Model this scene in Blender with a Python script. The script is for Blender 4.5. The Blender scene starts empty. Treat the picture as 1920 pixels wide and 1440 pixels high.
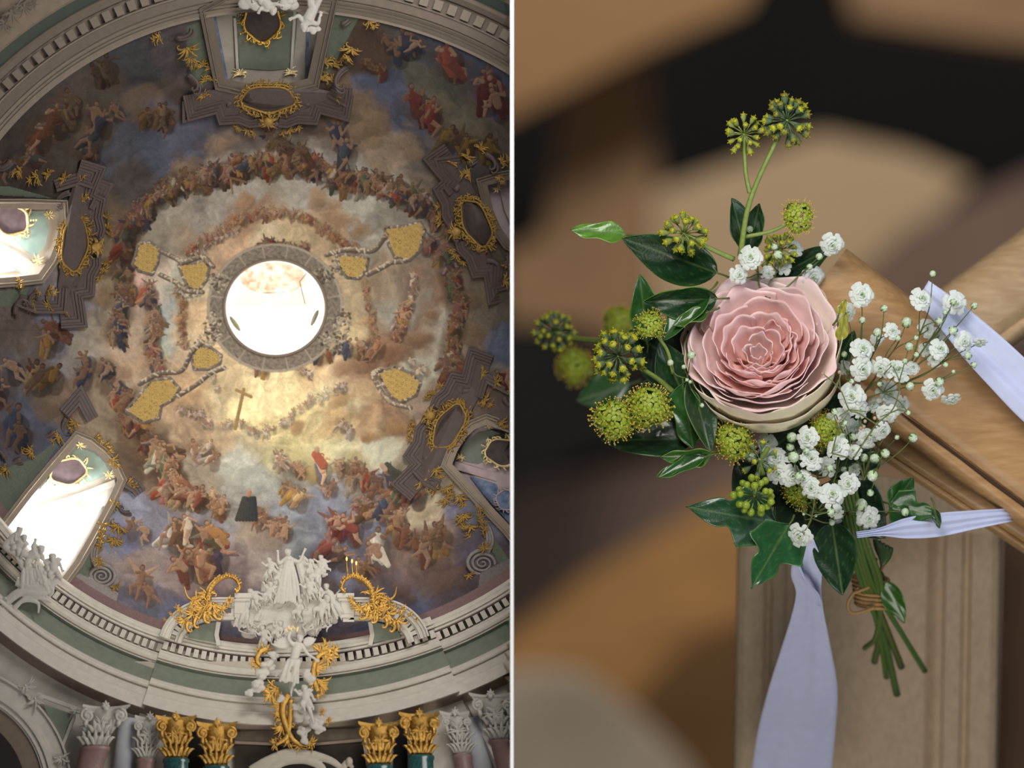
import bpy, math, random
import numpy as np
from mathutils import Vector, Matrix

# ------------------------------------------------------------------ camera, world, lights
S = 0.00025            # metres per photo pixel at the plane of sharp focus
Z0 = 12000.0           # distance camera -> plane of focus, in the same pixel units (3 m)
scene = bpy.context.scene
COL = scene.collection
PI = math.pi
RELIEF = 0.68
R = random.Random(7)

cam = bpy.data.cameras.new('camera')
cam_o = bpy.data.objects.new('camera', cam)
COL.objects.link(cam_o)
cam_o.location = (0, -Z0 * S, 0)
cam_o.rotation_euler = (PI / 2, 0, 0)
cam.sensor_width = 36.0
cam.lens = Z0 * 36.0 / 1920.0
cam.clip_start = 0.05
cam.clip_end = 200
cam.dof.use_dof = True
cam.dof.focus_distance = (Z0 - 25) * S
cam.dof.aperture_fstop = 7.0
scene.camera = cam_o

scene.view_settings.view_transform = 'Standard'
scene.view_settings.look = 'None'
scene.view_settings.exposure = 0.0
scene.view_settings.gamma = 1.0
scene.view_settings.use_curve_mapping = False

w = bpy.data.worlds.new('world')
scene.world = w
w.use_nodes = True
w.node_tree.nodes['Background'].inputs[0].default_value = (0.86, 0.90, 1.0, 1)
w.node_tree.nodes['Background'].inputs[1].default_value = 0.085


def P(px, py, d=0.0):
    """photo position + depth behind the focal plane (all in pixel units) -> world metres"""
    if px < 959 and -701 < d < 701:
        d = d * RELIEF      # shallow vault: the dome half has a flatter profile
    f = 1.0 + d / Z0
    return Vector(((px - 960.0) * S * f, d * S, (720.0 - py) * S * f))


def area(name, at, look, size, power, col=(1, 1, 1), spread=180):
    l = bpy.data.lights.new(name, 'AREA')
    l.shape = 'DISK'
    l.size = size * S
    l.energy = power
    l.color = col
    l.spread = math.radians(spread)
    o = bpy.data.objects.new(name, l)
    COL.objects.link(o)
    o.location = P(*at)
    o.rotation_euler = (P(*look) - P(*at)).to_track_quat('-Z', 'Y').to_euler()
    return o


# added spot for the dome, cone shaped to leave the upper rim dim
def spot(name, at, look, angle, blend, power, col, rad):
    l = bpy.data.lights.new(name, 'SPOT')
    l.energy = power
    l.color = col
    l.spot_size = math.radians(angle)
    l.spot_blend = blend
    l.shadow_soft_size = rad * S
    o = bpy.data.objects.new(name, l)
    COL.objects.link(o)
    o.location = P(*at)
    o.rotation_euler = (P(*look) - P(*at)).to_track_quat('-Z', 'Y').to_euler()
    return o


spot('dome_fill_spot', (320, 1250, -1700), (500, 930, 0), 36, 1.0, 4.0, (1.0, 0.95, 0.87), 130)
# window light on the bouquet, from the upper left behind the camera
area('window_daylight', (1150, -500, -1500), (1480, 760, 0), 900, 1.9, (1.0, 0.98, 0.95))
area('post_fill', (2500, 300, -700), (1600, 1150, 700), 900, 0.36, (0.85, 0.9, 1.0))  # added fill that brightens the post and the ribbon
area('low_fill', (1500, 2500, -1100), (1520, 900, 200), 1100, 1.05, (1.0, 0.95, 0.88))  # added fill from below for the rose's outer petals, ribbon and post
# light on the pews further back in the church
area('pew_daylight', (1800, -3500, 15000), (1500, 900, 27000), 4000, 62, (1.0, 0.95, 0.88))


# ------------------------------------------------------------------ colours and materials
def lin(c):
    c = np.asarray(c, dtype=float) / 255.0
    return np.where(c <= 0.04045, c / 12.92, ((c + 0.055) / 1.055) ** 2.4)


def mat(name, c, rough=0.6, metal=0.0, var=0.12, scale=900.0, bump=0.0, sss=0.0, c2=None, stretch=None,
        spec=0.5, coat=0.0, distort=0.0, bscale=None, detail=4.0, attr=None, trans=0.0, emit=0.0, two=None):
    m = bpy.data.materials.new(name)
    m.use_nodes = True
    nt = m.node_tree
    N, L = nt.nodes, nt.links
    b = N['Principled BSDF']
    b.inputs['Roughness'].default_value = rough
    b.inputs['Metallic'].default_value = metal
    b.inputs['Specular IOR Level'].default_value = spec
    b.inputs['Coat Weight'].default_value = coat
    if sss:
        b.inputs['Subsurface Weight'].default_value = sss
        b.inputs['Subsurface Radius'].default_value = (1.0, 0.45, 0.3)
        b.inputs['Subsurface Scale'].default_value = 0.004
    col = lin(c)
    tc = N.new('ShaderNodeTexCoord')
    mp = N.new('ShaderNodeMapping')
    L.new(tc.outputs['Object'], mp.inputs['Vector'])
    if stretch:
        mp.inputs['Rotation'].default_value = stretch[3:6] if len(stretch) > 3 else (0, 0, 0)
        mp.inputs['Scale'].default_value = stretch[:3]
    no = N.new('ShaderNodeTexNoise')
    no.inputs['Scale'].default_value = scale
    no.inputs['Detail'].default_value = detail
    no.inputs['Distortion'].default_value = distort
    L.new(mp.outputs[0], no.inputs['Vector'])
    if attr:
        at = N.new('ShaderNodeAttribute')
        at.attribute_name = attr
        mx = N.new('ShaderNodeMix')
        mx.data_type = 'RGBA'
        mx.blend_type = 'MULTIPLY'
        mx.inputs['Factor'].default_value = 1.0
        L.new(at.outputs['Color'], mx.inputs['A'])
        rr = N.new('ShaderNodeMapRange')
        rr.inputs['From Min'].default_value = 0.3
        rr.inputs['From Max'].default_value = 0.7
        rr.inputs['To Min'].default_value = 1 - var
        rr.inputs['To Max'].default_value = 1 + var
        L.new(no.outputs['Fac'], rr.inputs['Value'])
        L.new(rr.outputs[0], mx.inputs['B'])
        out = mx.outputs['Result']
    else:
        rp = N.new('ShaderNodeValToRGB')
        a = col * (1 - var)
        bb = lin(c2) if c2 is not None else np.minimum(col * (1 + var), 1)
        rp.color_ramp.elements[0].position = 0.3
        rp.color_ramp.elements[1].position = 0.7
        rp.color_ramp.elements[0].color = (*a, 1)
        rp.color_ramp.elements[1].color = (*bb, 1)
        L.new(no.outputs['Fac'], rp.inputs['Fac'])
        out = rp.outputs['Color']
    L.new(out, b.inputs['Base Color'])
    if emit:
        L.new(out, b.inputs['Emission Color'])
        b.inputs['Emission Strength'].default_value = emit
    if bump:
        bp = N.new('ShaderNodeBump')
        bp.inputs['Strength'].default_value = bump
        bp.inputs['Distance'].default_value = 0.0005
        n2 = N.new('ShaderNodeTexNoise')
        n2.inputs['Scale'].default_value = bscale or scale * 2
        n2.inputs['Detail'].default_value = 5
        L.new(mp.outputs[0], n2.inputs['Vector'])
        L.new(n2.outputs['Fac'], bp.inputs['Height'])
        L.new(bp.outputs[0], b.inputs['Normal'])
    if trans:
        # thin living tissue: part of the light passes through
        tr = N.new('ShaderNodeBsdfTranslucent')
        L.new(out, tr.inputs['Color'])
        ms = N.new('ShaderNodeMixShader')
        ms.inputs[0].default_value = trans
        L.new(b.outputs[0], ms.inputs[1])
        L.new(tr.outputs[0], ms.inputs[2])
        L.new(ms.outputs[0], N['Material Output'].inputs['Surface'])
    return m


# ------------------------------------------------------------------ mesh builder
def vec(p):
    return Vector(p)


class B:
    """collects shapes in photo-pixel space (x right, y down, z = depth away from the camera)"""

    def __init__(self):
        self.v = []
        self.f = []
        self.m = []
        self.c = []
        self.cur = 0
        self.col = None

    def add(self, vs, fs, cols=None):
        o = len(self.v)
        self.v.extend([tuple(p) for p in vs])
        if cols is not None:
            self.c.extend(cols)
        elif self.col is not None:
            self.c.extend([self.col] * len(vs))
        for f in fs:
            self.f.append(tuple(i + o for i in f))
            self.m.append(self.cur)

    def grid(self, pts, cols=None, close_u=False):
        """pts[i][j]"""
        n, k = len(pts), len(pts[0])
        vs = [p for r in pts for p in r]
        fs = []
        for i in range(n - 1 + (1 if close_u else 0)):
            for j in range(k - 1):
                a = i * k + j
                b = ((i + 1) % n) * k + j
                fs.append((a, a + 1, b + 1, b))
        self.add(vs, fs, [c for r in cols for c in r] if cols is not None else None)

    def tube(self, pts, rad, n=8, flat=1.0, up=(0, 0, -1), caps=True):
        pts = [vec(p) for p in pts]
        if not hasattr(rad, '__len__'):
            rad = [rad] * len(pts)
        ref = vec(up)
        vs, fs = [], []
        m = len(pts)
        for i, p in enumerate(pts):
            t = (pts[min(i + 1, m - 1)] - pts[max(i - 1, 0)])
            if t.length < 1e-6:
                t = Vector((0, 1, 0))
            t.normalize()
            u = t.cross(ref)
            if u.length < 1e-3:
                u = t.cross(Vector((1, 0.3, 0)))
            u.normalize()
            w_ = u.cross(t)
            w_.normalize()
            for k in range(n):
                a = 2 * PI * k / n
                vs.append(p + u * (math.cos(a) * rad[i]) + w_ * (math.sin(a) * rad[i] * flat))
        for i in range(m - 1):
            for k in range(n):
                a = i * n + k
                b = i * n + (k + 1) % n
                fs.append((a, b, b + n, a + n))
        if caps:
            c0 = len(vs)
            vs.append(pts[0])
            vs.append(pts[-1])
            for k in range(n):
                fs.append((c0, (k + 1) % n, k))
                fs.append((c0 + 1, (m - 1) * n + k, (m - 1) * n + (k + 1) % n))
        self.add(vs, fs)

    def ell(self, c, r, rot=None, nu=12, nv=8):
        if not hasattr(r, '__len__'):
            r = (r, r, r)
        c = vec(c)
        M = rot or Matrix.Identity(3)
        vs = [c + M @ Vector((0, 0, r[2]))]
        for i in range(1, nv):
            th = PI * i / nv
            for k in range(nu):
                a = 2 * PI * k / nu
                vs.append(c + M @ Vector((math.sin(th) * math.cos(a) * r[0], math.sin(th) * math.sin(a) * r[1],
                                          math.cos(th) * r[2])))
        vs.append(c + M @ Vector((0, 0, -r[2])))
        fs = []
        for k in range(nu):
            fs.append((0, 1 + k, 1 + (k + 1) % nu))
            e = len(vs) - 1
            q = 1 + (nv - 2) * nu
            fs.append((e, q + (k + 1) % nu, q + k))
        for i in range(nv - 2):
            for k in range(nu):
                a = 1 + i * nu + k
                b = 1 + i * nu + (k + 1) % nu
                fs.append((a, a + nu, b + nu, b))
        self.add(vs, fs)

    def prism(self, poly, z0, z1):
        n = len(poly)
        zf = z0 if callable(z0) else (lambda x, y: z0)
        zb = z1 if callable(z1) else (lambda x, y: z1)
        vs = [(x, y, zf(x, y)) for x, y in poly] + [(x, y, zb(x, y)) for x, y in poly]
        fs = [tuple(range(n)), tuple(range(2 * n - 1, n - 1, -1))]
        for i in range(n):
            j = (i + 1) % n
            fs.append((i, i + n, j + n, j))
        self.add(vs, fs)

    def box(self, c, h, rot=None):
        c = vec(c)
        M = rot or Matrix.Identity(3)
        vs = [c + M @ Vector((sx * h[0], sy * h[1], sz * h[2])) for sx in (-1, 1) for sy in (-1, 1) for sz in (-1, 1)]
        fs = [(0, 1, 3, 2), (4, 6, 7, 5), (0, 4, 5, 1), (2, 3, 7, 6), (0, 2, 6, 4), (1, 5, 7, 3)]
        self.add(vs, fs)

    def build(self, name, mats, parent=None, smooth=True, clip=None, mapf=None, origin=None, remesh=None,
              smooth_n=0, disp=0.0, bevel=0.0):
        if not isinstance(mats, (list, tuple)):
            mats = [mats]
        mf = mapf or P
        me = bpy.data.meshes.new(name)
        src = self.v
        if remesh:
            tm = bpy.data.meshes.new('tmp')
            tm.from_pydata(self.v, [], self.f)
            to = bpy.data.objects.new('tmp', tm)
            COL.objects.link(to)
            md = to.modifiers.new('r', 'REMESH')
            md.mode = 'VOXEL'
            md.voxel_size = remesh
            if smooth_n:
                ms = to.modifiers.new('s', 'SMOOTH')
                ms.iterations = smooth_n
                ms.factor = 0.5
            dg = bpy.context.evaluated_depsgraph_get()
            dg.update()
            ev = to.evaluated_get(dg)
            em = ev.to_mesh()
            src = [tuple(v.co) for v in em.vertices]
            if disp:
                src = [(x + disp * math.sin(x * .9 + y * .35 + z * .5), y, z + disp * math.sin(x * .75 - y * .3)) for
                       x, y, z in src]
            self.f = [tuple(p.vertices) for p in em.polygons]
            self.m = [0] * len(self.f)
            ev.to_mesh_clear()
            bpy.data.objects.remove(to)
            self.c = []
        pts = [mf(*p) for p in src]
        if parent is not None:
            org = Vector(parent.matrix_basis.translation) if parent.parent is None else Vector(
                parent.matrix_basis.translation) + Vector(parent.parent.matrix_basis.translation)
        elif origin is not None:
            org = mf(*origin)
        else:
            xs = [p.x for p in pts]
            ys = [p.y for p in pts]
            org = Vector(((min(xs) + max(xs)) / 2, (min(ys) + max(ys)) / 2, min(p.z for p in pts)))
        me.from_pydata([p - org for p in pts], [], self.f)
        for m_ in mats:
            me.materials.append(m_)
        me.polygons.foreach_set('material_index', self.m)
        me.polygons.foreach_set('use_smooth', [smooth] * len(self.f))
        if self.c and len(self.c) == len(self.v):
            ca = me.color_attributes.new('Col', 'FLOAT_COLOR', 'POINT')
            arr = np.ones((len(self.c), 4), dtype=np.float32)
            arr[:, :3] = np.array(self.c, dtype=np.float32)
            ca.data.foreach_set('color', arr.ravel())
        if clip is not None:
            # everything of one half ends at the added divider
            import bmesh
            lim = clip * 3 * S - org.x
            xs = [v.co.x for v in me.vertices]
            if (clip < 0 and max(xs) > lim) or (clip > 0 and min(xs) < lim):
                bm = bmesh.new()
                bm.from_mesh(me)
                bmesh.ops.bisect_plane(bm, geom=bm.verts[:] + bm.edges[:] + bm.faces[:], plane_co=(lim, 0, 0),
                                       plane_no=(clip, 0, 0), clear_inner=True, clear_outer=False)
                bm.to_mesh(me)
                bm.free()
        me.validate()
        me.update()
        o = bpy.data.objects.new(name, me)
        COL.objects.link(o)
        o.location = (0, 0, 0) if parent is not None else org
        if parent is not None:
            o.parent = parent
        else:
            pass
        return o


def tag(o, label, cat, group=None, kind=None):
    o['label'] = label
    o['category'] = cat
    if group:
        o['group'] = group
    if kind:
        o['kind'] = kind
    return o


def thing(name, label, cat, at, group=None, kind=None):
    o = bpy.data.objects.new(name, None)
    COL.objects.link(o)
    o.empty_display_size = 0.005
    o.location = P(*at)
    if label:
        tag(o, label, cat, group, kind)
    elif kind:
        o['kind'] = kind
    return o


def struct(o):
    o['kind'] = 'structure'
    return o


def bez(pts, n=16):
    """Catmull-Rom through pts"""
    pts = [vec(p) if len(p) == 3 else Vector((p[0], p[1], 0)) for p in pts]
    q = [pts[0] * 2 - pts[1]] + pts + [pts[-1] * 2 - pts[-2]]
    out = []
    for i in range(1, len(q) - 2):
        for k in range(n):
            t = k / n
            a, b, c, d = q[i - 1], q[i], q[i + 1], q[i + 2]
            out.append(0.5 * ((2 * b) + (c - a) * t + (2 * a - 5 * b + 4 * c - d) * t * t +
                              (3 * b - a - 3 * c + d) * t ** 3))
    out.append(pts[-1])
    return out


def taper(n, r0, r1, rmid=None):
    out = []
    for i in range(n):
        t = i / (n - 1)
        if rmid is None:
            out.append(r0 + (r1 - r0) * t)
        else:
            out.append((1 - t) ** 2 * r0 + 2 * t * (1 - t) * rmid + t * t * r1)
    return out
# =================================================================== LEFT: THE DOME
# ------------------------------------------------------------------ shape of the vault
def rim_r(x, y):
    dx = np.asarray(x) - 520.0
    dy = np.asarray(y) - 620.0
    rx = np.where(dx < 0, np.where(dy < 0, 650.0, 645.0), np.where(dy < 0, 728.0, 700.0))
    ry = np.where(dy < 0, 602.0, 600.0)
    return rx, ry


def tval(x, y):
    """0 at the eye of the dome, 1 at the cornice"""
    x = np.asarray(x, dtype=float)
    y = np.asarray(y, dtype=float)
    RX, RY = rim_r(x, y)
    t = np.full(x.shape, 0.5)
    for _ in range(25):
        cx = 516 + 4 * t
        cy = 577 + 43 * t
        q = np.sqrt(((x - cx) / RX) ** 2 + ((y - cy) / RY) ** 2)
        t = 0.5 * t + 0.5 * q
    return t


def dep(x, y):
    """depth of the vault surface at a photo position"""
    t = np.clip(tval(x, y), 0, 1.15)
    return 230.0 - 330.0 * t ** 2.2


def D(x, y, off=0.0):
    return float(dep(x, y)) - off


def in_poly(x, y, poly):
    x = np.asarray(x)
    y = np.asarray(y)
    r = np.zeros(x.shape, dtype=bool)
    n = len(poly)
    for i in range(n):
        x0, y0 = poly[i]
        x1, y1 = poly[(i + 1) % n]
        if y0 == y1:
            continue
        c = ((y0 > y) != (y1 > y)) & (x < (x1 - x0) * (y - y0) / (y1 - y0) + x0)
        r ^= c
    return r


# window openings (inner edge) and the outer edge of their frames
W_TOP = [(400, 30), (424, 148), (460, 156), (505, 158), (545, 155), (577, 147), (606, 14), (540, -2), (450, 4)]
W_LEFT = [(-40, 391), (60, 391), (110, 393), (112, 418), (105, 455), (93, 485), (72, 514), (30, 519), (-40, 524)]
W_LL = [(147, 828), (166, 836), (190, 855), (208, 876), (220, 900), (202, 940), (170, 1000), (140, 1052), (112, 1090),
        (60, 1060), (5, 1005), (14, 990), (60, 930), (100, 882)]
W_RU = [(914, 348), (940, 340), (990, 330), (1000, 470), (957, 452), (940, 428), (925, 395)]
W_RL = [(848, 870), (858, 845), (872, 822), (890, 805), (912, 796), (957, 812), (1000, 830), (1000, 1040), (957, 986),
        (905, 932)]
HOLES = [W_TOP, W_LEFT, W_LL, W_RU, W_RL]
OC = (516, 577, 94, 89)

# ------------------------------------------------------------------ the ceiling painting
STEP = 1.25
X0, X1, Y0, Y1 = -70.0, 957.0, -30.0, 1262.0
nx = int((X1 - X0) / STEP) + 1
ny = int((Y1 - Y0) / STEP) + 1
gx = X0 + np.arange(nx) * STEP
gy = Y0 + np.arange(ny) * STEP
GX, GY = np.meshgrid(gx, gy)


def vnoise(x, y, seed):
    g = np.random.RandomState(seed).rand(257, 257)
    xi = np.floor(x).astype(int)
    yi = np.floor(y).astype(int)
    fx = x - xi
    fy = y - yi
    fx = fx * fx * (3 - 2 * fx)
    fy = fy * fy * (3 - 2 * fy)
    xi &= 255
    yi &= 255
    return ((g[yi, xi] * (1 - fx) + g[yi, xi + 1] * fx) * (1 - fy) + (g[yi + 1, xi] * (1 - fx) + g[yi + 1, xi + 1] * fx) * fy)


def fbm(x, y, seed, o=4):
    s = 0
    a = 0.5
    for i in range(o):
        s = s + a * vnoise(x * 2 ** i + 13.7 * i, y * 2 ** i + 7.1 * i, seed + i)
        a *= 0.5
    return s / (1 - 0.5 ** o)


# colours of sky and clouds (x, y, sRGB as lit, dim corners included, size)
BL = """60,300,50,42,38 150,200,58,50,45 250,130,50,48,50 330,110,62,55,55 300,230,60,58,72 230,280,60,60,70 380,220,62,58,72
430,262,88,78,70 350,310,80,68,58 250,330,62,55,52 150,350,55,48,42 210,170,62,55,46 90,260,50,42,36 320,170,58,48,42
270,200,80,66,54 340,270,64,64,82 290,290,62,64,82
680,100,62,48,38 720,160,55,60,86 760,205,52,58,80 700,200,88,72,56 760,125,62,60,50 850,170,64,62,56 820,100,50,50,62
900,230,72,64,52 700,240,104,84,66 800,280,78,70,66 860,285,56,60,80 660,230,85,70,55 730,290,114,98,80 780,150,70,66,54
830,200,74,70,58 930,190,50,56,78 900,150,50,52,70 870,230,80,74,60 640,200,90,74,58 940,260,64,56,48
460,340,125,118,108 420,390,128,120,108 350,400,122,112,100 600,360,140,130,118 680,390,132,126,112 740,360,116,106,94
500,320,122,112,94 540,400,144,120,95 400,450,146,125,98 600,430,152,128,98 500,430,160,142,112 330,440,118,108,92
460,420,132,104,78 560,372,136,128,114 640,420,136,108,80 700,430,126,118,104 770,400,112,104,92 370,450,124,104,84
430,470,160,130,100 620,480,150,128,96 560,430,150,130,96 480,400,118,92,72 400,330,116,104,92 640,340,130,122,112
215,400,80,66,52 200,470,100,84,66 210,540,112,96,76 150,560,104,104,110 120,600,98,98,110 170,640,130,118,106
180,700,122,104,84 60,640,84,72,64 40,700,75,70,70 100,600,88,88,108 90,680,78,75,84 240,600,140,120,100
280,560,160,126,110 320,560,154,146,128 370,560,168,155,122 370,620,178,150,112 300,640,142,142,128 330,680,158,134,108
240,680,144,122,98 190,620,110,98,84 130,540,96,88,84 20,620,80,68,62 130,680,104,98,92 20,560,80,70,66
380,590,182,150,112 350,640,160,140,110 345,700,150,124,96 220,640,150,128,106 305,600,134,136,130
660,560,152,132,100 665,610,166,146,106 655,640,164,144,106 720,540,126,106,84 750,550,108,88,70 760,570,126,124,112 790,600,110,88,70
820,555,108,84,66 880,620,96,80,62 900,540,88,76,62 840,680,138,122,102 780,680,150,144,124 900,700,86,82,80
940,640,62,66,90 925,590,78,70,58 720,660,118,88,66 680,690,134,104,80 640,720,154,132,102 720,600,140,112,84
735,560,142,140,124 730,590,126,124,116 830,600,140,132,116 815,640,142,134,120 870,570,92,78,62 880,680,90,76,62 760,640,112,86,64
800,640,104,78,58 700,680,116,88,68 910,740,86,70,60
350,720,154,124,88 400,740,170,150,114 480,720,205,184,136 540,720,198,178,128 450,780,208,188,134 560,780,190,170,118
600,740,186,172,128 660,760,160,146,114 700,800,150,120,86 760,800,118,92,68 720,835,156,152,128 640,830,172,162,126
550,850,172,156,108 480,830,166,150,116 420,820,150,128,98 350,790,152,126,98 450,870,154,152,136 390,880,140,124,104
500,900,146,144,134 440,930,140,134,124 560,950,118,118,124 600,960,108,108,120 640,960,102,102,116 530,1000,116,116,116
500,1040,124,112,104 690,740,156,130,94 640,790,160,130,90 740,770,122,94,70 800,770,124,106,88 600,830,182,170,122
520,870,170,160,116 520,760,212,192,138 430,700,168,146,108 500,800,200,180,124 570,700,176,150,108 610,780,170,140,96
220,790,108,92,72 190,780,122,106,86 280,850,88,70,54 300,900,96,78,62 255,880,82,66,52 340,950,118,100,86 250,960,116,116,136 230,1000,98,102,140
280,1060,124,110,102 300,1120,98,92,108 250,1130,84,78,88 380,1100,98,82,82 330,1160,82,82,114 350,960,122,110,98
300,980,112,108,120 420,1010,118,114,116 440,1050,120,104,98 230,1060,120,108,104 420,1080,104,88,84 330,1080,116,100,94
380,1000,110,106,112 470,1000,132,116,98 400,1140,96,90,104 260,1160,74,72,86
740,950,138,122,102 760,1050,102,82,72 820,1020,108,88,76 860,960,92,88,110 830,1080,72,56,54 760,1130,62,62,90
720,1080,80,66,64 880,1100,60,52,54 640,1060,88,88,110 620,1100,92,78,74 680,1130,72,62,68 850,900,122,108,90
780,880,128,116,98 700,960,140,124,104 800,950,150,134,108 860,1020,70,62,70 780,1090,80,66,60 700,1000,92,92,114
670,880,140,126,90 580,900,150,136,96 560,920,120,120,118 700,910,112,108,112 620,920,120,118,116 900,1080,66,56,56
720,1160,50,60,100 740,1140,56,66,106 690,1170,60,66,100 640,1170,78,70,80 430,1180,84,82,104 460,1150,110,104,104
60,780,64,64,84 100,760,88,74,62 20,760,62,62,78 80,830,62,66,88 130,730,98,80,66 10,720,72,68,70 40,820,66,60,66
910,900,76,84,88 900,960,78,74,90 940,760,70,60,56 900,460,70,60,50 880,390,62,52,46 870,330,60,50,44 940,500,72,62,52
940,560,76,66,56 820,340,92,78,66 820,380,96,86,74 930,300,56,50,46 600,200,64,50,44 420,200,62,50,46"""
bl = np.array([[float(k) for k in s.split(',')] for s in BL.split()])
cx_, cy_ = np.meshgrid(np.arange(X0 - 40, X1 + 60, 6.0), np.arange(Y0 - 40, Y1 + 60, 6.0))
acc = np.zeros(cx_.shape + (3,))
ws = np.full(cx_.shape, 1e-9)
for b in bl:
    d2 = (cx_ - b[0]) ** 2 + (cy_ - b[1]) ** 2
    k = np.exp(-d2 / (2 * 15.0 ** 2)) + 1e-3 * np.exp(-d2 / (2 * 42.0 ** 2))
    acc += k[..., None] * lin(b[2:5])
    ws += k
base = acc / ws[..., None]
# swirl of the clouds about the eye of the dome
ang = np.arctan2(GY - 600, GX - 516)
rad = np.hypot(GX - 516, GY - 600)
sw = fbm(rad / 34.0 + 20, ang * 6.0 + 20, 3, 4) - 0.5
wx = (fbm(GX / 55, GY / 55, 11, 4) - 0.5) * 62 + sw * 30
wy = (fbm(GX / 55, GY / 55, 21, 4) - 0.5) * 62 + sw * 30
fx = np.clip((GX + wx - (X0 - 40)) / 6.0, 0, cx_.shape[1] - 2)
fy = np.clip((GY + wy - (Y0 - 40)) / 6.0, 0, cx_.shape[0] - 2)
ix = fx.astype(int)
iy = fy.astype(int)
fx = (fx - ix)[..., None]
fy = (fy - iy)[..., None]
IMG = (base[iy, ix] * (1 - fx) + base[iy, ix + 1] * fx) * (1 - fy) + (base[iy + 1, ix] * (1 - fx) + base[iy + 1, ix + 1] * fx) * fy
# billowing brushwork
b1 = fbm(GX / 38 + wx / 26, GY / 38 + wy / 26, 31, 3)
b2 = np.abs(fbm(rad / 22 + wx / 22, ang * 9 + wy / 22, 41, 3) - 0.5) * 2
IMG *= (1.0 + 0.75 * (b1 - 0.5) + 0.5 * (b2 - 0.28))[..., None]
b3 = fbm(rad / 7 + wx / 9, ang * 16 + wy / 30, 51, 3) - 0.5
IMG *= (1.0 + 0.16 * b3)[..., None]
gl = IMG.mean(-1, keepdims=True)
blu = np.clip((IMG[..., 2:] - IMG[..., :1]) / (gl + .001) * 3, 0, 1)
IMG = gl + (IMG - gl) * (0.9 - .35 * blu)
IMG = np.clip(IMG, 0.004, 1)


def win(x0, y0, x1, y1):
    a = max(0, int((x0 - X0) / STEP))
    b = min(nx, int((x1 - X0) / STEP) + 2)
    c = max(0, int((y0 - Y0) / STEP))
    d = min(ny, int((y1 - Y0) / STEP) + 2)
    return slice(c, d), slice(a, b)


def stroke(x0, y0, x1, y1, r0, r1, col, alpha=1.0, mod=0.5, soft=0.8):
    """one brush stroke, modelled light to dark like a painter would"""
    rr = max(r0, r1) + 2
    sl = win(min(x0, x1) - rr, min(y0, y1) - rr, max(x0, x1) + rr, max(y0, y1) + rr)
    X = GX[sl]
    if X.size == 0:
        return
    Y = GY[sl]
    dx, dy = x1 - x0, y1 - y0
    l2 = dx * dx + dy * dy + 1e-6
    t = np.clip(((X - x0) * dx + (Y - y0) * dy) / l2, 0, 1)
    r = r0 + (r1 - r0) * t
    ex = (X - x0 - t * dx) / (r + 1e-6)
    ey = (Y - y0 - t * dy) / (r + 1e-6)
    q = np.sqrt(ex * ex + ey * ey)
    m = np.clip((1 - q) * r / soft + 0.5, 0, 1) * alpha
    sh = 1 + mod * (-0.55 * ex - 0.75 * ey) * np.minimum(q, 1)
    sh = np.clip(sh, 0.25, 1.8)
    m = m[..., None]
    IMG[sl] = IMG[sl] * (1 - m) + (lin(col) * sh[..., None]) * m


def fillp(poly, col, alpha=1.0):
    xs = [p[0] for p in poly]
    ys = [p[1] for p in poly]
    sl = win(min(xs), min(ys), max(xs), max(ys))
    m = (in_poly(GX[sl], GY[sl], poly) * alpha)[..., None]
    IMG[sl] = IMG[sl] * (1 - m) + lin(col) * m


def poly_line(pts, r, col, alpha=1.0, mod=0.5):
    for a, b in zip(pts[:-1], pts[1:]):
        stroke(a[0], a[1], b[0], b[1], r, r, col, alpha, mod)


RB = random.Random(3)
ROBES = {
    'mix': [(150, 62, 42), (156, 110, 70), (72, 76, 96), (196, 180, 156), (100, 72, 48), (92, 104, 76), (176, 136, 66),
            (150, 92, 82), (62, 66, 84), (176, 122, 84)],
    'warm': [(134, 84, 62), (160, 122, 86), (124, 66, 50), (190, 156, 112), (176, 130, 66)],
    'pale': [(206, 190, 168), (190, 172, 150), (200, 178, 160), (176, 160, 150)],
    'dark': [(70, 54, 46), (104, 60, 40), (62, 68, 66), (120, 92, 46), (58, 60, 76), (110, 52, 40)],
    'putti': [(196, 146, 104), (180, 130, 92), (206, 160, 120)],
    'red': [(110, 46, 40), (90, 38, 36), (126, 62, 50)],
    'blue': [(56, 62, 88), (64, 72, 94), (74, 82, 96)],
    'black': [(42, 40, 36), (50, 48, 42), (60, 54, 44)],
    'white': [(214, 202, 180), (200, 188, 168), (190, 176, 154)],
    'gold': [(184, 142, 60), (196, 156, 76), (168, 122, 46)],
}


def mixc(a, b, k):
    return tuple(a[i] * (1 - k) + b[i] * k for i in range(3))


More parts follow.
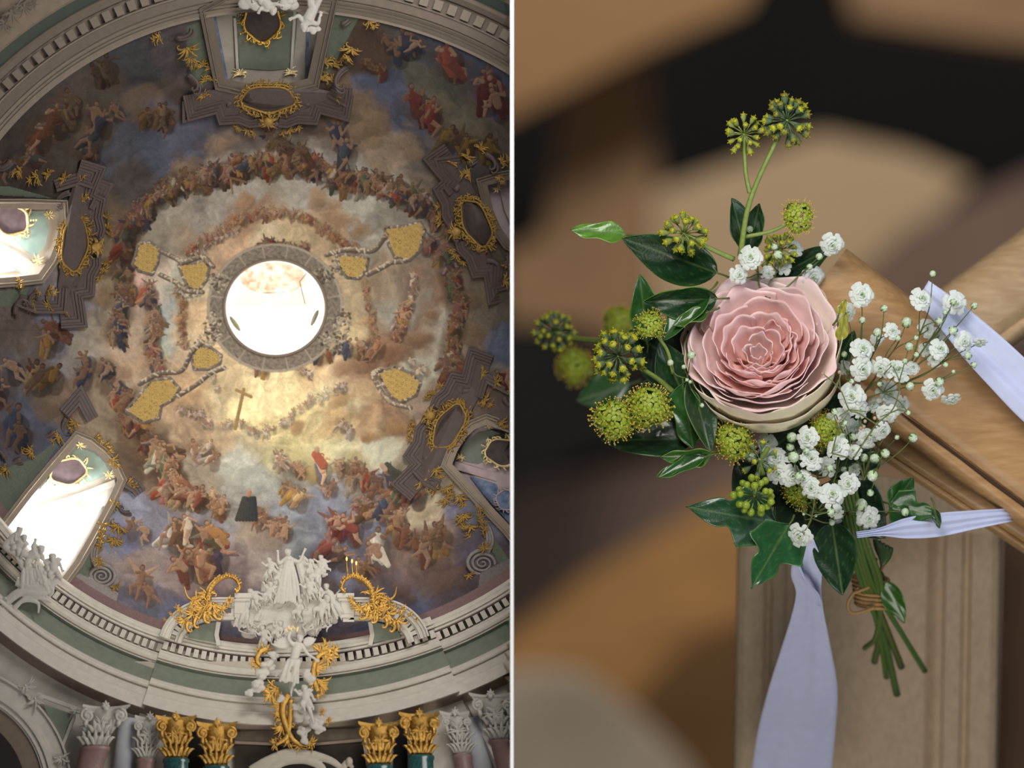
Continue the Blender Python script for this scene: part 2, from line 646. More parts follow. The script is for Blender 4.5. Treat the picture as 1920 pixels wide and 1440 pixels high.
def fig(x, y, s, pal='mix', fade=0.0, ang=None, lum=1.0, wings=0.2, al=1.0):
    """a small painted figure: robe, limbs, head"""
    ci, cj = min(ny - 1, max(0, int((y - Y0) / STEP))), min(nx - 1, max(0, int((x - X0) / STEP)))
    sky = tuple(255 * (v ** (1 / 2.2)) for v in IMG[ci, cj])
    fade = fade * .7 + .2
    lum = lum * .9
    sk = mixc((172, 136, 108), (112, 80, 60), RB.random())

    def cc(c):
        c = mixc(c, sky, fade)
        return tuple(v * lum for v in c)

    a = ang if ang is not None else RB.uniform(-0.9, 0.9)
    ca, sa = math.cos(a), math.sin(a)

    def T(u, v):
        return x + (u * ca - v * sa) * s, y + (u * sa + v * ca) * s

    def st(p, q, r0, r1, c, m=0.6):
        (xa, ya), (xb, yb) = T(*p), T(*q)
        stroke(xa, ya, xb, yb, max(r0 * s, .8), max(r1 * s, .7), cc(c), al, m, 0.9)

    rob = RB.choice(ROBES[pal])
    # shadow side
    xa, ya = T(0.05, 0.1)
    stroke(xa + .12 * s, ya + .14 * s, xa + .1 * s, ya + .5 * s, .36 * s, .3 * s, cc(mixc(rob, (20, 14, 10), .72)), .55 * al, 0.2, 3)
    if RB.random() < wings:
        for sg in (-1, 1):
            st((sg * .1, -.1), (sg * RB.uniform(.45, .7), -RB.uniform(.3, .6)), .14, .03, mixc(rob, (120, 100, 84), .6))
    kx = RB.uniform(-.4, .4)
    hip = (RB.uniform(-.12, .12), .22)
    if pal != 'putti':
        for i in range(RB.randint(3, 5)):
            e = (hip[0] + kx * RB.uniform(.4, 1.3) + RB.uniform(-.2, .2), RB.uniform(.45, .85))
            st((hip[0] * .5 + RB.uniform(-.12, .12), RB.uniform(-.05, .2)), e, .2, .1, mixc(rob, (24, 18, 14), RB.uniform(0, .4)))
        if RB.random() < .6:
            r2 = RB.choice(ROBES[pal])
            st((-.1, 0), (RB.uniform(-.6, .6), RB.uniform(-.2, .3)), .13, .05, r2)
    for sg in (-1, 1):
        kn = (kx * .7 + sg * RB.uniform(.08, .25), .45 + RB.uniform(-.08, .1))
        ft = (kn[0] + RB.uniform(-.25, .25), .82 + RB.uniform(-.1, .1))
        if pal == 'putti' or RB.random() < .45:
            st(hip, kn, .12, .09, sk)
            st(kn, ft, .08, .045, sk)
    st((0, -.12), hip, .17, .14, sk if (pal == 'putti' or RB.random() < .45) else rob)
    for sg in (-1, 1):
        el = (sg * RB.uniform(.2, .36), RB.uniform(-.3, .15))
        ha = (el[0] + sg * RB.uniform(-.15, .25), el[1] + RB.uniform(-.3, .2))
        st((sg * .13, -.16), el, .065, .055, sk)
        st(el, ha, .055, .04, sk)
    hx = RB.uniform(-.08, .08)
    st((hx, -.36), (hx + .01, -.4), .1, .1, mixc(sk, (70, 40, 24), .65), .3)
    st((hx + .03, -.33), (hx + .02, -.35), .08, .08, sk, .8)


def chain(pts, size, step, pal='mix', fade=0.0, lum=1.0, wings=0.15, jit=0.35, ang=None, al=1.0):
    q = bez(pts, 12) if len(pts) > 2 else [vec((p[0], p[1], 0)) for p in pts]
    pos = 0.0
    out = [(q[0].x, q[0].y)]
    for a, b in zip(q[:-1], q[1:]):
        l = (b - a).length
        while pos + step <= l + 1e-9 and l > 0:
            pos += step
            p = a + (b - a) * (pos / l)
            out.append((p.x, p.y))
        pos -= l
    for x, y in out:
        s = size * .55
        stroke(x - s * .5, y + s * .3, x + s * .5, y + s * .5, s * .9, s * .8, (60, 44, 32), .28 * (1 - fade) * al, .1, 7)
    for x, y in out:
        s = size * RB.uniform(.8, 1.25)
        fig(x + RB.uniform(-jit, jit) * size, y + RB.uniform(-jit, jit) * size, s, pal, fade,
            None if ang is None else ang + RB.uniform(-.5, .5), lum, wings, al)


def cloud(x, y, r, col, n=9, alpha=0.55, flat=0.6):
    for i in range(n):
        a = RB.uniform(0, 2 * PI)
        q = RB.uniform(0, r)
        c = mixc(col, (50, 40, 32), RB.uniform(0, .35))
        px, py = x + q * math.cos(a), y + q * math.sin(a) * flat
        rr = r * RB.uniform(.25, .6)
        stroke(px, py, px + RB.uniform(-.3, .3) * r, py, rr, rr * .8, c, alpha, .38, 6)


# big dark cloud masses
for x, y, r, c in [(290, 800, 22, (132, 112, 88)), (240, 830, 22, (96, 78, 58)), (262, 860, 22, (84, 66, 50)), (285, 890, 20, (80, 62, 48)),
                   (300, 920, 24, (108, 92, 78)), (215, 760, 26, (130, 114, 92)), (200, 500, 30, (84, 68, 52)), (190, 560, 26, (112, 92, 70)),
                   (215, 620, 26, (132, 112, 92)), (235, 700, 20, (150, 124, 98)), (700, 690, 30, (112, 84, 62)), (740, 665, 28, (104, 76, 56)),
                   (785, 640, 24, (104, 80, 60)), (810, 590, 22, (108, 86, 66)), (875, 560, 28, (88, 72, 56)), (885, 620, 30, (98, 82, 64)),
                   (870, 690, 26, (92, 76, 60)), (330, 850, 24, (140, 116, 92)), (390, 850, 24, (150, 124, 94)), (400, 1000, 22, (120, 104, 92)),
                   (590, 890, 24, (142, 122, 82)), (760, 900, 26, (146, 130, 104)), (790, 960, 22, (158, 142, 114)), (740, 800, 28, (124, 96, 66)),
                   (700, 820, 20, (130, 100, 68)), (820, 1080, 44, (84, 66, 58)), (760, 1110, 30, (78, 62, 56)), (560, 800, 20, (150, 120, 84)),
                   (640, 750, 24, (160, 130, 92)), (250, 1060, 30, (128, 112, 104)), (380, 1090, 34, (120, 104, 96)), (500, 1010, 30, (122, 106, 92)),
                   (460, 380, 24, (134, 106, 80)), (600, 380, 26, (132, 108, 80)), (670, 430, 22, (124, 100, 74)), (690, 250, 40, (104, 86, 66)),
                   (760, 280, 30, (112, 94, 76)), (650, 210, 28, (92, 76, 60)), (820, 200, 34, (78, 72, 58)), (880, 260, 30, (84, 76, 62)),
                   (300, 220, 30, (84, 68, 54)), (180, 250, 30, (76, 64, 52)), (420, 270, 30, (112, 92, 76)), (350, 320, 30, (108, 90, 74)),
                   (60, 680, 30, (84, 72, 66)), (90, 770, 28, (88, 74, 62)), (340, 600, 14, (166, 140, 108)), (690, 600, 16, (150, 118, 86)),
                   (700, 650, 20, (140, 104, 78)), (640, 690, 20, (140, 108, 82)), (600, 680, 14, (150, 118, 88)), (275, 680, 18, (150, 124, 100))]:
    cloud(x, y, r, c)

# figures, far ones first
chain([(348, 470), (395, 445), (440, 412), (500, 396), (545, 398), (590, 415), (630, 442), (668, 462)], 15, 6, 'warm', .35, jit=.5)
chain([(360, 478), (410, 446), (450, 425)], 11, 8, 'pale', .3)
chain([(333, 540), (345, 570), (340, 610), (345, 650)], 13, 6, 'warm', .35, jit=.45)
chain([(684, 530), (694, 570), (700, 610), (696, 650)], 12, 6, 'warm', .35, jit=.45)
chain([(418, 800), (450, 790), (480, 812), (520, 800), (560, 770), (600, 742), (648, 726)], 15, 10, 'pale', .35, jit=.5)
chain([(775, 520), (768, 560), (745, 600), (742, 620)], 16, 9, 'pale', .2)
chain([(400, 700), (410, 740)], 14, 14, 'pale', .4)
chain([(640, 790), (660, 810)], 18, 10, 'pale', .25)
chain([(340, 765), (370, 775), (395, 800)], 15, 7, 'pale', .3)
# the ring of saints
chain([(226, 500), (240, 440), (268, 395), (310, 352), (360, 335), (415, 318), (470, 305), (540, 300), (600, 318), (650, 335),
       (710, 345), (760, 362), (800, 385), (835, 420)], 32, 8, 'mix', .1, lum=.72, jit=.4)
chain([(240, 420), (275, 385), (330, 345), (400, 322), (470, 300), (540, 290), (610, 312), (690, 340), (780, 372)], 22, 8, 'mix', .1, lum=.85)
chain([(500, 240), (530, 265), (560, 280)], 26, 14, 'mix', .1, lum=.6)
chain([(235, 520), (238, 560), (225, 600), (215, 640)], 30, 9, 'mix', .1, lum=.85)
chain([(275, 540), (290, 590), (285, 640), (300, 690)], 24, 7, 'mix', .15, lum=.95)
chain([(840, 500), (855, 550), (858, 600), (845, 650), (838, 700)], 30, 8, 'mix', .1, lum=.8)
chain([(800, 450), (825, 470), (842, 490)], 28, 10, 'mix', .1, lum=.8)
chain([(765, 570), (755, 600), (742, 630)], 20, 7, 'warm', .15)
chain([(480, 690), (500, 690)], 22, 9, 'warm', .1)
chain([(565, 692), (580, 700)], 20, 9, 'pale', .1)
chain([(585, 640), (598, 655), (612, 668)], 26, 9, 'dark', 0, lum=1.1)
chain([(645, 648), (675, 655), (705, 648)], 28, 12, 'mix', .05, lum=.9)
chain([(495, 458), (520, 462), (545, 466), (572, 458)], 20, 9, 'red', .05, lum=.8)
chain([(730, 700), (760, 715), (745, 740)], 24, 8, 'mix', 0, lum=.85)
chain([(775, 680), (795, 700)], 20, 12, 'pale', .2)
chain([(205, 720), (232, 745), (258, 775)], 34, 12, 'mix', 0, lum=.9)
chain([(232, 790), (262, 800), (282, 830)], 32, 10, 'warm', 0, lum=.85)
chain([(292, 830), (315, 860), (318, 900), (345, 930), (375, 935)], 36, 10, 'mix', 0)
chain([(330, 890), (345, 925), (400, 935), (430, 955)], 32, 12, 'warm', 0)
chain([(475, 965), (500, 970), (540, 1000)], 26, 8, 'putti', 0)
chain([(375, 835), (400, 855)], 32, 12, 'pale', .05)
chain([(555, 875), (570, 890)], 22, 8, 'putti', 0)
chain([(635, 870), (665, 878), (690, 895)], 26, 9, 'putti', 0, lum=.9)
chain([(525, 855), (538, 880)], 26, 12, 'pale', .1, wings=1)
chain([(545, 910), (565, 930)], 30, 12, 'warm', 0, wings=.8)
chain([(615, 908), (622, 922)], 24, 10, 'putti', 0, wings=.8)
chain([(660, 895), (700, 905), (765, 880)], 30, 13, 'mix', 0, lum=.85)
chain([(675, 930), (705, 950), (760, 925), (800, 920)], 36, 14, 'mix', 0, lum=.9)
chain([(740, 965), (750, 985)], 30, 14, 'warm', 0)
chain([(635, 970), (650, 1000), (655, 1015)], 42, 18, 'red', 0, wings=1)
chain([(625, 1040), (645, 1050)], 40, 20, 'dark', 0, lum=1.1, wings=1)
chain([(700, 1010), (712, 1040)], 50, 18, 'white', 0)
chain([(735, 990), (760, 1005), (800, 1010), (845, 1010)], 44, 20, 'warm', 0, lum=.8, wings=.4)
chain([(672, 1060), (690, 1075)], 36, 14, 'warm', 0, lum=.85)
chain([(255, 995), (275, 1015)], 38, 16, 'putti', 0)
chain([(340, 1010), (370, 1030), (405, 1040)], 50, 16, 'mix', 0, wings=.5)
chain([(355, 1045), (385, 1065)], 46, 14, 'warm', 0)
chain([(262, 1095), (288, 1108)], 42, 20, 'putti', 0)
chain([(345, 985), (375, 1000), (400, 990)], 40, 16, 'mix', 0)
# outer, darker ring of prophets
chain([(18, 320), (50, 300), (80, 285)], 34, 16, 'dark', 0, lum=.75)
chain([(75, 245), (105, 225), (130, 205)], 46, 18, 'dark', 0, lum=.8)
chain([(120, 195), (150, 180)], 44, 18, 'warm', 0, lum=.5)
chain([(195, 140), (220, 125)], 42, 18, 'warm', 0, lum=.4)
chain([(150, 275), (180, 285)], 38, 18, 'dark', 0, lum=.75)
chain([(180, 240), (200, 215), (230, 200)], 40, 18, 'dark', 0, lum=.75)
chain([(265, 215), (300, 210), (325, 210)], 34, 13, 'warm', 0, lum=.55)
chain([(690, 120), (715, 130)], 28, 12, 'warm', 0, lum=.65)
chain([(735, 85), (770, 80), (800, 85)], 40, 18, 'dark', 0, lum=.8)
chain([(838, 110), (870, 120)], 50, 18, 'red', 0, lum=.8)
chain([(905, 160), (945, 180)], 56, 20, 'red', 0, lum=.8)
chain([(775, 190), (810, 215), (830, 215)], 44, 16, 'red', 0, lum=.8)
chain([(845, 255), (880, 260), (905, 275)], 42, 16, 'gold', 0, lum=.55)
chain([(620, 255), (640, 275)], 40, 18, 'blue', 0, lum=.7)
chain([(90, 610), (100, 650)], 40, 18, 'warm', 0, lum=.7)
chain([(60, 690), (100, 705)], 42, 20, 'warm', 0, lum=.6)
chain([(160, 685), (170, 700)], 40, 16, 'blue', 0, lum=.85)
chain([(200, 680), (215, 690)], 34, 14, 'dark', 0, lum=.9)
chain([(10, 700), (5, 740)], 40, 20, 'dark', 0, lum=.8)
chain([(15, 790), (30, 810)], 54, 22, 'blue', 0, lum=.7)
chain([(940, 700), (950, 730)], 34, 16, 'red', 0, lum=.8)
# single large figures
fig(600, 872, 46, 'blue', 0, 0, 1.25, 0)
stroke(592, 852, 606, 872, 8, 9, (138, 78, 60))
stroke(594, 841, 595, 844, 4.6, 4.6, (150, 122, 98))
for a in range(7):
    stroke(458 + a * 3, 935, 444 + a * 6, 974, 5, 4, (56 - a * 2, 52 - a, 46))
stroke(466, 928, 468, 922, 4.4, 4, (140, 104, 80))
for a in range(5):
    stroke(726 + a * 3, 872 + a * 3, 748 + a * 7, 912 - a * 3, 6, 5, (54, 54, 44))
stroke(716, 872, 722, 880, 5, 5, (140, 116, 98))
# cross held by cherubs
stroke(457, 730, 441, 803, 3.2, 3.6, (128, 104, 66), 1, .4)
stroke(443, 731, 471, 744, 3, 3, (132, 108, 70), 1, .4)
stroke(432, 334, 436, 362, 2, 2, (112, 84, 60))
stroke(420, 330, 462, 342, 2, 2, (96, 72, 50))


def lattice(poly, cx, cy, s):
    """painted gilt lattice panel inside a grey scrolled border"""
    n = len(poly)
    q = [(p[0], p[1]) for p in poly]
    for i in range(n):
        a, b = q[i], q[(i + 1) % n]
        stroke(a[0], a[1], b[0], b[1], 6, 6, (92, 82, 72), .9, .7)
    L = 0
    for i in range(n):
        a, b = q[i], q[(i + 1) % n]
        l = math.hypot(b[0] - a[0], b[1] - a[1])
        for k in range(max(1, int(l / 6))):
            t = k / max(1, int(l / 6))
            x, y = a[0] + (b[0] - a[0]) * t + RB.uniform(-3, 3), a[1] + (b[1] - a[1]) * t + RB.uniform(-3, 3)
            stroke(x, y, x + RB.uniform(-4, 4), y + RB.uniform(-4, 4), 2.2, 1.2, RB.choice([(150, 138, 122), (60, 50, 44), (128, 112, 92)]), .9, .9)
    fillp(poly, (150, 124, 72))
    xs = [p[0] for p in poly]
    ys = [p[1] for p in poly]
    sl = win(min(xs), min(ys), max(xs), max(ys))
    X, Y = GX[sl] - cx, GY[sl] - cy
    c, sn = math.cos(.5), math.sin(.5)
    U, V = (X * c + Y * sn) / s, (-X * sn + Y * c) / s
    V2 = V * 1.15
    U2 = U + 0.5 * (np.floor(V2) % 2)
    rr = np.hypot(U2 - np.floor(U2) - .5, V2 - np.floor(V2) - .5)
    k = np.where(rr < .14, 1.2, np.where(rr < .26, .55, np.where(rr < .34, 1.25, np.where(rr < .42, .7, 1.0))))
    m = in_poly(GX[sl], GY[sl], poly)
    IMG[sl] = np.where(m[..., None], IMG[sl] * k[..., None], IMG[sl])


# painted stone ring around the eye
qx, qy = (GX - 516) / 94, (GY - 577) / 89
rq = np.hypot(qx, qy)
an = np.arctan2(qy, qx)
ring = np.clip((1.38 - rq) * 30, 0, 1)
pat = 1 + .35 * np.sin(an * 44 + 2 * np.sin(rq * 40)) * (fbm(GX / 4, GY / 4, 71, 2) - .1) + .5 * (fbm(GX / 3, GY / 3, 61, 3) - .5)
seg = (np.abs((an / (PI / 8)) % 1 - .5) < .04)
rc = lin((104, 94, 82)) * np.where(seg, 1.5, pat)[..., None]
rc = np.where((np.abs(rq - 1.33) < .025)[..., None], lin((132, 120, 104)), rc)
IMG = IMG * (1 - ring[..., None]) + rc * ring[..., None]
for cx, cy, rx, ry, a in [(350, 548, 26, 12, .5), (385, 640, 34, 14, -.7), (600, 520, 28, 14, -.4), (640, 500, 20, 18, .2), (642, 610, 16, 34, .1),
                          (400, 615, 16, 30, 0), (410, 530, 26, 18, .4), (620, 640, 24, 16, .4)]:
    for i in range(60):
        t = RB.uniform(0, 2 * PI)
        q = math.sqrt(RB.random())
        x = cx + q * rx * math.cos(t) * math.cos(a) - q * ry * math.sin(t) * math.sin(a)
        y = cy + q * rx * math.cos(t) * math.sin(a) + q * ry * math.sin(t) * math.cos(a)
        stroke(x, y, x + RB.uniform(-5, 5), y + RB.uniform(-4, 4), 2.4, 1.4, RB.choice([(128, 116, 100), (84, 74, 62), (62, 54, 46), (146, 134, 116)]), .85, .9)
lattice([(262, 460), (280, 456), (297, 468), (293, 492), (284, 512), (262, 506), (252, 495), (258, 478)], 275, 485, 11)
lattice([(338, 498), (366, 496), (380, 490), (390, 500), (384, 525), (372, 542), (356, 538), (345, 518)], 365, 515, 11)
lattice([(362, 672), (372, 650), (395, 655), (412, 668), (410, 680), (390, 690), (366, 690)], 388, 672, 10)
lattice([(240, 770), (262, 745), (285, 716), (318, 712), (334, 730), (322, 748), (300, 760), (296, 782), (270, 790)], 290, 750, 12)
lattice([(724, 430), (760, 425), (786, 418), (794, 432), (784, 470), (766, 486), (742, 480), (732, 460)], 758, 452, 12)
lattice([(634, 482), (650, 480), (688, 486), (684, 505), (672, 520), (652, 518), (640, 500)], 662, 500, 11)
lattice([(712, 700), (740, 690), (768, 702), (786, 718), (778, 740), (750, 752), (735, 742), (722, 722)], 752, 722, 11)
# scrolled painted borders between the lattice panels
for pts in [[(300, 470), (330, 485), (345, 492), (380, 482), (400, 500)], [(300, 515), (330, 530), (350, 545), (380, 548)],
            [(612, 478), (640, 470), (665, 468), (700, 470), (725, 440)], [(690, 515), (720, 500), (735, 492), (760, 490)],
            [(262, 720), (300, 700), (340, 695), (360, 660), (380, 642)], [(335, 742), (370, 720), (395, 700), (420, 690)],
            [(715, 692), (700, 705), (720, 740), (735, 755), (770, 765)]]:
    q = bez(pts, 10)
    for a, b in zip(q[:-1], q[1:]):
        stroke(a.x, a.y, b.x, b.y, 4.5, 4.5, (88, 76, 66), .95, .9)
    for p in q[::2]:
        stroke(p.x - 3, p.y - 2, p.x + RB.uniform(-4, 5), p.y + RB.uniform(-5, 4), 2, 1.4, RB.choice([(156, 142, 122), (128, 112, 92)]), .9, .9)

# flat painted green wall panels beside the windows
GRN = (76, 82, 70)
for pg in [[(350, 50), (374, 42), (398, 150), (372, 170), (352, 120)], [(626, 20), (640, 25), (672, 35), (640, 95), (620, 135), (604, 155)],
           [(0, 880), (60, 862), (120, 815), (60, 912), (0, 985)], [(216, 934), (224, 950), (196, 985), (182, 1040), (170, 1080), (128, 1102), (118, 1096)],
           [(858, 915), (884, 950), (900, 990), (925, 1040), (957, 1086), (957, 1052)], [(-70, 345), (20, 350), (100, 372), (0, 366), (-70, 362)],
           [(-70, 545), (10, 545), (60, 540), (30, 575), (-70, 570)]]:
    fillp(pg, GRN, .95)
# slate plinth behind the lower left volute, sky behind the pediment group
fillp([(126, 1090), (150, 1075), (222, 1112), (214, 1146), (120, 1098)], (112, 106, 100))
fillp([(900, 1075), (957, 1046), (957, 1090), (895, 1122)], (92, 86, 84))
TT = tval(GX, GY)
# mauve attic band along the cornice
m = ((TT > .968) & (GY > 640))
IMG[m] = lin((98, 78, 76))
IMG *= (0.94 + 0.12 * np.random.RandomState(5).rand(*GX.shape))[..., None]
IMG *= (1 + .3 * (fbm(GX / 3.2, GY / 3.2, 81, 3) - .5))[..., None]


LIT_TONE = np.clip(IMG * 1.5, 0.004, 0.9)  # even gain, so the dome's dim corners stay in the colour

keep = (((GX - OC[0]) / OC[2]) ** 2 + ((GY - OC[1]) / OC[3]) ** 2) > 1.0
for h in HOLES:
    keep &= ~in_poly(GX, GY, h)
keep &= TT < 1.035
DD = dep(GX, GY) * RELIEF
idx = -np.ones(GX.shape, dtype=np.int64)
kk = keep[:-1, :-1] & keep[1:, :-1] & keep[:-1, 1:] & keep[1:, 1:]
used = np.zeros(GX.shape, dtype=bool)
used[:-1, :-1] |= kk
used[1:, :-1] |= kk
used[:-1, 1:] |= kk
used[1:, 1:] |= kk
idx[used] = np.arange(used.sum())
f_ = 1 + DD / Z0
co = np.stack([(GX - 960) * S * f_, DD * S, (720 - GY) * S * f_], -1)[used].astype(np.float32)
quads = np.stack([idx[:-1, :-1][kk], idx[1:, :-1][kk], idx[1:, 1:][kk], idx[:-1, 1:][kk]], -1).astype(np.int32)
me = bpy.data.meshes.new('ceiling')
me.vertices.add(len(co))
me.vertices.foreach_set('co', co.ravel())
me.loops.add(quads.size)
me.loops.foreach_set('vertex_index', quads.ravel())
me.polygons.add(len(quads))
me.polygons.foreach_set('loop_start', np.arange(0, quads.size, 4, dtype=np.int32))
me.update(calc_edges=True)
ca = me.color_attributes.new('Col', 'FLOAT_COLOR', 'POINT')
cc = np.ones((len(co), 4), dtype=np.float32)
cc[:, :3] = LIT_TONE[used]
ca.data.foreach_set('color', cc.ravel())
me.polygons.foreach_set('use_smooth', np.ones(len(quads), dtype=bool))
me.materials.append(mat('ceiling_fresco', (255, 255, 255), .85, attr='Col', var=.10, scale=2500, bump=.1, spec=.2))
ceil = bpy.data.objects.new('ceiling', me)
COL.objects.link(ceil)
struct(ceil)
tag(ceil, 'painted dome vault full of figures and clouds around a round eye', 'ceiling', None, 'structure')
# ------------------------------------------------------------------ materials of the church
M_STONE = mat('warm_white_stucco', (192, 184, 172), .75, var=.07, scale=300, bump=.15)
M_STONE2 = mat('shaded_grey_stucco', (178, 168, 152), .8, var=.08, scale=300, bump=.15)
M_GREEN = mat('sage_green_plaster', (114, 120, 104), .85, var=.1, scale=260, bump=.1)
M_BROWN = mat('taupe_plaster_and_shade', (132, 116, 100), .85, var=.1, scale=260)
M_MAUVE = mat('mauve_plaster', (150, 122, 118), .8, var=.1, scale=260)
M_PURPLEL = mat('mauve_moulding_highlight', (150, 132, 124), .6, var=.12, scale=500)
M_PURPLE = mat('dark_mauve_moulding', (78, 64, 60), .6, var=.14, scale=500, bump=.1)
M_GOLD = mat('gilding', (204, 160, 84), .3, 1.0, .2, 1400, bump=.6, bscale=2500)
M_GOLDM = mat('matt_gilding', (150, 118, 58), .42, .6, .25, 1400, bump=.6, bscale=2500)
M_GOLDP = mat('pale_gilding', (228, 206, 150), .35, .4, .15, 1400, bump=.5, bscale=2500)
M_WHITE = mat('white_stucco_sculpture', (184, 178, 168), .6, var=.05, scale=600, bump=.35, bscale=1500)
M_TEAL = mat('teal_marble', (24, 70, 74), .18, var=.5, scale=700, distort=2.5, c2=(56, 110, 106), coat=.5)
M_PINK = mat('dusty_pink_marble', (150, 118, 112), .4, var=.14, scale=500, distort=1.5)
M_GREY = mat('blue_grey_stucco_shaft', (176, 174, 178), .6, var=.08, scale=300)
M_DARK = mat('dark_plaster_and_shade', (38, 32, 27), .9, var=.2, scale=200)
M_OVAL = mat('plum_medallion', (104, 88, 92), .7, var=.25, scale=260)
M_OVALD = mat('dark_medallion', (66, 54, 50), .7, var=.3, scale=300)
M_LAVEN = mat('lilac_window_plaster', (176, 158, 160), .8, var=.08, scale=300)
M_BLUE = mat('blue_window_fresco', (84, 112, 140), .8, var=.3, scale=260, c2=(130, 140, 170))
M_TURQ = mat('pale_turquoise_plaster', (168, 194, 184), .8, var=.08, scale=300)
M_CREAM = mat('bright_cream_plaster', (232, 226, 214), .75, var=.04, scale=300)
M_PANE = mat('daylit_window_pane', (250, 250, 255), .5, var=.0, emit=1.3)
M_SKYP = mat('daylit_lantern_glass', (255, 255, 255), .5, var=.0, emit=1.15)


# ------------------------------------------------------------------ cornice: rings of profile round the rim
def ringp(phi, off, d):
    c, s = math.cos(phi), math.sin(phi)
    x0, y0 = 520 + 650 * c, 620 + 600 * s
    rx, ry = rim_r(np.array(x0), np.array(y0))
    rx, ry = float(rx), float(ry)
    x, y = 520 + rx * c, 620 + ry * s
    n = Vector((c / rx, s / ry, 0)).normalized()
    return (x + n.x * off, y + n.y * off, d)


def ring(b, prof, a0, a1, n, dd=0.0, do=0.0):
    """prof: list of (off, depth, material index) - faces between neighbours take the first one's index"""
    ph = [math.radians(a0 + (a1 - a0) * i / n) for i in range(n + 1)]
    for (o0, d0, m), (o1, d1, _) in zip(prof[:-1], prof[1:]):
        b.cur = m
        b.grid([[ringp(p, o0 + do, d0 + dd) for p in ph], [ringp(p, o1 + do, d1 + dd) for p in ph]])


PROF_B = [(-3, -92, 0), (-4, -112, 0), (0, -120, 0), (2, -121, 0), (5, -121, 0), (7, -127, 0), (11, -129, 0), (12, -123, 0), (13, -123, 0),
          (14, -132, 0), (17, -133, 0), (19, -128, 0), (20, -98, 1), (37, -102, 0), (38, -126, 0), (39, -134, 0), (42, -135, 0), (43, -142, 0), (49, -150, 0), (54, -150, 0),
          (56, -143, 0), (58, -150, 0), (59, -150, 2), (64, -140, 2), (94, -196, 0), (95, -208, 0), (98, -209, 0), (99, -216, 0), (103, -222, 0), (106, -222, 0),
          (108, -214, 0), (122, -240, 0), (123, -247, 0), (125, -248, 0), (144, -282, 0), (146, -286, 0), (148, -262, 3), (164, -240, 0), (360, -250, 0)]  # taupe band below the fascia is the cornice's shadow, put in as colour


def cornice(name, label, a0, a1, dd, do, n, dent_step, ends=True, prof=PROF_B, mats=None, dent=(21, 36, -100, -134), cat='cornice',
            dent_w=.64):
    root = thing(name, label, cat, ringp(math.radians((a0 + a1) / 2), 60, -150), None, 'structure')
    mats = mats or [M_STONE, M_STONE2, M_GREEN, M_BROWN]
    md = mats[0]
    b = B()
    ring(b, prof, a0, a1, n, dd, do)
    if ends:
        for a in (a0, a1):
            p = [ringp(math.radians(a), o + do, d + dd) for o, d, m in prof]
            q = [(x, y, z + 60) for x, y, z in p]
            b.cur = 0
            b.grid([p, q])
    b.build('moulding', mats, root, smooth=False, clip=-1)
    k = int((a1 - a0) / dent_step)
    for i in range(k):
        a = math.radians(a0 + (i + .5) * (a1 - a0) / k)
        h = math.radians(dent_step * dent_w / 2)
        o0, o1, d0, d1 = dent
        c = ringp(a, o0, 0)
        if c[0] > 950 or c[0] < -40 or c[1] < -30:
            continue
        g = B()
        vs = []
        for o in (o0 + do, o1 + do):
            for aa in (a - h, a + h):
                vs.append(ringp(aa, o, d0 + dd + 8))
                vs.append(ringp(aa, o, d1 + dd))
        g.add(vs, [(0, 1, 3, 2), (4, 6, 7, 5), (0, 4, 5, 1), (2, 3, 7, 6), (1, 5, 7, 3), (0, 2, 6, 4)])
        g.build('dentil', md, root, smooth=False, clip=-1)
    return root


cornice('trim_1', 'stucco cornice with dentils left of the altar bay, curving to the left edge', 108.6, 170, 0, 0, 70, 1.25)
cornice('trim_2', 'forward-standing stucco cornice with dentils above the gilded capitals', 65.5, 109, -14, -7, 50, 1.25)
cornice('trim_3', 'stucco cornice with dentils right of the altar bay', 38, 66, 0, 0, 34, 1.25)
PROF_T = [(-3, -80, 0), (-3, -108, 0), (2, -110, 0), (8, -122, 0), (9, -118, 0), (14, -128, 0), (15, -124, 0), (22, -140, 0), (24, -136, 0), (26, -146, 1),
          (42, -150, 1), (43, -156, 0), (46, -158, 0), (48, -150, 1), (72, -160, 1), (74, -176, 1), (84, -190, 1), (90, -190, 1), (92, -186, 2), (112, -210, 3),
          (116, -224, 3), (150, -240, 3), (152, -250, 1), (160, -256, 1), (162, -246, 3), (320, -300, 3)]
cornice('trim_4', 'shadowed cornice with large dentils arching across the top of the dome', 186, 325, 0, 0, 110, 2.05, prof=PROF_T,  # upper stucco and green are darker copies, shade put into the colour
        mats=[mat('shaded_upper_stucco', (130, 118, 104), .8, var=.06, scale=300), mat('shaded_upper_fascia', (112, 100, 88), .8, var=.08, scale=300),
              mat('shaded_green_upper_plaster', (66, 74, 66), .85, var=.08, scale=300), M_BROWN], dent=(49, 68, -152, -170), dent_w=.6)


# ------------------------------------------------------------------ sweeping mouldings along a polyline in the picture of the vault
def off_line(pts, o):
    n = len(pts)
    out = []
    for i in range(n):
        a = Vector(pts[max(i - 1, 0)][:2])
        b = Vector(pts[i][:2])
        c = Vector(pts[min(i + 1, n - 1)][:2])
        d1 = (b - a)
        d2 = (c - b)
        if d1.length < 1e-6:
            d1 = d2
        if d2.length < 1e-6:
            d2 = d1
        d1 = d1.normalized()
        d2 = d2.normalized()
        n1 = Vector((-d1.y, d1.x))
        n2 = Vector((-d2.y, d2.x))
        m = (n1 + n2)
        m = m / max(.25, m.length_squared) * 2 if m.length > .2 else n1
        out.append((b.x + m.x * o, b.y + m.y * o))
    return out


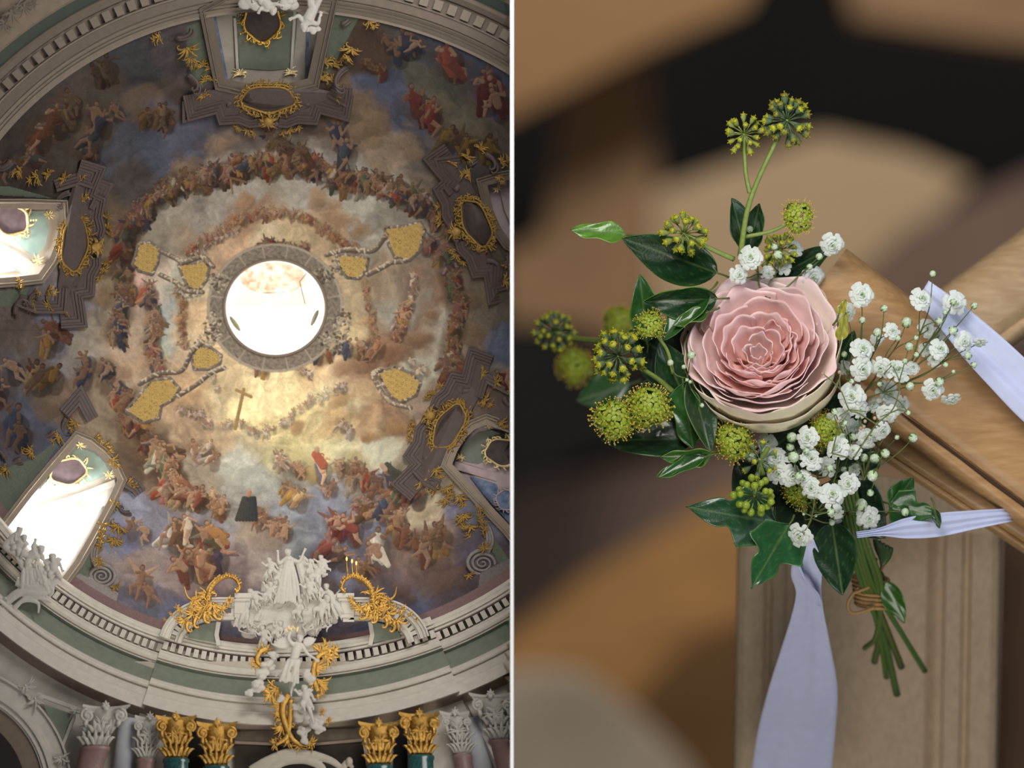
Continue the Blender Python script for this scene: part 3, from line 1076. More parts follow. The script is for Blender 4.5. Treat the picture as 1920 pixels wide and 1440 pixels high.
def sweep(b, pts, prof, close=False, dfun=None, alt=False):
    """prof: (offset sideways, height toward the room)"""
    dfun = dfun or D
    if close:
        pts = list(pts) + [pts[0]]
    lines = []
    for o, h in prof:
        q = off_line(pts, o)
        if close:
            # mitre the seam
            qq = off_line([pts[-2]] + list(pts) + [pts[1]], o)[1:-1]
            q = qq
        lines.append([(x, y, dfun(x, y) - h) for x, y in q])
    if alt:
        for i in range(len(lines) - 1):
            b.cur = 1 if abs(prof[i + 1][1] - prof[i][1]) > 2.5 and i % 4 == 1 else 0  # lighter strips paint highlight lines onto the ridges
            b.grid(lines[i:i + 2])
        b.cur = 0
    else:
        b.grid(lines)


def win_frame(n, label, hole, width, mfr, close_pts=None):
    """painted plaster frame standing round a window opening, with its reveal going back"""
    root = thing('window_%d' % n, label, 'window', (sum(p[0] for p in hole) / len(hole), sum(p[1] for p in hole) / len(hole), 0), None, 'structure')
    q = bez(list(hole) + [hole[0]], 1)
    pts = [(p[0], p[1]) for p in hole]
    area2 = sum(pts[i][0] * pts[(i + 1) % len(pts)][1] - pts[(i + 1) % len(pts)][0] * pts[i][1] for i in range(len(pts)))
    s = -1 if area2 > 0 else 1
    b = B()
    W = width
    sweep(b, pts, [(0, -60), (0, 5), (s * W * .55, 7), (s * W * .6, 12), (s * W * .72, 12), (s * W * .76, 8), (s * W * .86, 9), (s * W * .9, 14), (s * W, 13), (s * W * 1.03, -5)],
          close=True)
    b.build('window_frame', mfr, root, smooth=False, clip=-1)
    return root, pts, s


def flat_poly(b, poly, dd):
    n = len(poly)
    cx = sum(p[0] for p in poly) / n
    cy = sum(p[1] for p in poly) / n
    vs = [(cx, cy, D(cx, cy) + dd)] + [(x, y, D(x, y) + dd) for x, y in poly]
    b.add(vs, [(0, 1 + i, 1 + (i + 1) % n) for i in range(n)])


def shrink(poly, k, c=None):
    n = len(poly)
    c = c or (sum(p[0] for p in poly) / n, sum(p[1] for p in poly) / n)
    return [(c[0] + (x - c[0]) * k, c[1] + (y - c[1]) * k) for x, y in poly]


# ------------------------------------------------------------------ rococo ornament
def curl(b, x, y, d, a, L, r0, turn=2.2, n=14, side=1, w=8, flat=.7, lift=0):
    """a tapering scroll that starts at (x,y) heading along angle a and rolls up"""
    pts = []
    px, py = x, y
    for i in range(n):
        t = i / (n - 1)
        pts.append((px, py, d - lift * math.sin(t * PI)))
        st = L / n * (1.3 - .9 * t)
        px += math.cos(a) * st
        py += math.sin(a) * st
        a += side * turn * (0.4 + 2.2 * t * t) * 2.2 / n
    b.tube(pts, [max(.35, r0 * (1 - .75 * i / (n - 1))) for i in range(n)], w, flat)
    b.ell(pts[-1], r0 * .5, nu=6, nv=4)


def leaf(b, x, y, d, a, L, wd, bend=.8, lift=3, n=9, w=6):
    """an acanthus flame"""
    pts, rad = [], []
    px, py = x, y
    for i in range(n):
        t = i / (n - 1)
        pts.append((px, py, d - lift * math.sin(t * PI * .8)))
        rad.append(max(.3, wd * math.sin(PI * (0.15 + .83 * t)) ** .8))
        px += math.cos(a) * L / n
        py += math.sin(a) * L / n
        a += bend * t * 2 / n * 2
    b.tube(pts, rad, w, .45)


def rocaille(b, cx, cy, rx, ry, rot, size, rg, dfun=None, dens=1.0, dd=0, arc=None):
    """scrolls, flames and beads running round an oval"""
    dfun = dfun or D
    c, s = math.cos(rot), math.sin(rot)
    n = 40
    a0, a1 = arc or (0, 2 * PI)
    pts = []
    for i in range(n + 1):
        t = a0 + (a1 - a0) * i / n
        k = 1 + .05 * math.sin(5 * t)
        x, y = rx * k * math.cos(t), ry * k * math.sin(t)
        X, Y = cx + x * c - y * s, cy + x * s + y * c
        pts.append((X, Y, dfun(X, Y) - 3 - dd))
    b.tube(pts, size * .16, 6, caps=True)
    m = int((rx + ry) * .55 * dens * abs(a1 - a0) / (2 * PI) * 10 / size)
    for i in range(m):
        t = a0 + (a1 - a0) * (i + rg.uniform(-.3, .3)) / m
        x, y = rx * math.cos(t), ry * math.sin(t)
        X, Y = cx + x * c - y * s, cy + x * s + y * c
        nx_, ny_ = math.cos(t) / rx, math.sin(t) / ry
        a = math.atan2(nx_ * s + ny_ * c, nx_ * c - ny_ * s)
        sd = rg.choice((-1, 1))
        d = dfun(X, Y) - 3 - dd
        z = rg.random()
        if z < .4:
            curl(b, X, Y, d, a + sd * rg.uniform(.2, 1.1), size * rg.uniform(.9, 1.5), size * .17, 2.2, 10, sd, 6)
        elif z < .85:
            leaf(b, X, Y, d, a + sd * rg.uniform(.1, .9), size * rg.uniform(.7, 1.3), size * .11, sd * rg.uniform(.2, 1.1), 2)
        else:
            for k in range(3):
                b.ell((X + math.cos(a) * size * .25 * (k + 1), Y + math.sin(a) * size * .25 * (k + 1), d - 1), size * .14, nu=6, nv=4)


def tuft(b, x, y, d, a, size, rg, n=7, spread=1.6):
    n = int(n * 1.5)
    x += rg.uniform(-1, 1)
    """a bunch of acanthus leaves and curls growing from one point"""
    for i in range(n):
        t = (i / (n - 1) - .5) * spread if n > 1 else 0
        aa = a + t + rg.uniform(-.15, .15)
        if i % 3 == 2:
            curl(b, x, y, d - 1, aa, size * rg.uniform(.7, 1.0), size * .11, 2.4, 10, 1 if t > 0 else -1, 6)
        else:
            leaf(b, x, y, d - 1, aa, size * rg.uniform(.6, 1.1), size * .065, (1 if t > 0 else -1) * rg.uniform(.2, 1.2), 3)
    b.ell((x, y, d - 2), size * .1, nu=8, nv=6)




# windows --------------------------------------------------------------
M_FRAME = mat('taupe_window_surround', (138, 124, 108), .75, var=.07, scale=300)
M_FRAMED = mat('dark_taupe_window_surround', (104, 92, 80), .75, var=.08, scale=300)
rg = random.Random(5)


def medal(root, cx, cy, rx, ry, rot, dd, size, m_o=M_OVAL, gold=M_GOLDP, dens=1.2):
    b = B()
    pl = []
    for i in range(40):
        t = 2 * PI * i / 40
        x, y = rx * math.cos(t), ry * math.sin(t)
        pl.append((cx + x * math.cos(rot) - y * math.sin(rot), cy + x * math.sin(rot) + y * math.cos(rot)))
    flat_poly(b, pl, dd)
    b.build('medallion', m_o, root, clip=-1)
    b = B()
    rocaille(b, cx, cy, rx, ry, rot, size, rg, dfun=lambda x, y: D(x, y) + dd, dens=dens)
    b.build('gilt_wreath', gold, root, clip=-1)


# 1: top window: green panel in a white border
r1, _, _ = win_frame(1, 'window bay at the top of the dome with a green panel and gilt ornament', W_TOP, 24, M_FRAMED)
b = B()
b.cur = 0
flat_poly(b, shrink(W_TOP, 1.12), 70)
b.cur = 1
flat_poly(b, [(444, 34), (446, 60), (449, 128), (505, 132), (549, 128), (556, 60), (560, 0), (450, 0)], 62)
b.cur = 2
flat_poly(b, [(399, 30), (405, 30), (428, 150), (421, 146)], 58)
flat_poly(b, [(575, 60), (580, 60), (577, 150), (573, 150)], 58)
b.build('reveal_panel', [mat('white_window_plaster', (176, 166, 152), .8, var=.08, scale=300), M_GREEN, M_BLUE], r1, clip=-1)
b = B()
for pl in ([(440, 34), (445, 130)], [(546, 130), (553, 20)]):
    sweep(b, [(pl[0][0], pl[0][1]), (pl[1][0], pl[1][1])], [(-3, 0), (-2, 3), (2, 3), (3, 0)], dfun=lambda x, y: D(x, y) + 60)
b.build('panel_moulding', M_STONE, r1, smooth=False, clip=-1)
medal(r1, 492, 38, 34, 40, 0, 50, 17, M_OVALD, mat('bright_gilding', (222, 178, 84), .3, .8, .2, 1400, bump=.5), 1.4)
b = B()
for x, y, a in ((450, 140, -1.6), (545, 138, -1.6)):
    tuft(b, x, y, D(x, y) + 56, a, 20, rg, 9, 3.4)
    tuft(b, x, y - 18, D(x, y) + 56, a, 14, rg, 5, 1.4)
b.build('gilt_corner_ornament', M_GOLDP, r1, clip=-1)

# 2: left window
r2, _, _ = win_frame(2, 'bright window bay at the left edge with a turquoise panel and plum medallion', W_LEFT, 18, M_FRAME)
b = B()
b.cur = 0
flat_poly(b, shrink(W_LEFT, 1.1), 60)
b.cur = 1
flat_poly(b, [(20, 396), (85, 396), (92, 430), (84, 462), (66, 482), (30, 455), (-30, 420), (-30, 396)], 54)
flat_poly(b, [(-40, 468), (0, 482), (34, 508), (-40, 516)], 54)
b.build('reveal_panel', [M_CREAM, M_TURQ], r2, clip=-1)
b = B()
sweep(b, [(-30, 440), (56, 490)], [(-3, 0), (-2, 3), (2, 3), (3, 0)], dfun=lambda x, y: D(x, y) + 54)
b.build('panel_moulding', M_CREAM, r2, smooth=False, clip=-1)
medal(r2, 20, 412, 34, 28, .3, 48, 20)
b = B()
for x, y in ((92, 402), (70, 488)):
    tuft(b, x, y, D(x, y) + 50, 1.6, 18, rg, 9, 5)
b.build('gilt_corner_ornament', M_GOLDP, r2, clip=-1)

# 3: lower left window, blown out by daylight
r3, _, _ = win_frame(3, 'tall bright window bay at the lower left with daylit panes', W_LL, 17, M_FRAME)
b = B()
b.cur = 0
flat_poly(b, shrink(W_LL, 1.08), 80)
b.cur = 1
flat_poly(b, [(148, 838), (176, 848), (196, 866), (206, 888), (120, 925), (68, 925), (100, 888), (125, 858)], 72)
b.build('reveal_panel', [M_CREAM, M_TURQ], r3, clip=-1)
b = B()
b.cur = 0
b.prism([(58, 932), (66, 950), (70, 958), (42, 1004), (16, 990), (10, 990)], lambda x, y: D(x, y) + 66, lambda x, y: D(x, y) + 72)
b.prism([(76, 966), (190, 950), (160, 1000), (120, 1070), (60, 1050), (48, 1010)], lambda x, y: D(x, y) + 62, lambda x, y: D(x, y) + 72)
b.build('window_pane', M_PANE, r3, smooth=False, clip=-1)
b = B()
sweep(b, [(72, 955), (130, 938), (216, 905)], [(-7, 0), (-6, 4), (6, 4), (7, 0)], dfun=lambda x, y: D(x, y) + 64)
sweep(b, [(60, 930), (72, 957), (40, 1006)], [(-1.5, 0), (-1, 4), (1, 4), (1.5, 0)], dfun=lambda x, y: D(x, y) + 60)
b.build('panel_moulding', M_CREAM, r3, smooth=False, clip=-1)
medal(r3, 128, 884, 34, 24, -.2, 64, 15)
b = B()
for x, y, s_ in ((204, 890, 15), (150, 834, 14), (140, 950, 18), (120, 955, 14)):
    tuft(b, x, y, D(x, y) + 60, 1.6, s_, rg, 9, 5)
b.build('gilt_corner_ornament', M_GOLDP, r3, clip=-1)

# 4: upper right window
r4, _, _ = win_frame(4, 'window bay cut by the right side of the dome view, upper of two', W_RU, 18, M_FRAMED)
b = B()
b.cur = 0
flat_poly(b, shrink(W_RU, 1.1), 60)
b.cur = 1
flat_poly(b, [(934, 352), (990, 345), (990, 440), (957, 425), (944, 395)], 52)
b.build('reveal_panel', [M_LAVEN, M_BROWN], r4, clip=-1)
b = B()
tuft(b, 932, 352, D(932, 352) + 45, .8, 16, rg, 7, 4)
b.build('gilt_corner_ornament', M_GOLDP, r4, clip=-1)

# 5: lower right window
r5, _, _ = win_frame(5, 'window bay at the lower right with a lilac and blue lining and plum medallion', W_RL, 19, M_FRAME)
b = B()
b.cur = 0
flat_poly(b, shrink(W_RL, 1.08), 70)
b.cur = 2
flat_poly(b, [(858, 852), (874, 828), (894, 812), (920, 806), (990, 830), (990, 895), (862, 862)], 62)
b.cur = 1
flat_poly(b, [(880, 892), (990, 925), (990, 1010), (957, 984), (905, 925)], 62)
b.build('reveal_panel', [M_LAVEN, M_BLUE, mat('grey_green_window_plaster', (118, 122, 112), .8, var=.1, scale=300)], r5, clip=-1)
b = B()
sweep(b, [(852, 872), (990, 912)], [(-8, 0), (-7, 4), (7, 4), (8, 0)], dfun=lambda x, y: D(x, y) + 60)
b.build('panel_moulding', M_LAVEN, r5, smooth=False, clip=-1)
medal(r5, 944, 848, 34, 25, .1, 52, 13, M_OVALD, M_GOLDP, 1.3)
medal(r5, 950, 938, 20, 18, .6, 50, 10, M_BLUE, M_LAVEN, 1.2)
b = B()
for x, y in ((863, 858), (915, 800)):
    tuft(b, x, y, D(x, y) + 54, -1.5, 13, rg, 8, 4)
b.build('gilt_corner_ornament', M_GOLDP, r5, clip=-1)

# 6: the eye of the dome with its lantern
r6 = thing('window_6', 'round eye of the dome opening into the sunlit white lantern', 'window', (516, 577, 230), None, 'structure')
b = B()
n = 72
prof = [(0.985, 60), (0.985, -2), (1.0, -5), (1.03, -6), (1.045, -3), (1.05, 3)]
b.grid([[(516 + 94 * k * math.cos(2 * PI * i / n), 577 + 89 * k * math.sin(2 * PI * i / n), 222 + h) for i in range(n + 1)] for k, h in prof])
b.build('window_frame', mat('oculus_rim_stucco', (120, 106, 90), .7, var=.1), r6, clip=-1)
b = B()
cols_, pts_ = [], []
for k, h, sh in [(1.0, 235, 0), (1.0, 262, 0), (1.0, 420, -6), (.96, 432, -8), (.9, 440, -10), (.62, 520, -22), (.3, 560, -30), (.02, 570, -34)]:
    pts_.append([(516 + 96 * k * math.cos(2 * PI * i / n), 577 + sh * 1.2 + 91 * k * math.sin(2 * PI * i / n), h) for i in range(n + 1)])
b.grid(pts_)
b.build('lantern_drum', mat('sunlit_lantern_plaster', (244, 240, 232), .8, var=.05, scale=120), r6)
b = B()
b.grid([[(516 + 84 * k * math.cos(t), 577 - 4 + 80 * k * math.sin(t), 400 - 60 * (1 - k)) for t in [PI * (.02 + .96 * i / 30) for i in range(31)]] for k in (1.0, .5, .1)])
b.build('window_pane', M_SKYP, r6)
b = B()
for (xa, ya, xb, yb) in ((575, 512, 562, 528), (562, 528, 572, 570), (494, 549, 530, 549), (530, 549, 532, 545)):
    b.tube([(xa, ya, 300), (xb, yb, 300)], .8, 5)
b.build('glazing_bar', mat('dark_iron', (90, 80, 72), .5, .5), r6)
for nm, x, y, a in (('left', 441, 607, .95), ('right', 590, 596, -1.15)):
    b = B()
    b.ell((x, y, 292), (17, 4.6, 3), Matrix.Rotation(a, 3, 'Z'), 20, 8)
    b.build('oval_shutter', mat('olive_shutter_' + nm, (120, 118, 92), .6), r6)
b = B()
rb = random.Random(2)
cols = [(204, 140, 110), (214, 170, 120), (180, 150, 130), (220, 190, 160)]
b.grid([[(512 + 62 * k * math.cos(2 * PI * i / 40), 522 + 30 * k * math.sin(2 * PI * i / 40), 330 + 20 * (1 - k)) for i in range(41)] for k in (1, .84, .8, .5, .02)])
b.build('lantern_ceiling', mat('lantern_fresco', (206, 150, 116), .8, var=.16, scale=260, c2=(250, 236, 214)), r6)

pl_ = bpy.data.lights.new('lantern_daylight', 'POINT')
pl_.energy = 0.03
pl_.shadow_soft_size = 8 * S
po = bpy.data.objects.new('lantern_daylight', pl_)
COL.objects.link(po)
po.location = P(516, 590, 275)
for nm, at, e in (('window_left_daylight', (-30, 470, 80), .10), ('window_low_daylight', (110, 960, 0), .10), ('window_right_daylight', (975, 860, 20), .02)):
    l = bpy.data.lights.new(nm, 'POINT')
    l.energy = e
    l.shadow_soft_size = 10 * S
    o = bpy.data.objects.new(nm, l)
    COL.objects.link(o)
    o.location = P(at[0], at[1], D(min(at[0], 950), at[1]) + 28)

# added divider, keeps dome and pew light apart; pew side darkened to blend in
b = B()
V8 = [(x, y, z) for z in (-420, 640) for x, y in ((957, -700), (963, -700), (963, 2200), (957, 2200))]
b.add(V8, [(0, 1, 2, 3), (7, 6, 5, 4), (0, 3, 7, 4), (0, 4, 5, 1), (3, 2, 6, 7)])
b.cur = 1
b.add([V8[1], V8[2], V8[6], V8[5]], [(0, 3, 2, 1)])
p_ = b.build('wall_added_divider', [mat('white_divider_paint', (252, 252, 252), .9, var=0), mat('divider_dark_side', (58, 42, 28), 1.0, var=.2, scale=20, spec=0)], smooth=False,
             mapf=lambda x, y, z: Vector(((x - 960) * S, z * S, (720 - y) * S)))
struct(p_)

# lower walls behind the capitals
b = B()
b.add([(-300, 1240, -150), (957, 1240, -150), (957, 1700, -150), (-300, 1700, -150)], [(0, 1, 2, 3)])
wl = b.build('wall_front', M_STONE2, smooth=False, clip=-1)
struct(wl)
# body of the hall outside the cornice: closes the dome view at left and right
b = B()
b.grid([[(-420, y, -700) for y in (-400, 1800)], [(-420, y, 400) for y in (-400, 1800)]])
struct(b.build('wall_left', M_BROWN, smooth=False))
b = B()
b.grid([[(-420, y, 640) for y in (-400, 1800)], [(957, y, 640) for y in (-400, 1800)]])
struct(b.build('wall_back', M_DARK, smooth=False, clip=-1))
# ------------------------------------------------------------------ cartouches on the window heads
def cartouche(label, cx, cy, rot, sc, seed, swags=True, rx=44, ry=18):
    """dark medallion in a gilt wreath on a stepped dark moulding; local +y looks at the eye of the dome"""
    rg = random.Random(seed)
    root = thing('cartouche', label, 'ornament', (cx, cy, D(cx, cy)), 'gilt cartouches on the window heads')
    c, s = math.cos(rot), math.sin(rot)

    def T(u, v):
        return cx + (u * c - v * s) * sc, cy + (u * s + v * c) * sc

    line = [(-150, -8), (-143, 30), (-92, 16), (-85, 38), (-55, 36), (-34, 44), (-20, 42)]
    right = [(-x, y) for x, y in line][::-1]
    b = B()
    for ln in (line, right):
        q = [T(*p) for p in ln]
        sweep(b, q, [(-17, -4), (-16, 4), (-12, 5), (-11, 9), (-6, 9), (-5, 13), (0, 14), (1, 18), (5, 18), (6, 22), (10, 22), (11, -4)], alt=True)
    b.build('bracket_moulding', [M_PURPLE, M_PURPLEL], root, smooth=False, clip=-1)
    b = B()
    pl = [T(*p) for p in [(-140, -10), (-135, 22), (-90, 10), (-80, 32), (-20, 36), (20, 36), (80, 32), (90, 10), (135, 22), (140, -10), (80, -22), (-80, -22)]]
    b.prism(pl, lambda x, y: D(x, y) - 7, lambda x, y: D(x, y) + 4)
    b.build('ground_panel', M_PURPLE, root, smooth=False, clip=-1)
    b = B()
    for sg in (-1, 1):
        b = B()
        x, y = T(sg * 72, 12)
        curl(b, x, y, D(x, y) - 12, rot + (PI if sg < 0 else 0) - sg * 1.2, 50 * sc, 6 * sc, 2.4, 16, sg, 8)
        x, y = T(sg * 18, 44)
        curl(b, x, y, D(x, y) - 18, rot + PI / 2 + sg * .8, 30 * sc, 6 * sc, 2.6, 14, sg, 8)
        b.build('volute', M_PURPLE, root, clip=-1)
    b = B()
    n = 32
    pl = []
    for i in range(n):
        t = 2 * PI * i / n
        r_ = 1 + .12 * math.cos(2 * t)
        pl.append(T(rx * r_ * math.cos(t), ry * r_ * math.sin(t) * (1 - .18 * math.cos(2 * t))))
    b.prism(pl, lambda x, y: D(x, y) - 14, lambda x, y: D(x, y))
    b.build('medallion', M_OVALD, root, clip=-1)
    b = B()
    rocaille(b, cx, cy, (rx + 6) * sc, (ry + 6) * sc, rot, 15 * sc, rg, dd=12, dens=2.0)
    rocaille(b, cx, cy, (rx + 12) * sc, (ry + 11) * sc, rot, 13 * sc, rg, dd=8, dens=1.6)
    b.build('gilt_wreath', M_GOLDM, root, clip=-1)
    b = B()
    x, y = T(0, 42)
    tuft(b, x, y, D(x, y) - 22, rot + PI / 2, 26 * sc, rg, 11, 3.6)
    b.ell((x, y, D(x, y) - 24), (11 * sc, 10 * sc, 6), nu=10, nv=6)
    b.build('gilt_shell', M_GOLDM, root, clip=-1)
    if swags:
        for sg in (-1, 1):
            b = B()
            for u, v, sz in ((sg * 38, 58, 19), (sg * 56, 52, 16), (sg * 26, 62, 15)):
                x, y = T(u, v)
                tuft(b, x, y, D(x, y) - 8, rot + PI / 2 - sg * 1.1, sz * sc, rg, 7, 3)
            b.build('gilt_swag', M_GOLDM, root, clip=-1)
    for sg in (-1, 1):
        b = B()
        for u, v in ((sg * 120, -4), (sg * 118, -34), (sg * 124, -62)):
            x, y = T(u, v)
            tuft(b, x, y, D(x, y) - 10, rot - PI / 2 + sg * .5, 22 * sc, rg, 7, 3)
        b.build('gilt_foliage', M_GOLDM, root, clip=-1)
    return root


cartouche('dark oval cartouche in a gilt wreath below the top window', 503, 186, 0, 1.0, 1)
cartouche('dark oval cartouche in a gilt wreath beside the left window', 140, 458, -PI / 2 + .12, 1.0, 2)
cartouche('dark oval cartouche in a gilt wreath beside the upper right window', 893, 418, PI / 2 - .42, 1.0, 3, rx=40)
cartouche('dark oval cartouche in a gilt wreath above the lower right window', 842, 800, PI / 2 + .52, .98, 4, rx=40)


# ------------------------------------------------------------------ corner brackets and volutes on the vault
def bracket(label, pts, tufts, curls, seed, m=M_PURPLE, wid=1.0):
    rg = random.Random(seed)
    cx = sum(p[0] for p in pts) / len(pts)
    cy = sum(p[1] for p in pts) / len(pts)
    root = thing('scroll_bracket', label, 'ornament', (cx, cy, D(cx, cy)), 'painted plaster scroll brackets')
    b = B()
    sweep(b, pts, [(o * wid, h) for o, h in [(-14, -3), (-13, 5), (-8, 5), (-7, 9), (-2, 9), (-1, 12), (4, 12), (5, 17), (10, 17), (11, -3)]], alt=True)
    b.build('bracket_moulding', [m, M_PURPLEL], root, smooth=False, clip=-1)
    for x, y, a, L, r0, sd in curls:
        b = B()
        curl(b, x, y, D(x, y) - 12, a, L, r0 * .6, 2.5, 18, sd, 8)
        curl(b, x + 3, y + 4, D(x, y) - 9, a, L * 1.1, r0 * .5, 2.5, 18, sd, 8)
        b.build('volute', m, root, clip=-1)
    for x, y, a, sz in tufts:
        b = B()
        tuft(b, x, y, D(x, y) - 10, a, sz * .85, rg, 8, 2.6)
        tuft(b, x + math.cos(a) * sz * .5, y + math.sin(a) * sz * .5, D(x, y) - 12, a + .3, sz * .6, rg, 7, 2.2)
        b.build('gilt_foliage', M_GOLDM, root, clip=-1)
    return root


bracket('stepped dark scroll bracket at the upper left of the vault', [(104, 350), (150, 336), (196, 352), (176, 394)],
        [(70, 330, 2.6, 28), (150, 372, -.4, 22), (40, 322, 3, 26)], [(130, 360, 3.0, 60, 7, -1), (20, 300, 2.2, 60, 9, 1)], 11)
bracket('stepped dark scroll bracket under the left window', [(34, 564), (70, 578), (115, 578), (118, 540)],
        [(90, 545, .2, 24), (34, 540, -1.4, 22), (64, 548, .4, 18)], [(28, 590, -1.7, 60, 8, 1), (56, 574, -1.8, 50, 7, 1)], 12)
bracket('stepped dark scroll bracket left of the lower left window', [(122, 776), (150, 744), (172, 786)],
        [(140, 790, 2.0, 26), (112, 816, 2.4, 30), (60, 846, 2.7, 30), (14, 880, 2.4, 24)],
        [(124, 784, 2.2, 60, 7, -1), (100, 810, 2.4, 56, 7, 1), (40, 862, 2.9, 80, 10, -1), (8, 860, -1.9, 46, 8, -1)], 13)
bracket('dark scroll bracket right of the lower left window', [(238, 905), (256, 916), (262, 925)],
        [(210, 860, .9, 26), (196, 835, .7, 26), (240, 905, .4, 22), (216, 940, 1.6, 22), (222, 985, 2.0, 34), (214, 1010, 1.8, 34), (180, 820, .6, 20)],
        [(262, 910, 2.6, 70, 8, -1), (244, 960, 2.9, 40, 6, 1)], 14)
bracket('stepped dark scroll bracket left of the upper right window', [(862, 300), (826, 305), (842, 350), (850, 362)],
        [(880, 326, 3.0, 24), (940, 305, -.6, 24), (935, 330, 1.0, 20)], [(876, 306, -.3, 64, 8, -1), (910, 288, .4, 60, 8, 1)], 15)
bracket('stepped dark scroll bracket under the upper right window', [(930, 500), (928, 532), (990, 530)],
        [(948, 492, .4, 24)], [(950, 480, 1.0, 30, 6, 1)], 16)
bracket('stepped dark scroll bracket above the lower right window', [(896, 745), (908, 705), (990, 750)],
        [(905, 750, .5, 26), (940, 790, .9, 20)], [(945, 745, 1.2, 60, 8, -1)], 17)
bracket('dark scroll bracket below the lower right window', [(778, 876), (800, 900), (822, 912)],
        [(815, 880, .9, 28), (836, 915, .9, 24), (862, 930, 1.1, 30), (868, 965, 1.3, 34), (880, 985, 1.4, 34)],
        [(806, 905, .3, 70, 9, 1), (850, 935, .2, 60, 7, 1)], 18)
bracket('scroll bracket right of the top window', [(618, 172), (648, 190), (650, 165)],
        [(605, 150, -1.4, 26), (610, 118, -.8, 26), (690, 40, .6, 26), (660, 90, 1.9, 34), (640, 110, .4, 18)],
        [(650, 125, 2.6, 80, 8, -1), (640, 45, -.4, 60, 7, -1)], 19)
bracket('scroll bracket left of the top window', [(352, 190), (352, 218), (392, 205)],
        [(398, 150, -1.6, 26), (394, 128, -2.2, 24), (350, 90, 1.2, 38), (300, 68, 2.6, 24), (370, 120, 2.6, 18)],
        [(352, 140, .4, 60, 8, 1), (330, 70, .1, 60, 6, -1)], 20)

M_SLATE = mat('grey_slate_scroll', (128, 120, 116), .6, var=.16, scale=500)
M_SLATEG = mat('slate_volute_shade', (84, 78, 78), .6, var=.16, scale=500)


def volute(label, cx, cy, R0, sd, rise, seed):
    rg = random.Random(seed)
    root = thing('volute', label, 'ornament', (cx, cy + R0, D(cx, cy)), 'spiral volutes at the foot of the vault')
    b = B()
    pts, rad = [], []
    n = 90
    for i in range(n):
        t = i / (n - 1)
        a = sd * (t * 2 * PI * 3.1) - PI / 2
        r = R0 * (1 - .93 * t)
        pts.append((cx + r * math.cos(a), cy + r * math.sin(a) * .82, D(cx, cy) - 10 - 6 * t))
        rad.append(3.6 * (1 - .6 * t))
    b.tube(pts, rad, 8)
    b.build('spiral', M_SLATE, root)
    b = B()
    b.ell((cx, cy, D(cx, cy) - 2), (R0, R0 * .82, 7), nu=24, nv=8)
    b.build('scroll_body', M_SLATEG, root)
    b = B()
    for k in range(3):
        q = bez([(cx + (k - 1) * 5 - sd * 5, cy - R0 * .6, D(cx, cy) - 10), (cx + (k - 1) * 5 - sd * 14, cy - R0 * 1.4, D(cx, cy - 40) - 12),
                 (cx + (k - 1) * 4 - sd * 8, cy - R0 * 2.3, D(cx, cy - 70) - 14), (cx + (k - 1) * 2 + sd * 2, cy - R0 * 2.8, D(cx, cy - 80) - 14)], 10)
        b.tube(q, taper(len(q), 3.5, 2), 7)
    b.build('stem_scroll', M_SLATE, root)
    b = B()
    tuft(b, cx - sd * 4, cy - R0, D(cx, cy) - 22, 1.5, 20, rg, 8, 5)
    tuft(b, cx + sd * R0 * .9, cy + R0 * .7, D(cx, cy) - 12, 1.2, 18, rg, 7, 3)
    tuft(b, cx + sd * R0 * .6, cy + R0 * 1.1, D(cx, cy) - 12, 1.8, 14, rg, 6, 3)
    tuft(b, cx - sd * R0 * 1.3, cy + R0 * .1, D(cx, cy) - 10, PI / 2 + sd * 1.4, 14, rg, 6, 3)
    for k in range(5):
        tuft(b, cx - sd * (4 - k * 3.0), cy - R0 * 1.6 - k * 12, D(cx, cy - 60) - 14, -PI / 2 - sd * .3, 20, rg, 5, 1.4)
    b.build('gilt_foliage', M_GOLDM, root)
    return root


volute('grey spiral volute with gilt foliage beside the lower left window', 190, 1080, 27, 1, 60, 31)
volute('grey spiral volute with gilt foliage at the lower right of the vault', 905, 1056, 30, -1, 60, 32)

# ------------------------------------------------------------------ broken segmental pediment above the altar bay
PD = -150


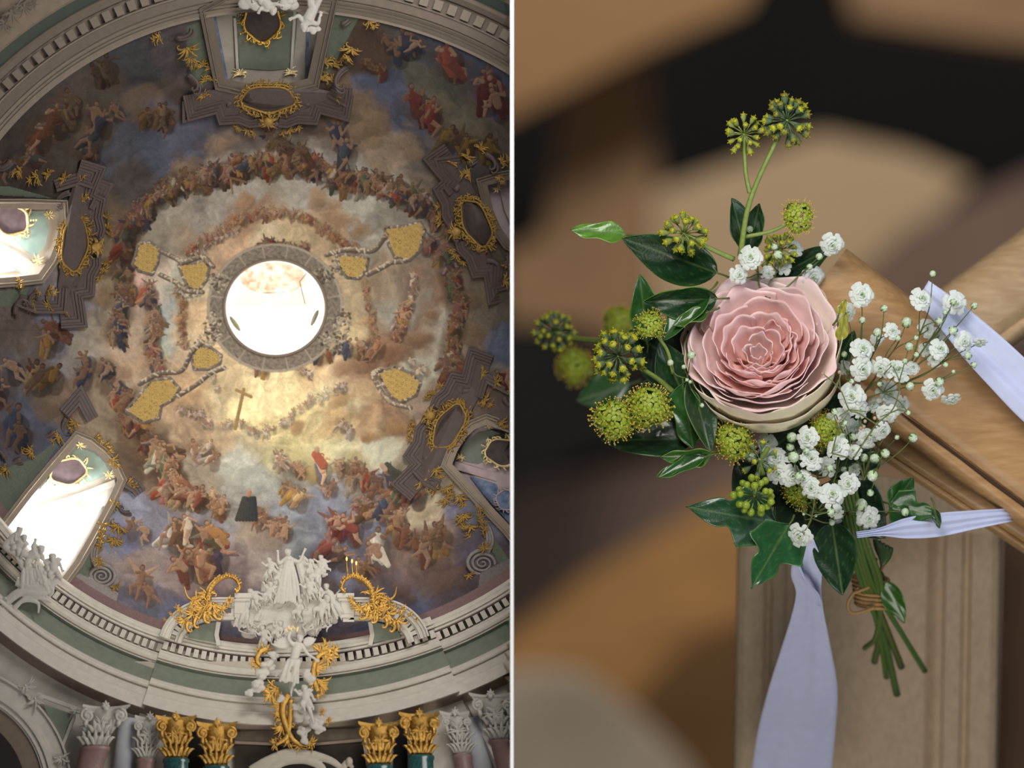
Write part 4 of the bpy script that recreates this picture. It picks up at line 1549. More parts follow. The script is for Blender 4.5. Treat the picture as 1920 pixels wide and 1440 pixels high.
def pediment(side, label):
    m = (lambda x: x) if side > 0 else (lambda x: 1104 - x)
    arc = [(805, 1192), (797, 1172), (782, 1152), (760, 1135), (732, 1124), (700, 1120), (642, 1120)]
    arc = [(m(x), y) for x, y in arc]
    q = [(p.x, p.y) for p in bez([(x, y, 0) for x, y in arc], 5)]
    s = 1 if side > 0 else -1
    root = thing('broken_pediment', label, 'pediment', (m(760), 1195, PD), 'two halves of the broken pediment')
    b = B()
    sg = -s
    sweep(b, q, [(sg * o, h) for o, h in [(0, -30), (0, 26), (3, 27), (5, 22), (9, 21), (10, 16), (17, 15), (18, 10), (20, 10), (22, -20)]],
          dfun=lambda x, y: PD)
    inner = [(p[0], p[1]) for p in off_line(q, sg * 34)]
    inner = [p for p in inner if p[1] < 1205 and (p[0] > 650 if s > 0 else p[0] < 454)]
    sweep(b, inner, [(sg * o, h) for o, h in [(-5, 4), (-4, 12), (0, 13), (2, 18), (8, 18), (10, 10), (11, -20)]], dfun=lambda x, y: PD)
    b.build('moulding', M_STONE, root, smooth=False)
    for i in range(4, 33, 3):
        if i >= len(q) - 1:
            break
        p0 = off_line(q, sg * 21)[i]
        p1 = off_line(q, sg * 31)[i]
        g = B()
        dx, dy = p1[0] - p0[0], p1[1] - p0[1]
        a = math.atan2(dy, dx)
        g.box(((p0[0] + p1[0]) / 2, (p0[1] + p1[1]) / 2, PD - 4), (5.5, 3.8, 8), Matrix.Rotation(a, 3, 'Z'))
        g.build('dentil', M_STONE, root, smooth=False)
    b = B()
    x0, x1 = m(636), m(664)
    for (ya, yb, ex, dz) in ((1112, 1120, 4, 34), (1120, 1126, 1, 30), (1126, 1150, -4, 24), (1150, 1158, -2, 22), (1158, 1166, -7, 18)):
        xa, xb = (x0 - ex, x1) if s > 0 else (x1, x0 + ex)
        b.prism([(xa, ya), (xb, ya), (xb, yb), (xa, yb)], PD - dz, PD + 20)
    b.build('end_block', M_STONE, root, smooth=False)
    b = B()
    b.prism([(m(x), y) for x, y in [(698, 1166), (728, 1172), (748, 1186), (752, 1196), (694, 1206)]], PD - 2, PD + 20)
    b.build('green_panel', M_GREEN, root, smooth=False)
    b = B()
    sweep(b, [(m(694), 1210), (m(698), 1190), (m(694), 1166)], [(-4, 0), (-4, 8), (4, 8), (4, 0)], dfun=lambda x, y: PD)
    b.build('panel_moulding', M_STONE, root, smooth=False)
    return root


pediment(1, 'right half of the broken pediment with dentils above the cornice')
pediment(-1, 'left half of the broken pediment with dentils above the cornice')


# gilt crests on the pediment halves
def crest(label, side):
    m = (lambda x: x) if side > 0 else (lambda x: 1090 - x)
    s = side
    rg = random.Random(40 + side)
    root = thing('gilt_crest', label, 'ornament', (m(690), 1150, PD - 30), 'gilt crests on the pediment')
    A = lambda a: a if s > 0 else PI - a
    d = PD - 36
    b = B()
    # the big looping handle
    q = bez([(m(x), y, d) for x, y in [(700, 1126), (696, 1104), (680, 1086), (660, 1080), (646, 1088), (641, 1102), (648, 1112)]], 8)
    b.tube(q, taper(len(q), 6.5, 2, 5), 8)
    for i in range(2, len(q) - 2, 2):
        p = q[i]
        b.ell((p.x, p.y, p.z - 4), 3.2, nu=6, nv=5)
        leaf(b, p.x, p.y, p.z, rg.uniform(-2.6, -.4), 9, 1.8, .6)
    q = bez([(m(x), y, d) for x, y in [(712, 1124), (728, 1126), (740, 1116), (744, 1100)]], 6)
    b.tube(q, taper(len(q), 3.6, 1), 7)
    b.build('loop_scroll', M_GOLD, root)
    b = B()
    for x, y, a, sz in ((690, 1132, 1.2, 34), (700, 1118, -1.0, 30), (706, 1140, .9, 34), (726, 1150, .8, 30), (676, 1138, 2.0, 24),
                        (744, 1162, 1.1, 26), (715, 1132, .2, 30), (700, 1150, 1.6, 22), (752, 1142, .6, 16), (664, 1126, 2.6, 18), (768, 1150, .8, 10), (780, 1160, .8, 8)):
        tuft(b, m(x), y, d + 2, A(a), sz, rg, 9, 2.8)
    for x, y, a in ((706, 1150, 1.3), (722, 1158, 1.0), (690, 1148, 1.8), (738, 1166, 1.2)):
        curl(b, m(x), y, d - 2, A(a), 34, 4.4, 2.4, 14, s, 8)
    b.build('acanthus', M_GOLD, root)
    b = B()
    rocaille(b, m(716), 1132, 15, 12, .4 * s, 10, rg, dfun=lambda x, y: d - 4, dens=1.6)
    b.build('rocaille_shell', M_GOLD, root)
    return root


crest('gilded rococo crest on the left pediment half', -1)
cr = crest('gilded rococo crest on the right pediment half, with small candle lights', 1)
b = B()
for x, y in ((650, 1052), (660, 1056), (668, 1060)):
    b.tube([(x, y, PD - 30), (x + 1, y + 16, PD - 30), (x + 3, y + 30, PD - 30)], [.8, 1.2, 1.6], 6)
b.build('candle_arm', M_GOLD, cr)
b = B()
for x, y in ((650, 1052), (660, 1056), (668, 1060)):
    b.ell((x, y - 4, PD - 30), (1.6, 4, 1.6), nu=8, nv=6)
b.build('candle_flame', mat('candle_flame', (255, 190, 90), .5, emit=2.5, var=0), cr)


# ------------------------------------------------------------------ sculpture
def limb(b, pts, rad, n=8):
    q = bez(pts, 5)
    m = len(q)
    rr = []
    for i in range(m):
        t = i / (m - 1) * (len(rad) - 1)
        k = min(int(t), len(rad) - 2)
        rr.append(rad[k] + (rad[k + 1] - rad[k]) * (t - k))
    b.tube(q, rr, n)
    b.ell(q[0], rr[0], nu=8, nv=6)
    b.ell(q[-1], rr[-1], nu=8, nv=6)


def hand(b, p, a, s):
    """palm, four fingers and a thumb"""
    x, y, z = p
    b.tube([(x, y, z), (x + math.cos(a) * 2.6 * s, y + math.sin(a) * 2.6 * s, z)], [1.25 * s, 1.5 * s], 7, .6)
    for k in range(4):
        aa = a + (k - 1.5) * .22
        sx, sy = x + math.cos(a) * 2.6 * s - math.sin(a) * (k - 1.5) * .8 * s, y + math.sin(a) * 2.6 * s + math.cos(a) * (k - 1.5) * .8 * s
        L = (2.2, 2.7, 2.5, 1.9)[k] * s
        b.tube([(sx, sy, z), (sx + math.cos(aa) * L * .6, sy + math.sin(aa) * L * .6, z - .2 * s),
                (sx + math.cos(aa + .3) * L, sy + math.sin(aa + .3) * L, z + .5 * s)], [.55 * s, .5 * s, .38 * s], 6)
    b.tube([(x - math.sin(a) * 1.1 * s, y + math.cos(a) * 1.1 * s, z), (x + math.cos(a + .9) * 3 * s, y + math.sin(a + .9) * 3 * s, z - .6 * s)],
           [.6 * s, .42 * s], 6)


def figure(b, J, s, skin=True, hair=0):
    """J: joints in picture space. head, neck, chest, pelvis, arm_l/arm_r (shoulder, elbow, wrist), leg_l/leg_r (hip, knee, ankle)"""
    h = J['head']
    n_ = J['neck']
    c_ = J['chest']
    p_ = J['pelvis']
    b.ell(h, (3.7 * s, 4.8 * s, 4.2 * s), nu=14, nv=10)
    fx_ = J.get('face', (0, 1))
    b.ell((h[0] + fx_[0] * 1.5 * s, h[1] + 1.2 * s + fx_[1] * .5 * s, h[2] - 2.4 * s), (2.6 * s, 3.2 * s, 2.2 * s), nu=10, nv=8)
    b.tube([(h[0] + fx_[0] * 2 * s, h[1] - .6 * s, h[2] - 4.2 * s), (h[0] + fx_[0] * 2.6 * s, h[1] + 1.2 * s, h[2] - 5.2 * s)], [.5 * s, .8 * s], 6)
    for e in (-1, 1):
        b.ell((h[0] + fx_[0] * 1.6 * s + e * 1.5 * s, h[1] - .5 * s, h[2] - 3.9 * s), (.7 * s, .45 * s, .5 * s), nu=6, nv=4)
        b.ell((h[0] + e * 3.6 * s, h[1] + .3 * s, h[2]), (.7 * s, 1.3 * s, 1 * s), nu=6, nv=4)
    for k in range(10 + hair):
        a = 2 * PI * k / (10 + hair)
        b.ell((h[0] + 3 * s * math.cos(a), h[1] - 2.2 * s + 1.6 * s * math.sin(a), h[2] + 1 * s - 1.6 * s * math.sin(a * 2)), 1.7 * s, nu=6, nv=5)
    limb(b, [h, n_, c_], [2 * s, 2 * s, 4 * s])
    limb(b, [n_, c_, p_], [3.4 * s, 6 * s, 5.2 * s], 12)
    for k in ('arm_l', 'arm_r'):
        if k in J:
            a = J[k]
            limb(b, [n_, a[0]], [3 * s, 2.8 * s])
            limb(b, list(a), [2.8 * s, 2.3 * s, 1.4 * s])
            ang = math.atan2(a[2][1] - a[1][1], a[2][0] - a[1][0])
            hand(b, a[2], ang, s)
    for k in ('leg_l', 'leg_r'):
        if k in J:
            a = J[k]
            limb(b, list(a), [4.2 * s, 3.2 * s, 1.8 * s])
            ft = J.get(k + '_foot', (a[2][0] + .5 * s, a[2][1] + 4 * s, a[2][2] - 2 * s))
            b.tube([a[2], ft], [1.7 * s, 1.0 * s], 7, .7)


def drape(b, top, bot, w0, w1, n, r, rg, dz=0, sway=6):
    """falling folds between two lines"""
    for i in range(n):
        t = i / max(1, n - 1) - .5
        x0, y0, z0 = top
        x1, y1, z1 = bot
        mid = ((x0 + x1) / 2 + t * (w0 + w1) / 2 + rg.uniform(-sway, sway) * .5, (y0 + y1) / 2, (z0 + z1) / 2 - 3 - rg.uniform(0, 4))
        q = bez([(x0 + t * w0, y0, z0 - dz * math.cos(t * PI)), mid, (x1 + t * w1 + rg.uniform(-2, 2), y1 + rg.uniform(-4, 4), z1 - dz * math.cos(t * PI))], 5)
        b.tube(q, taper(len(q), r * .8, r, r * 1.3), 7)


def wing(b, x, y, d, a, L, side, rg, s=1.0):
    for k in range(7):
        aa = a + side * (k - 1) * .17
        l = L * (1 - .09 * k)
        q = bez([(x, y, d), (x + math.cos(aa - side * .25) * l * .5, y + math.sin(aa - side * .25) * l * .5, d - 1.5), (x + math.cos(aa) * l, y + math.sin(aa) * l, d + 1)], 5)
        b.tube(q, taper(len(q), 1.8 * s, 1.0 * s, 3.4 * s), 6, .5)


def putto(b, x, y, d, s, a, rg, wings=True):
    """chubby child: head, body, arms and legs thrown about"""
    c, sn = math.cos(a), math.sin(a)

    def T(u, v, z=0):
        return (x + (u * c - v * sn) * s, y + (u * sn + v * c) * s, d + z * s)

    e = rg.uniform(-3, 3)
    figure(b, dict(head=T(0, -11, -1), neck=T(0, -6), chest=T(0, -3), pelvis=T(e * .3, 5),
                   arm_l=(T(-4, -5), T(-8, -4 + e, -2), T(-11, -8 + e, -3)), arm_r=(T(4, -5), T(8, -2 - e, -2), T(10, 3 + e, -4)),
                   leg_l=(T(-2.5, 6), T(-6 + e, 10, -4), T(-4, 16)), leg_r=(T(2.5, 6), T(5 + e, 11, -4), T(8, 16, -1))), s * 1.12)
    if wings:
        wing(b, *T(-2, -5, 2), a + PI + .5, 11 * s, 1, rg, s * .7)
        wing(b, *T(2, -5, 2), a - .5, 11 * s, -1, rg, s * .7)


def cloudlump(b, x, y, d, r, rg, n=10, sq=.6):
    for i in range(n):
        a = rg.uniform(0, 2 * PI)
        q = rg.uniform(0, r * .75)
        rr = r * rg.uniform(.3, .6)
        b.ell((x + q * math.cos(a), y + q * math.sin(a) * sq, d + rg.uniform(-.2, .4) * r), (rr, rr * .8, rr * .6), nu=10, nv=7)


# the white group over the pediment
rg = random.Random(77)
gx_, gd = 545, PD - 4
grp = thing('stucco_sculpture_group', 'large white stucco group of a robed figure with raised arm among clouds and cherubs', 'sculpture', (545, 1200, gd))
b = B()
figure(b, dict(head=(540, 1036, gd - 14), neck=(541, 1044, gd - 12), chest=(542, 1056, gd - 12), pelvis=(541, 1082, gd - 14), face=(.7, .2),
               arm_l=((533, 1050, gd - 12), (523, 1056, gd - 14), (521, 1038, gd - 18)), arm_r=((550, 1050, gd - 12), (562, 1052, gd - 14), (570, 1034, gd - 16)),
               leg_l=((536, 1084, gd - 14), (528, 1104, gd - 24), (532, 1126, gd - 14)), leg_r=((546, 1084, gd - 14), (556, 1104, gd - 22), (562, 1126, gd - 14))), 1.5)
drape(b, (541, 1050, gd - 16), (538, 1130, gd - 22), 12, 46, 9, 3.0, rg, 4)
drape(b, (530, 1058, gd - 8), (516, 1120, gd - 12), 8, 22, 5, 3.0, rg, 3)
drape(b, (560, 1050, gd - 8), (590, 1120, gd - 10), 10, 40, 7, 3.0, rg, 3)
drape(b, (565, 1042, gd - 8), (600, 1075, gd - 8), 8, 12, 4, 2.4, rg, 3)
b.build('robed_figure', M_WHITE, grp, remesh=1.15, smooth_n=2)
b = B()
for x, y, rx_, ry_ in ((540, 1112, 52, 62), (505, 1150, 58, 34), (585, 1140, 58, 38), (540, 1170, 44, 34), (475, 1150, 34, 26)):
    b.ell((x, y, gd + 8), (rx_, ry_, 12), nu=24, nv=12)
cl = [(455, 1160, 22), (470, 1180, 22), (490, 1150, 26), (500, 1180, 24), (520, 1160, 28), (535, 1190, 24), (555, 1170, 28), (575, 1150, 30),
      (590, 1175, 22), (600, 1150, 24), (620, 1160, 18), (545, 1140, 26), (505, 1135, 20), (455, 1140, 14), (470, 1155, 20), (630, 1150, 14), (570, 1130, 22), (480, 1130, 16), (610, 1130, 20)]
for x, y, r in cl:
    cloudlump(b, x, y, gd + 8, r, rg, 8)
for k in range(18):
    x, y = 465 + 150 * rg.random(), 1105 + 75 * rg.random()
    curl(b, x, y, gd - 4, rg.uniform(0, 6.2), 34, 3.6, 2.6, 14, rg.choice((-1, 1)), 6, .8)
for k in range(26):
    t = k / 26
    x, y = 455 + 175 * t, 1165 + 22 * math.sin(t * 3.1) + rg.uniform(-18, 10)
    q = bez([(x, y, gd - 6), (x + rg.uniform(-10, 10), y + 8, gd - 9), (x + rg.uniform(-16, 16), y + 16, gd - 6)], 5)
    b.tube(q, taper(len(q), 1.5, 1.2, 3), 6)
b.build('cloud_bank', M_WHITE, grp, remesh=1.4, smooth_n=2)
for (x, y, s, a) in ((596, 1072, 1.15, .3), (606, 1056, .9, -.4), (508, 1062, .95, -.3), (522, 1078, .8, .4), (505, 1108, 1.0, .2), (580, 1100, 1.05, -.3),
                     (560, 1140, 1.0, .2), (478, 1118, 1.0, -.8), (520, 1180, .95, .5), (606, 1136, 1.3, .55), (495, 1190, 1.0, -.3), (582, 1062, .8, 0)):
    b = B()
    putto(b, x, y, gd - 20, s * 1.1, a, rg, rg.random() < .25)
    drape(b, (x, y + 4 * s, gd - 18), (x + rg.uniform(-10, 10), y + 26 * s, gd - 14), 8 * s, 14 * s, 3, 2.2, rg)
    b.build('cherub', M_WHITE, grp, remesh=.95, smooth_n=1)
for (x0, y0, x1, y1) in ((470, 1112, 448, 1178), (612, 1100, 640, 1158)):
    b = B()
    figure(b, dict(head=(x0, y0, gd - 18), neck=(x0 * .9 + x1 * .1, y0 * .86 + y1 * .14, gd - 14), chest=(x0 * .75 + x1 * .25, y0 * .75 + y1 * .25, gd - 14),
                   pelvis=(x0 * .5 + x1 * .5, y0 * .5 + y1 * .5, gd - 14), arm_l=((x0 - 5, y0 + 12, gd - 14), (x0 - 14, y0 + 22, gd - 16), (x0 - 20, y0 + 12, gd - 16)),
                   arm_r=((x0 + 6, y0 + 12, gd - 14), (x0 + 14, y0 + 20, gd - 16), (x0 + 22, y0 + 10, gd - 16)),
                   leg_l=((x1 * .5 + x0 * .5, y1 * .5 + y0 * .5, gd - 14), (x1 * .8 + x0 * .2, y1 * .75 + y0 * .25, gd - 20), (x1, y1, gd - 14)),
                   leg_r=((x1 * .5 + x0 * .5 + 4, y1 * .5 + y0 * .5, gd - 14), (x1 * .7 + x0 * .3 + 8, y1 * .75 + y0 * .25, gd - 20), (x1 + 8, y1 - 4, gd - 14))), 1.25)
    drape(b, ((x0 + x1) / 2, (y0 + y1) / 2 - 10, gd - 12), (x1 + 4, y1, gd - 14), 12, 26, 6, 2.4, rg)
    b.build('seated_angel', M_WHITE, grp, remesh=1.0, smooth_n=1)

# the angel hanging in front of the cornice
ad = -330
ang_ = thing('angel_statue', 'white winged angel statue with raised arm hanging before the cornice', 'statue', (545, 1300, ad))
b = B()
figure(b, dict(head=(563, 1197, ad - 8), neck=(560, 1206, ad - 6), chest=(556, 1218, ad - 6), pelvis=(550, 1242, ad - 6), face=(-.4, .8),
               arm_l=((549, 1208, ad - 6), (541, 1196, ad - 10), (547, 1180, ad - 12)), arm_r=((567, 1211, ad - 6), (577, 1226, ad - 10), (592, 1236, ad - 12)),
               leg_l=((546, 1246, ad - 6), (553, 1270, ad - 18), (546, 1296, ad - 8)), leg_r=((556, 1246, ad - 6), (549, 1268, ad - 10), (544, 1288, ad - 2)),
               leg_l_foot=(546, 1306, ad - 10)), 1.55)
b.build('body', M_WHITE, ang_, remesh=1.0, smooth_n=2)
b = B()
drape(b, (551, 1236, ad - 12), (540, 1278, ad - 14), 20, 34, 8, 3.2, rg, 4)
drape(b, (560, 1238, ad - 6), (530, 1270, ad - 6), 8, 26, 5, 3.2, rg, 3)
b.build('loin_drapery', M_WHITE, ang_, remesh=1.1, smooth_n=2)
for sd, x, a in ((-1, 545, PI + .25), (1, 570, -.7)):
    b = B()
    wing(b, x, 1210, ad + 2, a, 36 if sd < 0 else 26, -sd, rg, 1.6)
    b.build('wing', M_WHITE, ang_, remesh=1.0, smooth_n=1)
b = B()
for k in range(7):
    leaf(b, 548 + rg.uniform(-8, 8), 1184 + rg.uniform(-3, 4), ad - 14, rg.uniform(-2.8, -.2), 12, 1.8, rg.uniform(-1, 1))
b.build('gilt_crown', M_GOLDP, ang_)

ch_ = thing('cherub_statue', 'small white cherub statue seated on the cloud under the hanging angel', 'statue', (575, 1345, ad))
b = B()
putto(b, 573, 1306, ad - 16, 1.35, -.15, rg)
limb(b, [(574, 1314, ad - 18), (582, 1335, ad - 22), (588, 1356, ad - 16)], [5, 4, 2.4])
b.build('body', M_WHITE, ch_, remesh=1.0, smooth_n=2)

cld = thing('stucco_cloud', 'white rolled stucco clouds hanging under the angel statue', 'sculpture', (555, 1385, ad + 20))
b = B()
for x, y, r in ((505, 1250, 16), (490, 1268, 18), (478, 1286, 18), (468, 1296, 12), (512, 1232, 12), (560, 1320, 16), (560, 1345, 18), (568, 1370, 16), (572, 1388, 12),
                (590, 1360, 16), (600, 1366, 12), (580, 1275, 14), (574, 1262, 12), (528, 1310, 10)):
    cloudlump(b, x, y, ad + 10, r, rg, 9, .9)
b.build('cloud', M_WHITE, cld, remesh=1.3, smooth_n=3)

gb = thing('gilt_bracket', 'gilded rococo bracket behind the hanging angel statue', 'ornament', (545, 1400, ad + 30))
b = B()
for x, y, a, sz in ((495, 1225, -1.9, 26), (488, 1240, 2.2, 26), (600, 1225, -1.2, 34), (606, 1218, -.1, 30), (622, 1222, 0, 24), (612, 1232, .2, 30), (590, 1250, .8, 34), (596, 1275, 1.4, 32),
                    (600, 1290, .2, 22), (510, 1300, 2.6, 34), (520, 1290, 2.4, 30), (530, 1320, 2.3, 34), (536, 1345, 1.9, 32), (530, 1360, 1.5, 30), (540, 1385, 1.7, 26),
                    (520, 1395, 3.0, 20), (580, 1392, .3, 24), (596, 1300, .9, 18), (612, 1350, .5, 16), (600, 1335, 0, 14), (560, 1395, 1.6, 22), (528, 1340, -2.9, 24), (480, 1244, 3.0, 16)):
    tuft(b, x, y, ad + 22, a, sz, rg, 9, 2.4)
for pts, r in (([(596, 1296), (588, 1270), (590, 1245), (600, 1228), (616, 1222)], 5), ([(542, 1300), (530, 1325), (534, 1355), (548, 1385), (566, 1398)], 6),
               ([(502, 1216), (488, 1222), (482, 1240), (496, 1254)], 4.5), ([(546, 1310), (544, 1345), (538, 1380), (516, 1398)], 5)):
    q = bez([(x, y, ad + 16) for x, y in pts], 7)
    b.tube(q, taper(len(q), r, r * .5, r * 1.3), 8, .7)
b.build('acanthus', M_GOLD, gb)

# white statue group at the left edge
st = thing('stucco_sculpture_group', 'white stucco group of cherubs and drapery at the left edge before the bright window', 'sculpture', (40, 1200, -200))
sd_ = -210
for (x, y, s, a) in ((62, 1040, 1.6, 1.0), (100, 1062, 1.5, -.1), (82, 1078, 1.3, .5), (36, 1020, 1.3, .7)):
    b = B()
    putto(b, x, y, sd_, s, a, rg)
    b.build('cherub', M_WHITE, st, remesh=1.0, smooth_n=2, clip=-1)
b = B()
for pts, r in (([(38, 988), (34, 1000), (20, 1012), (30, 1030), (40, 1060), (60, 1080)], 6), ([(20, 1012), (10, 1025), (30, 1040), (44, 1070), (50, 1100)], 6),
               ([(30, 1090), (60, 1100), (96, 1096), (110, 1080)], 9), ([(10, 1130), (40, 1110), (80, 1112), (100, 1100)], 8),
               ([(20, 1150), (50, 1120), (84, 1124), (96, 1130)], 4), ([(10, 1160), (40, 1128), (70, 1130), (72, 1150)], 4), ([(96, 1096), (98, 1110), (92, 1120)], 4)):
    q = bez([(x, y, sd_) for x, y in pts], 7)
    b.tube(q, taper(len(q), r, r * .5, r * 1.3), 8, .7)
drape(b, (60, 1060, sd_), (70, 1110, sd_), 30, 60, 8, 4, rg)
b.build('drapery', M_WHITE, st, remesh=1.2, smooth_n=2, clip=-1)
b = B()
for i in range(34):
    t = i / 33
    x, y = 4 + 44 * t ** 1.3, 1120 + 120 * t
    rr = 7 * (1 - .5 * t)
    for k in range(4):
        a = rg.uniform(0, 6.3)
        b.ell((x + rg.uniform(-9, 9), y + rg.uniform(-6, 6), sd_ - rg.uniform(0, 8)), rr * rg.uniform(.3, .6), nu=7, nv=5)
    if i % 2 == 0:
        leaf(b, x, y, sd_ - 4, rg.uniform(-3, 3), 18, 2.6, rg.uniform(-1, 1))
b.build('flower_garland', M_WHITE, st, clip=-1)

# cherubs hanging at the very top
tg = thing('stucco_sculpture_group', 'pair of white stucco cherubs hanging over the top window', 'sculpture', (530, 40, -160))
b = B()
figure(b, dict(head=(570, 52, -190), neck=(574, 44, -186), chest=(578, 36, -184), pelvis=(588, 14, -184), arm_l=((568, 40, -184), (560, 30, -186), (550, 34, -188)),
               arm_r=((584, 42, -184), (596, 44, -186), (600, 30, -188)), leg_l=((584, 10, -184), (580, -6, -190), (570, -20, -184)),
               leg_r=((592, 10, -184), (600, -4, -190), (606, -20, -184))), 1.9)
b.build('cherub', M_WHITE, tg, remesh=1.1, smooth_n=2, clip=-1)
b = B()
putto(b, 500, 8, -180, 1.6, 2.4, rg, False)
b.build('cherub', M_WHITE, tg, remesh=1.1, smooth_n=2, clip=-1)
b = B()
cloudlump(b, 470, 2, -170, 30, rg, 14, .7)
cloudlump(b, 585, 52, -176, 16, rg, 10, .8)
cloudlump(b, 540, 4, -170, 22, rg, 10, .7)
b.build('cloud', M_WHITE, tg, remesh=1.3, smooth_n=2, clip=-1)


# ------------------------------------------------------------------ capitals, shafts, arch
def capital(name, label, cx, top, w, h, lean, metal, d, seed, group, shaft=None, both=True):
    rg = random.Random(seed)
    root = thing(name, label, 'capital', (cx + lean * h, top + h, d), group)

    def T(u, v):
        return cx + u + lean * v, top + v

    b = B()
    rows = []
    for v, r in ((h * .14, w * .34), (h * .3, w * .3), (h * .6, w * .27), (h * .92, w * .29), (h, w * .31)):
        x, y = T(0, v)
        rows.append([(x + r * math.cos(t), y + r * .18 * -math.sin(t), d - r * math.sin(t)) for t in [2 * PI * i / 24 for i in range(25)]])
    b.grid(rows)
    b.build('bell', metal, root, clip=-1)
    b = B()
    for k, (v0, v1, e) in enumerate(((0, 5, 1.0), (5, 8, .94), (8, 13, .88))):
        ring_ = []
        for v in (v0, v1):
            pl = []
            for i in range(33):
                t = -1 + 2 * i / 32
                x, y = T(t * w * .52 * e, v + 5 * (1 - t * t) * (.6 if v0 == 0 else .5) + t * t * -2)
                pl.append((x, y, d - w * (.36 * e - .12 * (1 - t * t)) - 2))
            ring_.append(pl)
        back = [[(x, y, z + w * .3) for x, y, z in ring_[0]]]
        b.grid(back + ring_ + [[(x, y, z + w * .3) for x, y, z in ring_[1]]])
    b.build('abacus', metal, root, smooth=False, clip=-1)
    for sg in (-1, 1):
        b = B()
        x, y = T(sg * w * .36, h * .24)
        pts, rad = [], []
        for i in range(30):
            t = i / 29
            a = -PI / 2 + sg * t * 2 * PI * 1.6
            r = w * .15 * (1 - .85 * t)
            pts.append((x + r * math.cos(a), y + r * math.sin(a), d - w * .36 - 3 * t))
            rad.append(w * .032)
        b.tube(pts, rad, 7)
        b.ell((x, y, d - w * .33), (w * .14, w * .14, w * .07), nu=12, nv=6)
        x2, y2 = T(sg * w * .36, h * .42)
        b.tube([(x, y + w * .1, d - w * .36), (x2, y2, d - w * .38), (x2 - sg * 2, y2 + h * .08, d - w * .33)], [w * .04, w * .06, w * .02], 6)
        b.build('volute', metal, root, clip=-1)
    for row, (v, n, L) in enumerate(((h * .92, 5, h * .42), (h * .66, 4, h * .4))):
        for i in range(n):
            t = (i / (n - 1) - .5) * 1.7
            u = math.sin(t) * w * .29
            x, y = T(u, v)
            z = d - w * .31 * math.cos(t)
            b = B()
            for q in (-1, 0, 1):
                leaf(b, x + q * 2, y, z, -PI / 2 + q * .35 + t * .15 + lean * .0, L * (1 - .2 * abs(q)), w * .05, q * .8 + t * .3, w * .09, 8)
            b.build('acanthus_leaf', metal, root, clip=-1)
    b = B()
    x, y = T(0, 6)
    for q in (-1, -.5, 0, .5, 1):
        leaf(b, x, y, d - w * .36, -PI / 2 + q * .7, 17 - 6 * abs(q), w * .04, q)
    b.ell((x, y, d - w * .36), w * .07, nu=8, nv=6)
    tuft(b, *T(0, h * .45), d - w * .34, -PI / 2, h * .3, rg, 8, 3)
    x, y = T(0, h * .8)
    b.ell((x, y, d - w * .32), (w * .13, w * .05, w * .05), nu=8, nv=6)
    b.build('finial', metal, root, clip=-1)
    if shaft:
        b = B()
        rows = []
        for v in (h - 2, h + 4, h + 5, h + 180):
            r = w * (.31 if v > h + 4 else .34)
            x, y = T(0, v)
            rows.append([(x + r * math.cos(t), y - r * .15 * math.sin(t), d - r * math.sin(t)) for t in [2 * PI * i / 28 for i in range(29)]])
        b.grid(rows)
        so = b.build('column_shaft', shaft, smooth=True, clip=-1)
        tag(so, label.split(' capital')[0] + ' column shaft under its capital'.replace('  ', ' '), 'column', None)
        return root, so
    return root, None


CG = 'gilded capitals of the altar bay'
caps = [
    ('gilded_capital', 'gilded composite capital, outermost on the left of the altar bay', 330, 1342, 74, 84, .0, M_GOLD, CG, M_TEAL, 'teal marble column shaft at the left edge of the altar bay'),
    ('gilded_capital', 'gilded composite capital, inner one left of the altar bay', 407, 1354, 74, 86, -.02, M_GOLD, CG, M_TEAL, 'teal marble column shaft beside the dark gap, left of the altar'),
    ('gilded_capital', 'gilded composite capital, inner one right of the altar bay', 710, 1354, 74, 84, .02, M_GOLD, CG, M_TEAL, 'teal marble column shaft beside the dark gap, right of the altar'),
    ('gilded_capital', 'gilded composite capital, outermost on the right of the altar bay', 786, 1336, 74, 84, .04, M_GOLD, CG, M_TEAL, 'teal marble column shaft at the right edge of the altar bay'),
]
for i, (nm, lb, cx, tp, w_, h_, ln, mt, gr, sh, slb) in enumerate(caps):
    r_, so = capital(nm, lb, cx, tp, w_, h_, ln, mt, -330, 50 + i, gr, sh)
    tag(so, slb, 'column', 'teal marble columns')
CW = 'white stucco capitals'
for i, (lb, cx, tp, w_, h_, ln, sh, slb) in enumerate([
        ('white stucco capital on the pilaster right of the left arch', 200, 1322, 86, 82, -.28, M_PINK, 'dusty pink pilaster under the white capital near the left arch'),
        ('white stucco capital half hidden behind the outer left gilded capital', 282, 1342, 56, 84, -.1, M_PINK, 'dusty pink pilaster beside the gilded capitals on the left'),
        ('white stucco capital beside the outer right gilded capital', 852, 1334, 54, 84, .18, M_PINK, 'dusty pink pilaster beside the gilded capitals on the right'),
        ('large white stucco capital at the right edge of the dome view', 918, 1300, 76, 92, .26, M_PINK, 'dusty pink pilaster at the right edge of the dome view')]):
    r_, so = capital('stucco_capital', lb, cx, tp, w_, h_, ln, M_WHITE, -296, 60 + i, CW, sh)
    tag(so, slb, 'pilaster', 'dusty pink pilasters')
for lb, x0, x1 in (('grey white round shaft between the two left white capitals', 242, 226), ('grey white round shaft between the two right white capitals', 884, 912)):
    b = B()
    b.tube([(x0, 1345, -268), (x1, 1480, -268)], [19, 21], 24)
    tag(b.build('column_shaft', M_GREY, clip=-1), lb, 'column', 'grey white shafts between the pilasters')

